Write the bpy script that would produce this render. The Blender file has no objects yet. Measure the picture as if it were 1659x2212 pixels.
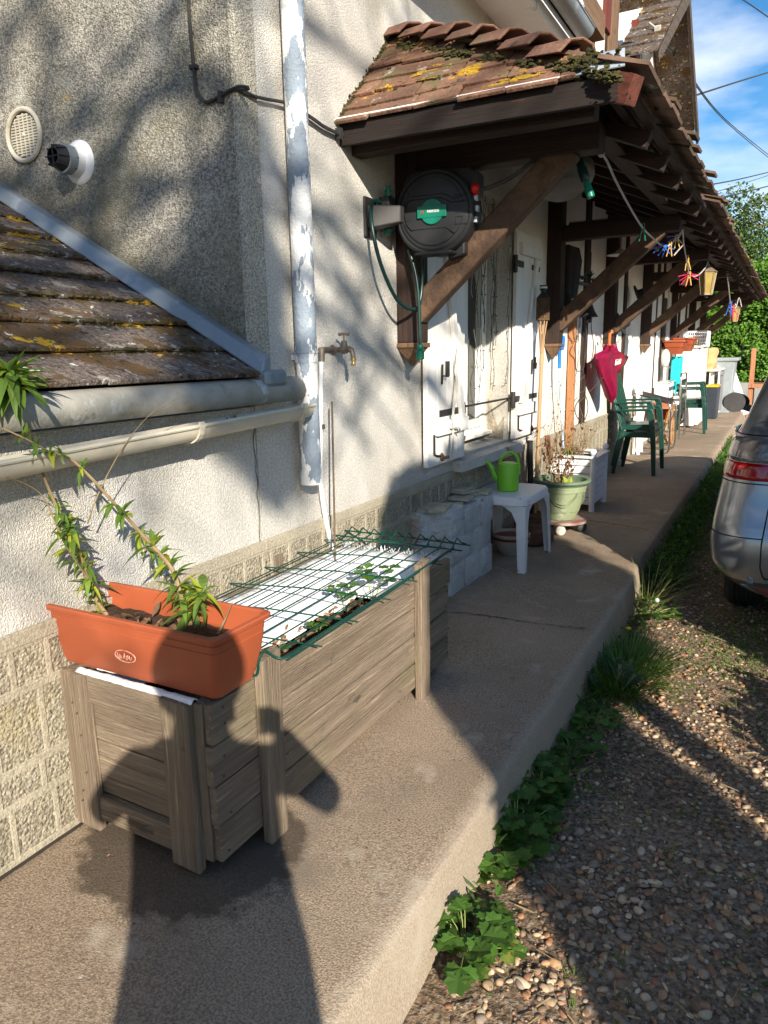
import bpy, bmesh, math, random
import numpy as np
from mathutils import Vector, Matrix, noise as mnoise
C = bpy.context.scene.collection
SC = bpy.context.scene
rad = math.radians
random.seed(7)

# ------------------------------------------------------------------ camera
F_PX, CX, CY = 1591.0, 829.5, 1106.0            # measured on a 1659 x 2212 view of the photo
CAM = np.array([1.685, 0.0, 1.3])
def _n(v): return v / np.linalg.norm(v)
_Y = _n(np.array([1712 - CX, 745 - CY, F_PX])); _Z = _n(np.array([145.0, 7368.0, F_PX]))
_Z = -_n(_Z - _Y * _Z.dot(_Y)); _X = np.cross(_Y, _Z)
RM = np.stack([_X, _Y, _Z], 1)                   # camera(right, down, forward) = RM @ world
def _ray(px, py): return RM.T @ np.array([px - CX, py - CY, F_PX])
def atx(px, py, x): d = _ray(px, py); return Vector(CAM + d * (x - CAM[0]) / d[0])
def aty(px, py, y): d = _ray(px, py); return Vector(CAM + d * (y - CAM[1]) / d[1])
def atz(px, py, z): d = _ray(px, py); return Vector(CAM + d * (z - CAM[2]) / d[2])
def reg(x0, y0, s): return lambda a, b: ((x0 + a / s) * .553, (y0 + b / s) * .553)
cd = bpy.data.cameras.new('camera'); cam = bpy.data.objects.new('camera', cd); C.objects.link(cam)
cd.sensor_fit = 'HORIZONTAL'; cd.sensor_width = 36; cd.lens = 36 * F_PX / 1659
cd.clip_start = .05; cd.clip_end = 2000
_r, _u, _b = RM[0], -RM[1], -RM[2]
cam.matrix_world = Matrix(((_r[0], _u[0], _b[0], CAM[0]), (_r[1], _u[1], _b[1], CAM[1]), (_r[2], _u[2], _b[2], CAM[2]), (0, 0, 0, 1)))
SC.camera = cam

# ------------------------------------------------------------------ sky, sun, exposure
SUN_EL = 23.5
sunv = Vector((.673 * math.cos(rad(SUN_EL)), -.740 * math.cos(rad(SUN_EL)), math.sin(rad(SUN_EL)))).normalized()
sd = bpy.data.lights.new('sun', 'SUN'); sd.energy = 5.0; sd.angle = rad(.53); sd.color = (1, .91, .77)
so = bpy.data.objects.new('sun', sd); C.objects.link(so)
so.rotation_euler = sunv.to_track_quat('Z', 'Y').to_euler()
W = bpy.data.worlds.new("World"); SC.world = W; W.use_nodes = True
nt = W.node_tree; nt.nodes.clear()
sky = nt.nodes.new('ShaderNodeTexSky'); sky.sky_type = 'NISHITA'; sky.sun_disc = False
sky.sun_elevation = rad(SUN_EL); sky.sun_rotation = math.atan2(sunv.x, sunv.y)
sky.air_density = 1.0; sky.dust_density = .3; sky.ozone_density = 3
tc = nt.nodes.new('ShaderNodeTexCoord'); mp = nt.nodes.new('ShaderNodeMapping'); mp.inputs['Scale'].default_value = (1, 1, 3.0)
nz = nt.nodes.new('ShaderNodeTexNoise'); nz.inputs['Scale'].default_value = 3.1; nz.inputs['Detail'].default_value = 7; nz.inputs['Roughness'].default_value = .52
rp = nt.nodes.new('ShaderNodeValToRGB'); rp.color_ramp.elements[0].position = .50; rp.color_ramp.elements[1].position = .74
rp.color_ramp.elements[1].color = (.8, .8, .8, 1)
mx = nt.nodes.new('ShaderNodeMixRGB'); mx.inputs[2].default_value = (8.2, 8.4, 9.0, 1)
sat = nt.nodes.new('ShaderNodeHueSaturation'); sat.inputs['Saturation'].default_value = 1.3
bg = nt.nodes.new('ShaderNodeBackground'); bg.inputs[1].default_value = .088
ow = nt.nodes.new('ShaderNodeOutputWorld'); L = nt.links.new
L(tc.outputs['Generated'], mp.inputs[0]); L(mp.outputs[0], nz.inputs['Vector']); L(nz.outputs['Fac'], rp.inputs[0])
L(rp.outputs[0], mx.inputs[0]); L(sky.outputs[0], sat.inputs['Color']); L(sat.outputs[0], mx.inputs[1]); L(mx.outputs[0], bg.inputs[0]); L(bg.outputs[0], ow.inputs[0])
SC.view_settings.view_transform = 'Standard'; SC.view_settings.look = 'None'
SC.view_settings.exposure = 0.95; SC.view_settings.gamma = 1
SC.cycles.max_bounces = 6; SC.cycles.transparent_max_bounces = 12

# ------------------------------------------------------------------ materials
def sock(n, *names):
    for k in names:
        if k in n.inputs: return n.inputs[k]
def mat(name, c1, c2=None, scale=8, rough=.8, bump=0, bscale=80, metal=0, st=(1, 1, 1), bst=None, spots=(), rand=0, coat=0,
        trans=0, speck=0, sscale=150, detail=5, spec=.35, alpha=1, tint=None, transm=0, dist=0, extra=None, vor=0):
    m = bpy.data.materials.new(name); m.use_nodes = True; t = m.node_tree; N = t.nodes; K = t.links.new
    b = N['Principled BSDF']; out = N['Material Output']
    tc = N.new('ShaderNodeTexCoord'); mp = N.new('ShaderNodeMapping'); mp.inputs['Scale'].default_value = st
    K(tc.outputs['Object'], mp.inputs[0])
    def noise(sc, v=mp, det=detail, rg=.6, d=0):
        n = N.new('ShaderNodeTexNoise'); n.inputs['Scale'].default_value = sc; n.inputs['Detail'].default_value = det
        n.inputs['Roughness'].default_value = rg; n.inputs['Distortion'].default_value = d
        K((v.outputs['Object'] if v is tc else v.outputs[0]), n.inputs['Vector']); return n
    def ramp(src, a, bb, ca=(0, 0, 0, 1), cb=(1, 1, 1, 1)):
        r = N.new('ShaderNodeValToRGB'); e = r.color_ramp.elements; e[0].position = a; e[1].position = bb; e[0].color = ca; e[1].color = cb
        K(src, r.inputs[0]); return r
    def mix(fac, a, bcol, mode='MIX'):
        x = N.new('ShaderNodeMixRGB'); x.blend_type = mode
        for i, s in ((0, fac), (1, a), (2, bcol)):
            if hasattr(s, 'is_output') or isinstance(s, bpy.types.NodeSocket): K(s, x.inputs[i])
            elif i == 0: x.inputs[0].default_value = s
            else: x.inputs[i].default_value = (*s[:3], 1)
        return x.outputs[0]
    c2 = c2 or tuple(v * .75 for v in c1)
    n = noise(scale, d=dist); r = ramp(n.outputs['Fac'], .35, .65)
    col = mix(r.outputs[0], c1, c2)
    if rand:
        g = N.new('ShaderNodeNewGeometry'); rr = ramp(g.outputs['Random Per Island'], 0, 1, (1 - rand,) * 3 + (1,), (1 + rand * .6,) * 3 + (1,))
        col = mix(1.0, col, rr.outputs[0], 'MULTIPLY')
    if speck:
        s = noise(sscale, tc, 2, .7); sr = ramp(s.outputs['Fac'], .38, .62, (1 - speck,) * 3 + (1,), (1 + speck * .5,) * 3 + (1,))
        col = mix(1.0, col, sr.outputs[0], 'MULTIPLY')
    for sp in spots:                      # (colour, scale, low, high[, stretch])
        v = tc
        if len(sp) > 4:
            v = N.new('ShaderNodeMapping'); v.inputs['Scale'].default_value = sp[4]; K(tc.outputs['Object'], v.inputs[0])
            v.inputs['Location'].default_value = (sp[1] * .7, sp[2] * 9, sp[3] * 5)
        s = noise(sp[1], v, 6, .62); sr = ramp(s.outputs['Fac'], sp[2], sp[3]); col = mix(sr.outputs[0], col, sp[0])
    if extra: col = extra(N, K, tc, col, noise, ramp, mix)
    K(col, b.inputs['Base Color'])
    b.inputs['Roughness'].default_value = rough; b.inputs['Metallic'].default_value = metal
    sock(b, 'Specular IOR Level').default_value = spec
    if coat: sock(b, 'Coat Weight').default_value = coat; sock(b, 'Coat Roughness').default_value = .04
    if transm: sock(b, 'Transmission Weight').default_value = transm
    if alpha < 1: b.inputs['Alpha'].default_value = alpha
    if bump:
        bm = N.new('ShaderNodeBump'); bm.inputs['Strength'].default_value = min(1, bump); bm.inputs['Distance'].default_value = .01 * max(1, bump)
        v = mp
        if bst: v = N.new('ShaderNodeMapping'); v.inputs['Scale'].default_value = bst; K(tc.outputs['Object'], v.inputs[0])
        bn = noise(bscale, v, 4, .65); hsrc = bn.outputs['Fac']
        if vor:
            vo = N.new('ShaderNodeTexVoronoi'); vo.inputs['Scale'].default_value = vor; K(tc.outputs['Object'], vo.inputs['Vector']); ad = N.new('ShaderNodeMath'); ad.operation = 'MULTIPLY_ADD'; ad.inputs[1].default_value = -.9; K(vo.outputs['Distance'], ad.inputs[0]); K(bn.outputs['Fac'], ad.inputs[2]); hsrc = ad.outputs[0]
        K(hsrc, bm.inputs['Height']); K(bm.outputs[0], b.inputs['Normal'])
    if trans:
        tb = N.new('ShaderNodeBsdfTranslucent'); ms = N.new('ShaderNodeMixShader'); ms.inputs[0].default_value = trans
        tcx = mix(1.0, col, (1.3, 1.35, .55), 'MULTIPLY'); K(tcx, tb.inputs[0]); K(b.outputs[0], ms.inputs[1]); K(tb.outputs[0], ms.inputs[2]); K(ms.outputs[0], out.inputs[0])
    return m
def wood(name, c1, c2, axis, rough=.85, rand=.25, bump=.6, **k):
    st = [26, 26, 26]; st[axis] = 1.1; bs = [170, 170, 170]; bs[axis] = 6
    kst = [7, 7, 7]; kst[axis] = 3.2; gst = [75, 75, 75]; gst[axis] = 2.2
    dk = lambda f: (c1[0] * f, c1[1] * f * .97, c1[2] * f * .94)
    sp = [(dk(.5), 1.0, .52, .68, tuple(gst)), (dk(.25), 1.0, .66, .70, tuple(x * .45 for x in gst)), (dk(1.35), 1.0, .58, .72, tuple(x * .6 for x in bs)), (dk(.28), 1.6, .665, .70, tuple(kst))]
    return mat(name, c1, c2, scale=1, st=tuple(st), bst=tuple(bs), bscale=1, bump=bump, rough=rough, rand=rand, spots=sp + list(k.pop('spots', ())), dist=.6, **k)

def gable_extra(lx, lz, sx, w, dark):
    def f(N, K, tc, col, noise, ramp, mix):     # lichen and damp stain in a band above the sloping flashing
        s = N.new('ShaderNodeSeparateXYZ'); K(tc.outputs['Object'], s.inputs[0])
        a = N.new('ShaderNodeMath'); a.operation = 'MULTIPLY'; a.inputs[1].default_value = sx; K(s.outputs[0], a.inputs[0])
        d = N.new('ShaderNodeMath'); d.operation = 'ADD'; K(s.outputs[2], d.inputs[0]); K(a.outputs[0], d.inputs[1])
        n = noise(7, tc, 5, .6); e = N.new('ShaderNodeMath'); e.operation = 'MULTIPLY_ADD'; e.inputs[1].default_value = -.28; K(n.outputs['Fac'], e.inputs[0]); K(d.outputs[0], e.inputs[2])
        r = ramp(e.outputs[0], 0, 1); r.color_ramp.elements[0].position = .0; r.color_ramp.elements[1].position = 1
        mr = N.new('ShaderNodeMapRange'); mr.inputs[1].default_value = lz - .12; mr.inputs[2].default_value = lz + w; mr.inputs[3].default_value = .85; mr.inputs[4].default_value = 0; K(e.outputs[0], mr.inputs[0])
        return mix(mr.outputs[0], col, dark)
    return f
M = {}
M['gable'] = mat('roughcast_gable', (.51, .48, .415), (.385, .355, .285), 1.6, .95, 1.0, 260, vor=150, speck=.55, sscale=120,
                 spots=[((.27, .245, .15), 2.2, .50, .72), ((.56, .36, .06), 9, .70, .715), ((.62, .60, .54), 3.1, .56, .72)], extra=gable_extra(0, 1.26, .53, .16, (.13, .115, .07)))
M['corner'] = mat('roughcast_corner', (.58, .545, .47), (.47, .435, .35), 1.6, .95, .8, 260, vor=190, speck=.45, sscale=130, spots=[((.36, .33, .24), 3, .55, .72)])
M['render'] = mat('roughcast_facade', (.71, .685, .635), (.57, .54, .485), 1.3, .95, .7, 300, vor=230, speck=.22, sscale=120,
                  spots=[((.33, .30, .22), 2.4, .60, .78, (1, 1, .45)), ((.74, .72, .69), 3, .55, .7)])
M['plaster'] = mat('lime_plaster', (.80, .76, .68), (.70, .65, .56), 1.1, .9, .35, 60, spots=[((.45, .38, .27), 2.6, .66, .80, (1, 1, .5)), ((.86, .84, .8), 3, .55, .7)], speck=.06, sscale=60)
M['plinth'] = mat('plinth_stone', (.45, .40, .30), (.36, .315, .225), 5, .95, 1.2, 160, vor=90, speck=.42, sscale=100, rand=.18, spots=[((.46, .39, .22), 3.4, .57, .72), ((.20, .175, .13), 2.6, .60, .75)])
M['mortar'] = mat('plinth_mortar', (.42, .375, .285), (.33, .29, .215), 4, .95, .7, 110, speck=.22, sscale=120)
M['concrete'] = None
M['dirt'] = mat('gravelly_dirt', (.25, .175, .11), (.15, .10, .06), 3, .95, 1.5, 60, speck=.6, sscale=55, spots=[((.30, .25, .19), 60, .56, .62), ((.08, .09, .03), 3.2, .62, .74)])
M['timber'] = [wood('dark_timber_%s' % 'xyz'[i], (.044, .022, .015), (.024, .013, .010), i, .75, .3, .7) for i in range(3)]
M['timber_tip'] = [wood('sunlit_tone_timber_%s' % 'xyz'[i], (.21, .125, .07), (.13, .075, .042), i, .8, .15, .6) for i in range(3)]  # lighter brown: sunlight on the post ends put into the colour
M['grey_wood'] = [wood('weathered_plank_%s' % 'xyz'[i], (.335, .26, .185), (.185, .137, .095), i, .9, .42, 1.0, spots=[((.19, .165, .09), 2.2, .56, .74), ((.10, .085, .06), 3.5, .62, .76)]) for i in range(3)]
M['tile'] = mat('clay_tile', (.27, .135, .085), (.165, .09, .06), 5, .92, .8, 60, rand=.4, speck=.28, sscale=90,
                spots=[((.13, .10, .05), 6, .52, .64), ((.36, .31, .24), 11, .62, .68), ((.48, .29, .02), 4.2, .655, .675), ((.05, .045, .025), 8, .63, .70)])
M['slate'] = mat('lichened_roof_tile', (.20, .155, .13), (.12, .095, .08), 4, .95, 1.4, 90, rand=.2, speck=.5, sscale=75,
                 spots=[((.115, .065, .025), 5.5, .52, .57), ((.035, .026, .018), 30, .58, .62), ((.60, .57, .52), 24, .63, .66), ((.34, .31, .28), 9, .60, .66), ((.62, .36, .02), 5.6, .655, .668), ((.26, .24, .10), 6.6, .665, .70)])
M['moss'] = mat('moss', (.11, .08, .025), (.05, .045, .018), 20, 1, 1.5, 90)
M['zinc'] = mat('zinc', (.30, .335, .36), (.22, .245, .26), 3, .5, .2, 30, metal=.45, spots=[((.42, .45, .47), 6, .55, .7)])
M['zinc_old'] = mat('stained_zinc', (.36, .35, .31), (.25, .235, .19), 4.5, .75, .4, 30, metal=.1, spots=[((.22, .17, .09), 5, .54, .66, (1, .6, 1)), ((.12, .11, .09), 9, .60, .68), ((.60, .62, .62), 5, .60, .7)])
M['pvc'] = mat('cream_pvc', (.60, .55, .44), (.50, .455, .36), 5, .55, .15, 60, spots=[((.28, .24, .17), 5, .56, .72), ((.16, .14, .1), 12, .66, .70)])
M['pvcw'] = mat('white_pvc', (.72, .73, .74), (.66, .67, .68), 3, .4)
M['pipe'] = mat('flaking_painted_zinc', (.80, .80, .78), (.74, .74, .72), 3, .6, .8, 60, spots=[((.25, .30, .36), 11, .52, .53, (1, 1, .4)), ((.34, .28, .2), 9, .66, .74)])
M['white_paint'] = mat('worn_white_paint', (.76, .75, .72), (.68, .665, .63), 4, .65, .3, 60, spots=[((.42, .38, .32), 7, .65, .72, (1, 1, .3))])
M['white_trim'] = mat('window_white', (.78, .77, .72), (.70, .69, .63), 3, .45)
M['black'] = mat('black_metal', (.02, .02, .022), (.035, .03, .028), 20, .5)
M['blackp'] = mat('black_plastic', (.019, .020, .022), (.027, .028, .031), 8, .45, .1, 300, spec=.25)
M['cable'] = mat('black_cable', (.022, .022, .022), (.05, .048, .042), 15, .6)
M['green_hose'] = mat('dark_green_hose', (.006, .035, .03), (.004, .02, .02), 10, .3)
M['greenp'] = mat('green_plastic', (.005, .16, .105), (.005, .12, .08), 10, .35)
M['redp'] = mat('red_plastic', (.55, .01, .01), None, 10, .35)
M['terracotta'] = mat('terracotta_plastic', (.37, .090, .038), (.31, .072, .029), 3, .48, .1, 200)
M['soil'] = mat('soil', (.10, .058, .03), (.055, .033, .02), 30, 1, 2, 60, speck=.4, sscale=120)
M['leaf'] = mat('shrub_leaf', (.17, .27, .045), (.10, .19, .035), 12, .5, rand=.35, trans=.4)
M['leafy'] = mat('yellow_green_leaf', (.42, .44, .04), (.30, .36, .04), 12, .5, rand=.25, trans=.4)
M['weed'] = mat('weed_leaf', (.085, .175, .028), (.05, .12, .018), 9, .55, rand=.5, spots=[((.22, .24, .05), 14, .60, .70)], trans=.35)
M['hedge'] = mat('hedge_leaf', (.13, .27, .02), (.07, .17, .015), 6, .45, rand=.45, trans=.3)
M['treel'] = mat('far_tree_leaf', (.17, .24, .075), (.10, .16, .045), 6, .5, rand=.4, trans=.3)
M['grass'] = mat('grass', (.12, .22, .035), (.075, .16, .02), 10, .6, rand=.5, trans=.35)
M['stem'] = mat('stem', (.30, .21, .11), (.20, .14, .07), 20, .8)
M['bark'] = mat('bark', (.14, .10, .07), (.07, .05, .035), 10, .95, 1, 30)

# ------------------------------------------------------------------ mesh builder
LOC = {}
def tag(o, label=None, cat=None, group=None, kind=None):
    if label: o['label'] = label
    if cat: o['category'] = cat
    if group: o['group'] = group
    if kind: o['kind'] = kind
    return o
def thing(name, label, cat, loc=(0, 0, 0), group=None):
    o = bpy.data.objects.new(name, None); C.objects.link(o); o.location = loc; o.empty_display_size = .1
    LOC[o] = Vector(loc); return tag(o, label, cat, group)
def rot_to(d):
    return Vector(d).normalized().to_track_quat('Z', 'Y').to_matrix()
class MB:
    def __init__(s): s.v = []; s.f = []
    def add(s, v, f):
        k = len(s.v); s.v += [tuple(p) for p in v]; s.f += [tuple(i + k for i in q) for q in f]; return s
    def box(s, lo, hi, R=None, c=None):
        v = [Vector((x, y, z)) for z in (lo[2], hi[2]) for y in (lo[1], hi[1]) for x in (lo[0], hi[0])]
        if R is not None: v = [R @ p + Vector(c or (0, 0, 0)) for p in v]
        return s.add(v, [(0, 2, 3, 1), (4, 5, 7, 6), (0, 1, 5, 4), (2, 6, 7, 3), (0, 4, 6, 2), (1, 3, 7, 5)])
    def cbox(s, c, size, R=None):
        h = Vector(size) / 2; return s.box(-h, h, R or Matrix.Identity(3), c)
    def beam(s, a, b, w, h, up=(0, 0, 1)):
        a = Vector(a); b = Vector(b); d = (b - a); Ln = d.length; d.normalize(); u = Vector(up); r = d.cross(u)
        if r.length < 1e-4: r = d.cross(Vector((1, 0, 0)))
        r.normalize(); u = r.cross(d); R = Matrix((r, d, u)).transposed()
        return s.box((-w / 2, 0, -h / 2), (w / 2, Ln, h / 2), R, a)
    def hexa(s, p):      # 8 points: bottom 4 ccw, top 4 ccw
        return s.add(p, [(3, 2, 1, 0), (4, 5, 6, 7), (0, 1, 5, 4), (1, 2, 6, 5), (2, 3, 7, 6), (3, 0, 4, 7)])
    def tube(s, pts, r, n=8, cap=True, closed=False):
        pts = [Vector(p) for p in pts]; m = len(pts); rr = r if isinstance(r, (list, tuple)) else [r] * m
        prev = None; V = []; F = []
        for i, p in enumerate(pts):
            if closed: d = pts[(i + 1) % m] - pts[i - 1]
            else: d = pts[min(i + 1, m - 1)] - pts[max(i - 1, 0)]
            if d.length < 1e-9: d = Vector((0, 0, 1))
            d.normalize()
            u = prev if prev is not None else (Vector((0, 0, 1)) if abs(d.z) < .9 else Vector((1, 0, 0)))
            u = (u - d * u.dot(d));
            if u.length < 1e-6: u = d.orthogonal()
            u.normalize(); prev = u; w = d.cross(u)
            for k in range(n):
                a = 2 * math.pi * k / n; V.append(p + (u * math.cos(a) + w * math.sin(a)) * rr[i])
        for i in range(m if closed else m - 1):
            j = (i + 1) % m
            for k in range(n): F.append((i * n + k, i * n + (k + 1) % n, j * n + (k + 1) % n, j * n + k))
        if cap and not closed: F.append(tuple(range(n))[::-1]); F.append(tuple((m - 1) * n + k for k in range(n)))
        return s.add(V, F)
    def lathe(s, prof, c, n=24, axis=(0, 0, 1), squash=1):
        R = rot_to(axis); c = Vector(c); V = []; F = []
        for r, z in prof:
            for k in range(n):
                a = 2 * math.pi * k / n; V.append(R @ Vector((r * math.cos(a), r * math.sin(a) * squash, z)) + c)
        for i in range(len(prof) - 1):
            for k in range(n): F.append((i * n + k, i * n + (k + 1) % n, (i + 1) * n + (k + 1) % n, (i + 1) * n + k))
        if prof[0][0] > 1e-6: F.append(tuple(range(n))[::-1])
        if prof[-1][0] > 1e-6: F.append(tuple((len(prof) - 1) * n + k for k in range(n)))
        return s.add(V, F)
    def ball(s, c, r, n=12, sq=(1, 1, 1)):
        V = []; F = []; m = n // 2
        for i in range(m + 1):
            t = math.pi * i / m
            for k in range(n):
                a = 2 * math.pi * k / n; V.append((c[0] + r * sq[0] * math.sin(t) * math.cos(a), c[1] + r * sq[1] * math.sin(t) * math.sin(a), c[2] + r * sq[2] * math.cos(t)))
        for i in range(m):
            for k in range(n): F.append((i * n + k, i * n + (k + 1) % n, (i + 1) * n + (k + 1) % n, (i + 1) * n + k)[::-1])
        return s.add(V, F)
    def prism(s, poly, dirv):   # planar 3d polygon extruded along dirv
        p = [Vector(q) for q in poly]; d = Vector(dirv); n = len(p)
        return s.add(p + [q + d for q in p], [tuple(range(n))[::-1], tuple(range(n, 2 * n))] + [(i, (i + 1) % n, n + (i + 1) % n, n + i) for i in range(n)])
    def quad(s, a, b, c, d): return s.add([a, b, c, d], [(0, 1, 2, 3)])
    def leaf(s, p, d, up, ln, w, fold=.25, droop=.3):
        p = Vector(p); d = Vector(d).normalized(); r = d.cross(Vector(up))
        if r.length < 1e-3: r = d.orthogonal()
        r.normalize(); u = r.cross(d); pts = []
        prof = [(0, .08), (.3, .85), (.55, 1), (.8, .6), (1, .02)]
        for t, ww in prof:
            c = p + d * (ln * t) - u * (droop * ln * t * t); e = r * (w * .5 * ww)
            pts += [c - e + u * (fold * w * .5 * ww), c, c + e + u * (fold * w * .5 * ww)]
        F = []
        for i in range(4):
            a = i * 3; F += [(a, a + 1, a + 4, a + 3), (a + 1, a + 2, a + 5, a + 4)]
        return s.add(pts, F)
    def build(s, name, m, parent=None, smooth=False, bevel=0, loc=None, sharp=38, seg=2, fix=True):
        me = bpy.data.meshes.new(name)
        off = LOC.get(parent, Vector((0, 0, 0))) if parent is not None else Vector(loc or (0, 0, 0))
        me.from_pydata([(x - off[0], y - off[1], z - off[2]) for x, y, z in s.v], [], s.f); me.validate()
        if fix:
            bm = bmesh.new(); bm.from_mesh(me); bmesh.ops.recalc_face_normals(bm, faces=bm.faces); bm.to_mesh(me); bm.free()
        if smooth:
            me.shade_smooth(); me.set_sharp_from_angle(angle=rad(sharp))
        o = bpy.data.objects.new(name, me); C.objects.link(o); me.materials.append(m)
        if parent is not None: o.parent = parent; LOC[o] = off
        else: o.location = off; LOC[o] = off
        if bevel:
            b = o.modifiers.new('bevel', 'BEVEL'); b.width = bevel; b.segments = seg; b.limit_method = 'ANGLE'; b.angle_limit = rad(35); b.harden_normals = False
        return o
def copy_tree(o, parent=None):
    c = o.copy(); C.objects.link(c); c.parent = parent; LOC[c] = LOC.get(o, Vector())
    for ch in list(o.children): copy_tree(ch, c)
    return c
def arc(c, r, a0, a1, n, u=(1, 0, 0), v=(0, 0, 1)):
    u = Vector(u); v = Vector(v); c = Vector(c)
    return [c + u * (r * math.cos(a0 + (a1 - a0) * i / n)) + v * (r * math.sin(a0 + (a1 - a0) * i / n)) for i in range(n + 1)]
def clump(mb, c, r, sq=(1, 1, .6), n=9):
    k = len(mb.v); mb.ball((0, 0, 0), 1, n); c = Vector(c)
    for i in range(k, len(mb.v)):
        p = Vector(mb.v[i]); q = 1 + .55 * mnoise.noise(p * 2.3 + c * 90) + .3 * mnoise.noise(p * 6 + c * 50); mb.v[i] = tuple(c + Vector((p.x * sq[0], p.y * sq[1], p.z * sq[2])) * (r * q))
def rag(mb, P0, U, V_, ru, rv, seed, height):   # ragged crust patch plus crumbs, laid on height(u, v)
    rr = random.Random(seed)
    for j in range(7):
        if j == 0: cu, cv, s_ = 0, 0, 1
        else: cu, cv, s_ = rr.uniform(-1.2, 1.2), rr.uniform(-1.2, 1.2), rr.uniform(.12, .35)
        n = 34; pts = [(cu * ru, cv * rv)]; inner = []
        for i in range(n):
            a = 2 * math.pi * i / n; q = s_ * (.85 + .8 * mnoise.noise(Vector((math.cos(a) * 1.7 + seed, math.sin(a) * 1.7, j))) + .5 * mnoise.noise(Vector((math.cos(a) * 6 + seed, math.sin(a) * 6, j + 3)))); q = max(.1 * s_, q)
            inner.append((cu * ru + ru * q * math.cos(a) * .6, cv * rv + rv * q * math.sin(a) * .6)); pts.append((cu * ru + ru * q * math.cos(a), cv * rv + rv * q * math.sin(a)))
        allp = [pts[0]] + inner + pts[1:]; mb.add([P0 + U * u_ + V_ * v_ + height(u_, v_, k_ <= n) for k_, (u_, v_) in enumerate(allp)], [(0, 1 + i, 1 + (i + 1) % n) for i in range(n)] + [(1 + i, n + 1 + i, n + 1 + (i + 1) % n, 1 + (i + 1) % n) for i in range(n)])
def smoothpath(pts, k=6):
    P = [Vector(p) for p in pts]; out = []
    for i in range(len(P) - 1):
        a = P[max(i - 1, 0)]; b = P[i]; c = P[i + 1]; d = P[min(i + 2, len(P) - 1)]
        for j in range(k):
            t = j / k; out.append(.5 * ((2 * b) + (c - a) * t + (2 * a - 5 * b + 4 * c - d) * t * t + (3 * b - a - 3 * c + d) * t ** 3))
    out.append(P[-1]); return out
def ribbon(mb, pts, w, z, jit=.3):
    V = []; F = []
    for i, p in enumerate(pts):
        p = Vector((p[0], p[1], z)); a = Vector((*pts[max(i - 1, 0)][:2], z)); b = Vector((*pts[min(i + 1, len(pts) - 1)][:2], z)); d = (b - a).normalized(); n = Vector((-d.y, d.x, 0))
        ww = w * random.uniform(1 - jit, 1 + jit); V += [p + n * ww / 2, p - n * ww / 2]
    for i in range(len(pts) - 1): F.append((2 * i, 2 * i + 1, 2 * i + 3, 2 * i + 2))
    mb.add(V, F)
# ================================================================== GROUND, TERRACE
def terrace_extra(N, K, tc, col, noise, ramp, mix):   # damp patch left by watering the planter, pale worn edge
    s = N.new('ShaderNodeSeparateXYZ'); K(tc.outputs['Object'], s.inputs[0])
    def m(op, a, b=None, c=None):
        x = N.new('ShaderNodeMath'); x.operation = op
        for i, q in enumerate((a, b, c)):
            if q is None: continue
            if isinstance(q, (int, float)): x.inputs[i].default_value = q
            else: K(q, x.inputs[i])
        return x.outputs[0]
    dx = m('DIVIDE', m('SUBTRACT', s.outputs[0], .36), .31); dy = m('DIVIDE', m('SUBTRACT', s.outputs[1], 1.30), .28)
    r = m('SQRT', m('ADD', m('MULTIPLY', dx, dx), m('MULTIPLY', dy, dy))); n = noise(9, tc, 4, .6)
    r = m('MULTIPLY_ADD', n.outputs['Fac'], .9, r)
    k = ramp(m('SUBTRACT', r, .78), .58, .72, (1, 1, 1, 1), (0, 0, 0, 1)); col = mix(m('MULTIPLY', k.outputs[0], .75), col, (.045, .032, .022))
    e = ramp(m('SUBTRACT', s.outputs[0], m('MULTIPLY', noise(16, tc, 4, .6).outputs['Fac'], .06)), .925, .965); col = mix(m('MULTIPLY', e.outputs[0], .45), col, (.42, .36, .28))
    return col
M['concrete'] = mat('terrace_concrete', (.38, .292, .205), (.275, .205, .142), 1.2, .92, .6, 220, speck=.42, sscale=170,
                    spots=[((.22, .175, .13), 2.3, .54, .70), ((.46, .39, .30), 3.3, .58, .72), ((.52, .47, .40), 45, .68, .71), ((.10, .075, .055), 33, .69, .72), ((.17, .13, .095), 7, .64, .74)], extra=terrace_extra)
g = MB()
ny, nx = 90, 60
xs = np.concatenate([np.linspace(.96, 4, 46), np.linspace(5, 60, 16)]); ys = np.concatenate([np.linspace(-4, 8, 130), np.linspace(9, 90, 30)])
V = []
for y in ys:
    for x in xs: V.append((x, y, -.2 + .018 * mnoise.noise(Vector((x * 1.3, y * 1.3, 0))) + .006 * mnoise.noise(Vector((x * 6, y * 6, 3)))))
k = len(xs); g.add(V, [(j * k + i, j * k + i + 1, (j + 1) * k + i + 1, (j + 1) * k + i) for j in range(len(ys) - 1) for i in range(k - 1)])
o = g.build('driveway', M['dirt'], smooth=True); tag(o, kind='structure')
g = MB(); g.add([(-80, -60, -.26), (90, -60, -.26), (90, 200, -.26), (-80, 200, -.26)], [(0, 1, 2, 3)]); tag(g.build('ground', M['dirt']), kind='structure')
def kx(y):
    b = 1.0 if y < 4.25 else (.985 - min(1, (y - 4.25) * 2) * .03)
    if y > 9: b -= .004 * (y - 9)
    return b + .006 * mnoise.noise(Vector((0, y * 2.1, 0))) + .003 * mnoise.noise(Vector((0, y * 9, 1)))
t = MB(); Y = np.linspace(-1.5, 17.5, 300); V = []
for y in Y:
    e = kx(y); w = .004 * mnoise.noise(Vector((3, y * 3, 0)))
    V += [(-.3, y, w), (.5, y, w + .002), (e - .06, y, w - .001), (e - .010, y, -.003 + w * .5), (e - .001, y, -.011), (e + .005, y, -.03), (e + .02, y, -.15), (e + .035 + w * 2, y, -.26)]
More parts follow.
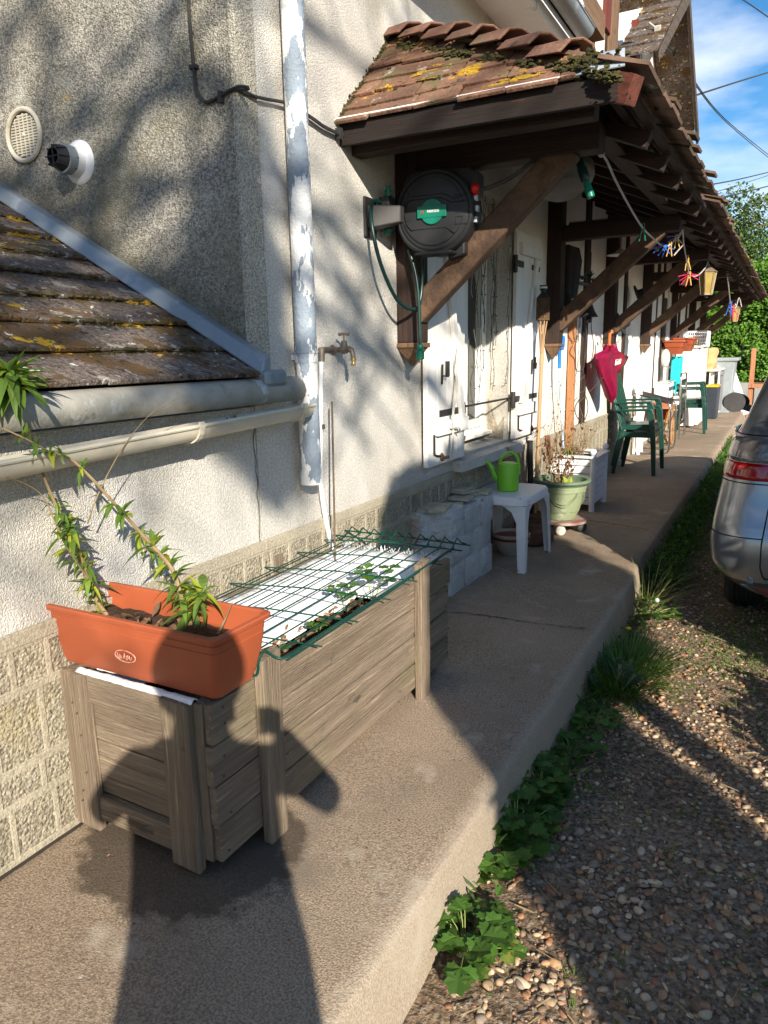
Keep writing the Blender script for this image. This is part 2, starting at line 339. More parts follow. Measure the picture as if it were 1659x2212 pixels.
t.add(V, [(j * 8 + i, j * 8 + i + 1, (j + 1) * 8 + i + 1, (j + 1) * 8 + i) for j in range(len(Y) - 1) for i in range(7)])
ter = t.build('terrace', M['concrete'], smooth=True, sharp=60); tag(ter, kind='structure')
M['crack'] = mat('crack', (.05, .04, .03), None, 20, 1); M['chalk'] = mat('chalk_mark', (.62, .58, .52), (.36, .29, .22), 70, 1)
g = MB(); g2 = MB()
def zpath(pts, n=8):
    P = smoothpath([atz(*p, 0) for p in pts], n); return [(p.x + random.uniform(-.006, .006), p.y + random.uniform(-.006, .006)) for p in P]
ribbon(g, zpath([(960, 1325), (1010, 1327), (1060, 1333), (1110, 1341), (1170, 1350), (1230, 1357), (1268, 1360)]), .007, .0065, .6)
ribbon(g, zpath([(1245, 1122), (1290, 1128), (1330, 1134), (1372, 1141), (1400, 1146)]), .008, .0065, .6)
ribbon(g, [(.0 + .02 * i + random.uniform(-.01, .01), 9.5 + random.uniform(-.01, .01)) for i in range(46)], .012, .0065)
ribbon(g, [(.020 + random.uniform(-.003, .003), -1.4 + .06 * i) for i in range(46)], .014, .0065, .5)
g.build('crack', M['crack'], ter)
for zp in (zpath([(1085, 1240), (1100, 1262), (1125, 1290), (1150, 1303), (1180, 1316)], 9), zpath([(1068, 1228), (1090, 1232), (1100, 1240)], 6)):
    for q in zp:
        for k_ in range(5):
            c_ = (q[0] + random.gauss(0, .006), q[1] + random.gauss(0, .012)); a_ = random.uniform(0, 6.28); l_ = random.uniform(.002, .008); ribbon(g2, [c_, (c_[0] + l_ * math.cos(a_), c_[1] + l_ * math.sin(a_))], random.uniform(.001, .004), .0065)
g2.build('chalk_mark', M['chalk'], ter)

# pebbles of the driveway: one mass
def pebbles():
    rng = np.random.default_rng(5)
    bm = bmesh.new(); bmesh.ops.create_icosphere(bm, subdivisions=2, radius=1); bv = np.array([v.co[:] for v in bm.verts]); bf = np.array([[v.index for v in f.verts] for f in bm.faces]); bm.free()
    bm = bmesh.new(); bmesh.ops.create_icosphere(bm, subdivisions=1, radius=1); bv1 = np.array([v.co[:] for v in bm.verts]); bf1 = np.array([[v.index for v in f.verts] for f in bm.faces]); bm.free()
    AV = []; AF = []; k = 0; placed = 0
    def one(x, y, r, hi):
        nonlocal k
        b, f = (bv, bf) if hi else (bv1, bf1)
        s = np.array([r * rng.uniform(.8, 1.5), r * rng.uniform(.65, 1.0), r * rng.uniform(.38, .7)])
        w = rng.normal(0, 1, 3) * .18; p = b * (1 + .12 * np.sin(b[:, [1]] * 3 + w[0] * 20) + b[:, [0]] * w[0] + b[:, [1]] * w[1]) * s
        a, tt = rng.uniform(0, 6.28), rng.normal(0, .25)
        p = p @ np.array([[1, 0, 0], [0, math.cos(tt), -math.sin(tt)], [0, math.sin(tt), math.cos(tt)]]).T @ np.array([[math.cos(a), -math.sin(a), 0], [math.sin(a), math.cos(a), 0], [0, 0, 1]]).T
        z = -.2 + .018 * mnoise.noise(Vector((x * 1.3, y * 1.3, 0))) + s[2] * rng.uniform(-.1, .55)
        AV.append(p + np.array([x, y, z])); AF.append(f + k); k += len(b)
    cand = 0
    for _ in range(42000):
        y = .7 + (rng.random() ** 1.7) * 7; x = 1.02 + rng.random() * (1.2 + .1 * y)
        d = .5 + .5 * mnoise.noise(Vector((x * 2.2, y * 2.2, 5))); soil = max(0, 1 - (x - 1.02) / .28) * (.75 if y < 1.75 else .35)
        if rng.random() > -.10 + 1.15 * d - soil: continue
        r = abs(rng.normal(.0040, .0036)) + .0028
        if rng.random() < .06: r *= 1.5
        r = min(r, .016); one(x, y, r, y < 2.2 and r > .007)
    V = np.concatenate(AV); F = np.concatenate(AF)
    me = bpy.data.meshes.new('pebbles'); me.vertices.add(len(V)); me.vertices.foreach_set('co', V.ravel().astype(np.float32))
    me.loops.add(len(F) * 3); me.polygons.add(len(F)); me.loops.foreach_set('vertex_index', F.ravel().astype(np.int32)); me.polygons.foreach_set('loop_start', np.arange(0, len(F) * 3, 3, dtype=np.int32))
    me.update(calc_edges=True); me.shade_smooth(); o = bpy.data.objects.new('pebbles', me); C.objects.link(o)
    m = bpy.data.materials.new('pebble'); m.use_nodes = True; N = m.node_tree.nodes; K = m.node_tree.links.new; b = N['Principled BSDF']
    gg = N.new('ShaderNodeNewGeometry'); r = N.new('ShaderNodeValToRGB'); r.color_ramp.interpolation = 'CONSTANT'; e = r.color_ramp.elements
    cols = [(r_ * 1.08, g_ * .97, b_ * .84) for r_, g_, b_ in [(.24, .18, .13), (.30, .225, .155), (.37, .29, .21), (.19, .135, .095), (.28, .155, .085), (.33, .21, .12), (.20, .175, .15), (.46, .39, .30), (.15, .10, .07), (.25, .20, .155), (.22, .12, .075)]]
    e[0].position = 0; e[0].color = (*cols[0], 1); e[1].position = 1 / len(cols); e[1].color = (*cols[1], 1)
    for i in range(2, len(cols)): q = e.new(i / len(cols)); q.color = (*cols[i], 1)
    K(gg.outputs['Random Per Island'], r.inputs[0]); tcx = N.new('ShaderNodeTexCoord'); n = N.new('ShaderNodeTexNoise'); n.inputs['Scale'].default_value = 120; K(tcx.outputs['Object'], n.inputs['Vector'])
    mm = N.new('ShaderNodeMixRGB'); mm.blend_type = 'MULTIPLY'; mm.inputs[0].default_value = .6; K(r.outputs[0], mm.inputs[1]); K(n.outputs['Fac'], mm.inputs[2])
    hs = N.new('ShaderNodeHueSaturation'); hs.inputs['Value'].default_value = 1.45; K(mm.outputs[0], hs.inputs['Color']); K(hs.outputs[0], b.inputs['Base Color']); b.inputs['Roughness'].default_value = .75
    me.materials.append(m); tag(o, 'mixed tan, grey and orange pebbles scattered over the driveway', 'gravel', kind='stuff')
pebbles()

# ================================================================== HOUSE
YG = 2.13
house = thing('house', 'old rendered house with stone plinth, white shutters and dormers behind the tiled porch', 'house', (0, 2.13, 0))
# facade around the window opening (y 4.02-4.86, z .70-2.24)
g = MB()
g.box((-.25, YG - .001, -.1), (0, 4.02, 3.19)); g.box((-.25, 4.02, -.1), (0, 4.86, .70)); g.box((-.25, 4.02, 2.24), (0, 4.86, 3.19)); g.box((-.25, 4.86, -.1), (0, 5.60, 3.19))
g.build('wall', M['render'], house)
g = MB(); g.box((-.25, 5.60, -.1), (0, 17.3, 3.19)); g.box((-.004, 4.905, .75), (.005, 5.60, 2.6)); g.build('wall', M['plaster'], house)
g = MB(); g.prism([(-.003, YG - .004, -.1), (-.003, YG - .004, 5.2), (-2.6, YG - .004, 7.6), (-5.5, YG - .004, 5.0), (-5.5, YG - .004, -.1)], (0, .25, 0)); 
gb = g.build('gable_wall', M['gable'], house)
# coarse corner strip of render turning from the gable to the facade
g = MB(); g.box((-.02, YG - .006, 1.12), (.006, YG + .10, 3.18)); g.build('corner_render', M['corner'], house, bevel=.004)
# plinth: stones with raised joints (house and annex are built on the same course)
def plinth(y0, y1, parent, ph, holes=()):
    s = MB(); m = MB(); zs = [.012, .165, .26, .465, .585]
    s.box((0, y0, -.02), (.008, y1, .60))
    for z in zs: m.box((.006, y0, z - .013), (.0118, y1, z + .013))
    m.box((.006, y0, .585), (.016, y1, .625))
    rnd = random.Random(ph)
    for i in range(len(zs) - 1):
        y = y0 + rnd.uniform(.02, .12)
        while y < y1:
            w = rnd.uniform(.095, .135) if i % 2 else rnd.uniform(.12, .2)
            m.box((.0055, y - .009, zs[i] + .0), (.0112, y + .009, zs[i + 1])); y += w
    s.build('plinth', M['plinth'], parent); m.build('plinth_joints', M['mortar'], parent, bevel=.003)
plinth(YG, 17.2, house, 4)
# cornice, roof and gutter above the porch
g = MB(); g.prism([(.0, 2.2, 3.17), (.30, 2.2, 3.12), (.30, 2.2, 3.24), (0, 2.2, 3.30)], (0, 15, 0)); g.build('cornice', M['white_paint'], house)
g = MB(); g.prism([(.34, 2.2, 3.23), (.34, 2.2, 3.26), (-2.6, 2.2, 5.6), (-2.6, 2.2, 5.57)], (0, 15.2, 0)); g.build('roof', M['slate'], house)
def half_gutter(mb, y0, y1, cx, cz, r, th=.004, n=10, lip=.006):
    prof = [(cx + r * math.cos(a), cz + r * math.sin(a)) for a in np.linspace(math.pi, 2 * math.pi, n)]
    inn = [(cx + (r - th) * math.cos(a), cz + (r - th) * math.sin(a)) for a in np.linspace(2 * math.pi, math.pi, n)]
    P = prof + inn; mb.prism([(x, y0, z) for x, z in P], (0, y1 - y0, 0))
    mb.tube([(cx + r, y0, cz), (cx + r, y1, cz)], lip, 8)
g = MB(); half_gutter(g, 2.2, 5.05, .40, 3.22, .06); g.build('roof_gutter', M['zinc'], house, smooth=True); g = MB(); half_gutter(g, 7.2, 7.6, .40, 3.22, .06); g.build('roof_gutter', M['zinc'], house, smooth=True)
g = MB(); g.tube([(.36, 2.3, 3.33), (.36, 5.0, 3.33)], .045, 12); g.build('overflow_pipe', M['pipe'], house, smooth=True)
# downpipe
g = MB(); cxp, cyp = .058, 2.385
g.tube([(cxp, cyp, .82), (cxp, cyp, 1.315), (cxp, cyp, 3.25)], [.041, .041, .041], 20)
dp = g.build('downpipe', M['pipe'], house, smooth=True)
g = MB(); g.tube([(cxp, cyp, .80), (cxp, cyp, .86)], .0435, 20); g.build('pipe_collar', M['pipe'], dp, smooth=True); g = MB(); g.tube([(cxp, cyp, 1.27), (cxp, cyp, 1.31)], .0445, 20); g.tube([(cxp, cyp, 1.305), (cxp, cyp, 1.315)], .0475, 20); g.box((0, cyp - .02, 1.28), (.03, cyp + .02, 1.30)); g.build('pipe_collar', M['pipe'], dp, smooth=True)
# window
wd = thing('house', '', '', (0, 0, 0)); bpy.data.objects.remove(wd)
g = MB(); x0 = -.17
def frame(mb, y0, y1, z0, z1, w, xa, xb):
    mb.box((xa, y0, z0), (xb, y0 + w, z1)); mb.box((xa, y1 - w, z0), (xb, y1, z1)); mb.box((xa, y0 + w, z0), (xb, y1 - w, z0 + w)); mb.box((xa, y0 + w, z1 - w), (xb, y1 - w, z1))
frame(g, 4.02, 4.86, .74, 2.24, .06, -.22, -.15); frame(g, 4.075, 4.435, .80, 2.18, .055, -.205, -.135); frame(g, 4.44, 4.80, .80, 2.18, .055, -.207, -.137)
g.box((-.15, 4.02, .74), (-.10, 4.86, .765))
win = g.build('window', M['white_trim'], house, bevel=.004)
g = MB(); g.box((-.19, 4.12, .85), (-.184, 4.75, 2.14))
M['glass'] = mat('window_glass', (.10, .11, .10), None, 3, .03, transm=.75, spec=.6)
g.build('pane', M['glass'], win)
M['curtain'] = mat('net_curtain', (.42, .41, .33), (.30, .29, .23), 2, .9, st=(1, 9, .3))
g = MB(); V = []; F = []
for i in range(61):
    y = 4.05 + i * .013; x = -.25 + .012 * math.sin(i * 1.3) ; V += [(x, y, .78), (x, y, 2.2)]
g.add(V, [(2 * i, 2 * i + 2, 2 * i + 3, 2 * i + 1) for i in range(60)]); g.build('curtain', M['curtain'], win, smooth=True)
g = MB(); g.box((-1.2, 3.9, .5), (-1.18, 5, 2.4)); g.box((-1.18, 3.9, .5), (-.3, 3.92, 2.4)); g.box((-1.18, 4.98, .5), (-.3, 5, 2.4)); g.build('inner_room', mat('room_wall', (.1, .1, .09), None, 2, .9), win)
g = MB(); g.hexa([(-.2, 3.93, .62), (.075, 3.90, .615), (.075, 5.02, .60), (-.2, 5.0, .62), (-.2, 3.93, .715), (.075, 3.90, .675), (.075, 5.02, .67), (-.2, 5.0, .705)])
M['sill'] = mat('flaked_sill', (.60, .59, .55), (.45, .43, .39), 6, .85, .8, 50, spots=[((.22, .20, .17), 10, .58, .66)])
sl = g.build('window_sill', M['sill'], win, bevel=.006)
# exposed rubble where the reveal plaster fell off
M['rubble'] = mat('exposed_rubble', (.42, .38, .30), (.25, .20, .15), 25, .95, 2, 60, spots=[((.38, .18, .10), 14, .62, .66)])
g = MB(); g.prism([(-.13, 4.859, .71), (-.02, 4.859, .71), (-.015, 4.859, .86), (-.035, 4.859, .83), (-.06, 4.859, .79), (-.09, 4.859, .86), (-.12, 4.859, .95), (-.13, 4.859, .98)], (0, -.006, 0)); g.build('fallen_plaster_patch', M['rubble'], house)
# shutters: boards, ledges, diagonal brace, iron straps
def shutter(y0, y1, mirror):
    s = MB(); n = 4; w = (y1 - y0) / n
    for i in range(n): s.box((.022, y0 + i * w + .0015, .70), (.048, y0 + (i + 1) * w - .0015, 2.07))
    sh = s.build('shutter', M['white_paint'], house, bevel=.003)
    a0, a1 = (y0 + .09, y1 + .0) if not mirror else (y0 + .05, y1 - .04)
    for z in (.86, 1.92): s = MB(); s.box((.048, a0, z), (.075, a1, z + .075)); s.build('ledge', M['white_paint'], sh, bevel=.004)
    s = MB()
    if not mirror: s.beam((.061, y1 - .07, .937), (.061, y0 + .20, 1.915), .024, .055, (0, 1, .3))
    else: s.beam((.061, y0 + .10, .937), (.061, y1 - .14, 1.915), .024, .055, (0, 1, .3))
    s.build('diagonal_brace', M['white_paint'], sh, bevel=.004)
    for z in (.975, 1.86):
        if not mirror: bits = [lambda s: s.box((.048, y0 + .15, z - .018), (.054, y1 - .09, z + .018)), lambda s: (s.box((.048, y1 - .03, z - .025), (.056, y1 + .002, z + .025)), s.tube([(.04, y1 + .006, z - .04), (.04, y1 + .006, z + .04)], .01, 8))]
        else: bits = [lambda s: s.box((.048, y1 - .22, z - .018), (.054, y1 - .04, z + .018)), lambda s: (s.box((.048, y0 - .01, z - .02), (.058, y0 + .12, z + .02)), s.tube([(.045, y0 - .02, z - .06), (.045, y0 - .02, z + .05)], .016, 8))]
        for nm, f in zip(('strap', 'hinge'), bits): s = MB(); f(s); s.build(nm, M['black'], sh, bevel=.002)
    s = MB()
    yl = y0 + .20 if not mirror else y1 - .16
    s.box((.049, yl + .03, 1.17), (.056, yl + .075, 1.25)); s.tube([(.056, yl - .03, 1.13), (.06, yl - .03, 1.235)], .006, 6); s.tube([(.06, yl - .03, 1.175), (.075, yl + .01, 1.17), (.075, yl + .018, 1.21)], .005, 6)
    s.tube([(.056, y0 + .07, .87), (.056, y0 + .07, .765), (.056, y0 + .11, .752), (.056, y0 + .15, .748)], .006, 6)
    s.build('latch', M['black'], sh, smooth=True)
    s = MB(); yb = y0 + .18 if not mirror else y1 - .14
    s.lathe([(0, 0), (.022, .004), (.026, .02), (.015, .03), (0, .032)], (.03, yb, .735), 10, (1, 0, .2)); s.tube([(.0, yb, .72), (.09, yb, .74)], .009, 8); s.build('shutter_stay', M['rust'], sh, smooth=True)
    return sh
M['rust'] = mat('rusty_iron', (.07, .045, .03), (.13, .07, .035), 30, .85, .8, 90)
shutter(3.485, 3.995, False); sR = shutter(4.885, 5.42, True)
g = MB(); g.tube([(.03, 3.99, .985), (.03, 4.87, .985)], .007, 6); g.build('shutter_bar', M['black'], house, smooth=True)
# dormers
M['barge'] = wood('grey_bargeboard', (.11, .085, .065), (.06, .045, .035), 1, .85, .1, .5)
g = MB(); g.prism([(.0, 4.7, 3.25), (.0, 7.5, 3.25), (.0, 7.5, 4.6), (.0, 6.1, 5.9), (.0, 4.7, 4.6)], (-1.8, 0, 0)); d1 = g.build('dormer', M['plaster'], house)
g = MB(); g.box((.002, 5.12, 3.35), (.03, 5.72, 4.5)); g.build('dormer_window', mat('dark_shutter_blue', (.03, .045, .075), None, 4, .4), d1)
g = MB(); g.beam((.03, 5.74, 3.26), (.03, 5.74, 5.5), .06, .09, (0, 1, 0)); g.beam((.03, 6.68, 3.26), (.03, 6.68, 5.4), .06, .10, (0, 1, 0)); g.beam((.02, 4.7, 3.31), (.02, 7.5, 3.31), .05, .12); g.beam((.03, 7.40, 3.26), (.03, 7.40, 4.7), .06, .16, (0, 1, 0))
g.build('dormer_timber', M['timber'][2], d1)
g = MB(); g.beam((.33, 4.8, 3.42), (.33, 5.62, 3.42), .12, .15); g.build('dormer_eave_beam', M['timber_tip'][1], d1)
g = MB(); g.prism([(.38, 5.75, 3.30), (.38, 5.95, 3.30), (.38, 5.95, 4.8), (.38, 5.75, 5.0)], (.03, 0, 0)); g.build('dormer_board', M['timber_tip'][2], d1)
M['redtimber'] = wood('red_brown_board', (.17, .035, .02), (.11, .025, .015), 2, .6, .1, .3)
g = MB(); g.prism([(.37, 5.62, 3.42), (.37, 5.745, 3.42), (.37, 5.745, 5.0), (.37, 5.62, 5.1)], (.03, 0, 0)); g.build('dormer_red_board', M['redtimber'], d1)
g = MB(); g.prism([(.4, 4.5, 4.3), (.4, 6.1, 5.95), (.4, 7.7, 4.3), (.4, 7.7, 4.4), (.4, 6.1, 6.05), (.4, 4.5, 4.4)], (-3, 0, 0)); g.build('dormer_roof', M['slate'], d1)
g = MB(); g.prism([(.0, 8.0, 3.25), (.0, 10.4, 3.25), (.0, 10.4, 4.2), (.0, 9.25, 5.05), (.0, 8.0, 4.15)], (-1.8, 0, 0)); d2 = g.build('dormer', M['plaster'], house)
g = MB()
nr = 7
for i in range(nr):
    t0, t1 = i / nr, (i + 1.15) / nr; ya, yb = 7.72 + t0 * 1.5, 7.72 + min(t1, 1) * 1.5; za, zb = 3.93 + t0 * 1.02, 3.93 + min(t1, 1) * 1.02
    for j in range(9):
        xa = .38 - j * .17; g.hexa([(xa - .165, ya, za), (xa, ya, za), (xa, yb, zb - .02), (xa - .165, yb, zb - .02), (xa - .165, ya - .01, za + .018), (xa, ya - .01, za + .018), (xa, yb, zb), (xa - .165, yb, zb)])
g.prism([(.38, 9.24, 4.93), (.38, 10.7, 3.95), (.38, 10.7, 4.0), (.38, 9.24, 4.98)], (-1.6, 0, 0)); g.build('dormer_roof', M['slate'], d2)
g = MB(); g.prism([(.40, 9.22, 4.97), (.40, 10.75, 3.93), (.40, 10.75, 3.80), (.40, 9.22, 4.83), (.40, 7.7, 3.86), (.40, 7.7, 3.93)], (.03, 0, 0)); g.build('bargeboard', M['barge'], d2)
g = MB(); g.beam((.03, 8.55, 3.3), (.03, 8.55, 4.5), .06, .22, (0, 1, 0)); g.build('dormer_timber', M['redtimber'], d2)
# half-timber posts of the facade between the porch posts
for y, w in ((6.95, .16), (8.75, .12), (11.0, .16), (11.5, .1), (13.3, .15), (14.2, .12)): g = MB(); g.box((-.01, y - w / 2, .62), (.02, y + w / 2, 2.7)); g.build('facade_timber', M['timber'][2], house)
# a door and far shuttered windows of the facade
g = MB(); g.box((-.01, 10.45, .05), (.018, 10.85, 2.05)); g.build('door', M['white_paint'], house)
for y_ in (10.95, 12.0, 12.6): g = MB(); g.box((.0, y_, .75), (.03, y_ + .3, 2.1)); g.build('shutter', M['white_paint'], house, bevel=.004)
g = MB(); g.box((.001, 11.3, .8), (.012, 11.95, 2.0)); g.build('window', mat('dark_far_window', (.03, .03, .028), (.16, .15, .12), 6, .15), house)
# oval vent grille, flue terminal
vp = lambda dx, dz: (-1.065 + dx, YG, 2.165 + dz)
g = MB(); n = 40; R1, R2 = .097, .08
outer = [(-1.065 + R1 * math.cos(a), YG - .014, 2.172 + R1 * .97 * math.sin(a)) for a in np.linspace(0, 2 * math.pi, n, endpoint=False)]
g.tube(outer, .0095, 8, closed=True)
for i in range(15):
    z = -.072 + i * .0103; hw = math.sqrt(max(0, R2 ** 2 - z * z))
    g.box((-1.065 - hw, YG - .012, 2.172 + z - .0028), (-1.065 + hw, YG - .002, 2.172 + z + .0028))
for dx in (-.05, -.025, 0, .025, .05):
    hz = math.sqrt(R2 ** 2 - dx * dx); g.box((-1.065 + dx - .002, YG - .0125, 2.172 - hz), (-1.065 + dx + .002, YG - .003, 2.172 + hz))
g.ball((-1.065, YG - .013, 2.172), .008, 8)
g.box((-1.175, YG - .006, 2.08), (-.985, YG - .001, 2.265)) if False else None
vg = g.build('vent_grille', M['pvc'], house, smooth=True)
g = MB(); g.lathe([(.09, 0), (.09, .001)], (-1.065, YG, 2.172), 30, (0, -1, 0)); g.build('vent_opening', M['black'], vg)
fc = Vector((-.775, YG, 2.035))
g = MB(); g.lathe([(.080, 0), (.080, .006), (.074, .013), (.055, .018), (.053, .05)], fc, 32, (0, -1, 0)); fl = g.build('flue', M['pvcw'], house, smooth=True)
g = MB(); g.lathe([(.052, .04), (.052, .085), (.0425, .086), (.0425, .04)], fc, 28, (0, -1, 0)); g.build('flue_tube', M['zinc'], fl, smooth=True)
g = MB(); g.lathe([(.046, .05), (.046, .085), (.044, .09), (.033, .12), (.030, .125), (.028, .125), (.030, .12), (.04, .09), (.04, .05)], fc, 28, (0, -1, 0))
for a in np.linspace(0, math.pi * 2, 8, endpoint=False): g.beam(fc + Vector((.047 * math.cos(a), -.05, .047 * math.sin(a))), fc + Vector((.034 * math.cos(a), -.125, .034 * math.sin(a))), .004, .012, (math.cos(a), 0, math.sin(a)))
g.beam(fc + Vector((-.03, -.123, 0)), fc + Vector((.03, -.123, 0)), .004, .004); g.beam(fc + Vector((0, -.123, -.03)), fc + Vector((0, -.123, .03)), .004, .004)
g.build('flue_cap', M['blackp'], fl, smooth=True)

# ---------------------------------------------------------------- annex: low lean-to with tiled roof
annex = thing('annex', 'low lean-to annex with mossy lichened tile roof left of the downpipe', 'annex', (0, 0, 0))
g = MB(); g.box((-.25, -1.5, -.1), (0, YG - .007, 1.12)); g.build('wall', M['render'], annex)
g = MB(); pts = [(YG - .02 + random.uniform(-.008, .008), z) for z in np.linspace(.35, 1.05, 18)]
for i in range(17): g.quad((.0035, pts[i][0], pts[i][1]), (.0035, pts[i][0] + .004, pts[i][1]), (.0035, pts[i + 1][0] + .004, pts[i + 1][1]), (.0035, pts[i + 1][0], pts[i + 1][1]))
g.build('wall_crack', M['crack'], annex)
plinth(-1.5, YG - .002, annex, 9)
# roof plane: along -x it climbs .53 per metre; eave at x=.05, z=1.20
sl_ = math.atan(.545); ux = Vector((-math.cos(sl_), 0, math.sin(sl_))); un = Vector((math.sin(sl_), 0, math.cos(sl_))); E0 = Vector((.062, 0, 1.205))
g = MB(); rnd = random.Random(3)
for i in range(9):
    y = -1.6 + (i % 2) * .17 
    while y < YG - .005:
        w = .335; yb = min(y + w - .004, YG - .004)
        a = E0 + ux * (i * .185); b = a + ux * .22; a.y = y; b.y = y; l0 = .006 + rnd.uniform(-.003, .003); r0 = rnd.uniform(-.003, .003)
        if yb - y > .02:
            P = [a + un * (.020 + l0), Vector((a.x, yb, a.z)) + un * (.020 + l0 + r0), Vector((b.x, yb, b.z)) + un * .004, b + un * .004]
            g.hexa(P + [p + un * .016 for p in P])
        y += w
g.build('roof_tiles', M['slate'], annex, bevel=.004)
g = MB(); g.prism([(.04, -1.6, 1.13), (.04, -1.6, 1.20), (-3.3, -1.6, 3.02), (-3.3, -1.6, 2.95)], (0, 1.6 + YG - .003, 0)); g.build('roof_deck', M['timber'][1], annex)
# moss cushions on the tiles
g = MB(); rnd = random.Random(11)
def hgt(s_): f = (s_ % .185) / .22; return .037 - .017 * f
for i in range(2600):
    row = rnd.choice([1, 1, 2, 2, 3, 3, 4, 5, 6]); s = row * .185 + abs(rnd.gauss(0, .016)) - .004; y = rnd.uniform(.2, YG - .1)
    if mnoise.noise(Vector((y * 2.6, s * 2, 4))) < -.12: continue
    c = E0 + ux * s + un * (hgt(s) - .001); c.y = y; clump(g, c, rnd.uniform(.004, .014), (1, rnd.uniform(1, 2.0), .45), 6)
for i in range(700):
    s = rnd.uniform(.01, 1.2); y = rnd.uniform(.2, YG - .15)
    if mnoise.noise(Vector((y * 5, s * 5, 14))) < .15: continue
    c = E0 + ux * s + un * (hgt(s) - .001); c.y = y; clump(g, c, rnd.uniform(.003, .010), (1.3, 1.2, .45), 6)
tag(g.build('moss', M['moss'], annex, smooth=True), kind='stuff')
M['lichen'] = mat('yellow_lichen', (.62, .35, .02), (.36, .24, .03), 45, .95, 1.3, 120, speck=.3, sscale=160)
g = MB()
aR = reg(0, 700, 1.327)
def lichen(mb, c, ry, rs, k, U, Nn, off):
    n = 16; c = Vector(c) + Nn * off; V = [c + Nn * .003]
    for i in range(n):
        a = 2 * math.pi * i / n; q = 1 + .45 * mnoise.noise(Vector((math.cos(a) * 1.6 + k, math.sin(a) * 1.6, k))); V.append(c + Vector((0, 1, 0)) * (ry * q * math.cos(a)) + U * (rs * q * math.sin(a)))
    mb.add(V, [(0, 1 + i, 1 + (i + 1) % n) for i in range(n)])
for k_, (a_, b_, ry, rs) in enumerate([(100, 320, .09, .02), (200, 325, .07, .03), (250, 405, .08, .02), (110, 250, .07, .018), (190, 375, .1, .012), (700, 675, .075, .022), (680, 790, .095, .026), (75, 708, .04, .022), (40, 760, .03, .012), (795, 895, .03, .008), (835, 885, .02, .008), (495, 1063, .04, .012), (285, 350, .03, .01)]):
    px, py = aR(a_, b_); d = _ray(px, py); t = (Vector(E0) - Vector(CAM)).dot(un) / Vector(d).dot(un); P = Vector(CAM) + Vector(d) * t
    P = P - un * (P - Vector(E0)).dot(un); s0_ = (P - Vector(E0)).dot(ux)
    rag(g, P, Vector((0, 1, 0)), ux, ry * .85, rs * 1.15, k_ * 3 + 1, lambda u_, v_, inn, s0_=s0_: un * (hgt(s0_ + v_) + (.0025 if inn else .0002)))
tag(g.build('lichen', M['lichen'], annex), kind='stuff')
# flashing, roll edge, gutter
g = MB(); a = Vector((.085, YG - .004, 1.228)); b = Vector((-3.0, YG - .004, 1.228 + 3.085 * .545))
nrm = Vector((0, -1, 0)); g.hexa([a + Vector((0, -.055, .005)), a, b, b + Vector((0, -.055, .005)), a + Vector((0, -.035, .06)), a + Vector((0, 0, .07)), b + Vector((0, 0, .07)), b + Vector((0, -.035, .06))])
g.build('flashing', M['zinc'], annex, bevel=.006)
g = MB(); g.box((-.01, YG - .06, 1.19), (.11, YG + .06, 1.25)); g.build('flashing_corner', M['zinc'], annex, bevel=.015)
g = MB(); P = [(.03, 1.222), (.06, 1.222), (.085, 1.213), (.103, 1.196), (.110, 1.172), (.104, 1.148), (.09, 1.135), (.03, 1.135)]
g.prism([(x, -1.6, z) for x, z in P], (0, 1.6 + 2.30, 0)); g.build('roll_edge', M['zinc_old'], annex, smooth=True)
g = MB(); half_gutter(g, -1.6, 2.335, .098, 1.04, .048, .003, 12, .0065); g.lathe([(.058, 0), (.058, .003)], (.105, 2.355, 1.105), 24, (0, 1, 0)) if False else None
g.prism([(.098 + .047 * math.cos(a), 2.332, 1.04 + .047 * math.sin(a)) for a in np.linspace(math.pi, 2 * math.pi, 12)], (0, .004, 0))
gu = g.build('gutter', M['pvc'], annex, smooth=True); gu.rotation_euler = (math.atan(.033), 0, 0)
for y in (.75, 1.72, 2.27):
    g = MB(); prof = [(.098 + .052 * math.cos(a), 1.04 + .052 * math.sin(a)) for a in np.linspace(math.pi * 1.15, 2 * math.pi + .25, 9)]
    for i in range(8): g.beam((prof[i][0], y, prof[i][1]), (prof[i + 1][0], y, prof[i + 1][1]), .022, .005, (0, 0, 1) if abs(prof[i + 1][0] - prof[i][0]) > .01 else (1, 0, 0))
    g.build('gutter_bracket', M['pvc'], gu)
M['fascia'] = wood('dark_paint_shaded_fascia', (.022, .014, .011), (.012, .008, .007), 0, .85, .2, .6)  # black-brown paint, darkened further with the shade of the tile overhang
M['timber_brace'] = mat('brace_timber', (.125, .072, .042), (.05, .030, .02), 1, .8, .7, 1, st=(7, 30, 7), bst=(30, 120, 30), dist=.4, speck=.15, sscale=60)
M['redtimber2'] = wood('red_stained_rafter', (.15, .042, .025), (.07, .024, .016), 0, .7, .3, .4)
M['tile_plain'] = mat('ridge_clay', (.26, .135, .09), (.18, .095, .065), 6, .9, .6, 60, rand=.25, speck=.2, spots=[((.07, .05, .03), 9, .60, .68), ((.15, .12, .07), 5, .54, .66)])
M['tile_old'] = mat('old_clay_tile', (.20, .12, .085), (.12, .075, .055), 4, .9, .5, 60, rand=.4, spots=[((.07, .055, .03), 6, .52, .62), ((.42, .40, .34), 5, .64, .70), ((.40, .26, .03), 3.5, .64, .67)])
M['moss2'] = mat('dark_moss', (.085, .075, .02), (.03, .03, .014), 18, 1, 1.5, 90)
M['zinc_bright'] = mat('bright_zinc_sheet', (.55, .60, .66), (.42, .48, .55), 5, .35, metal=.3)
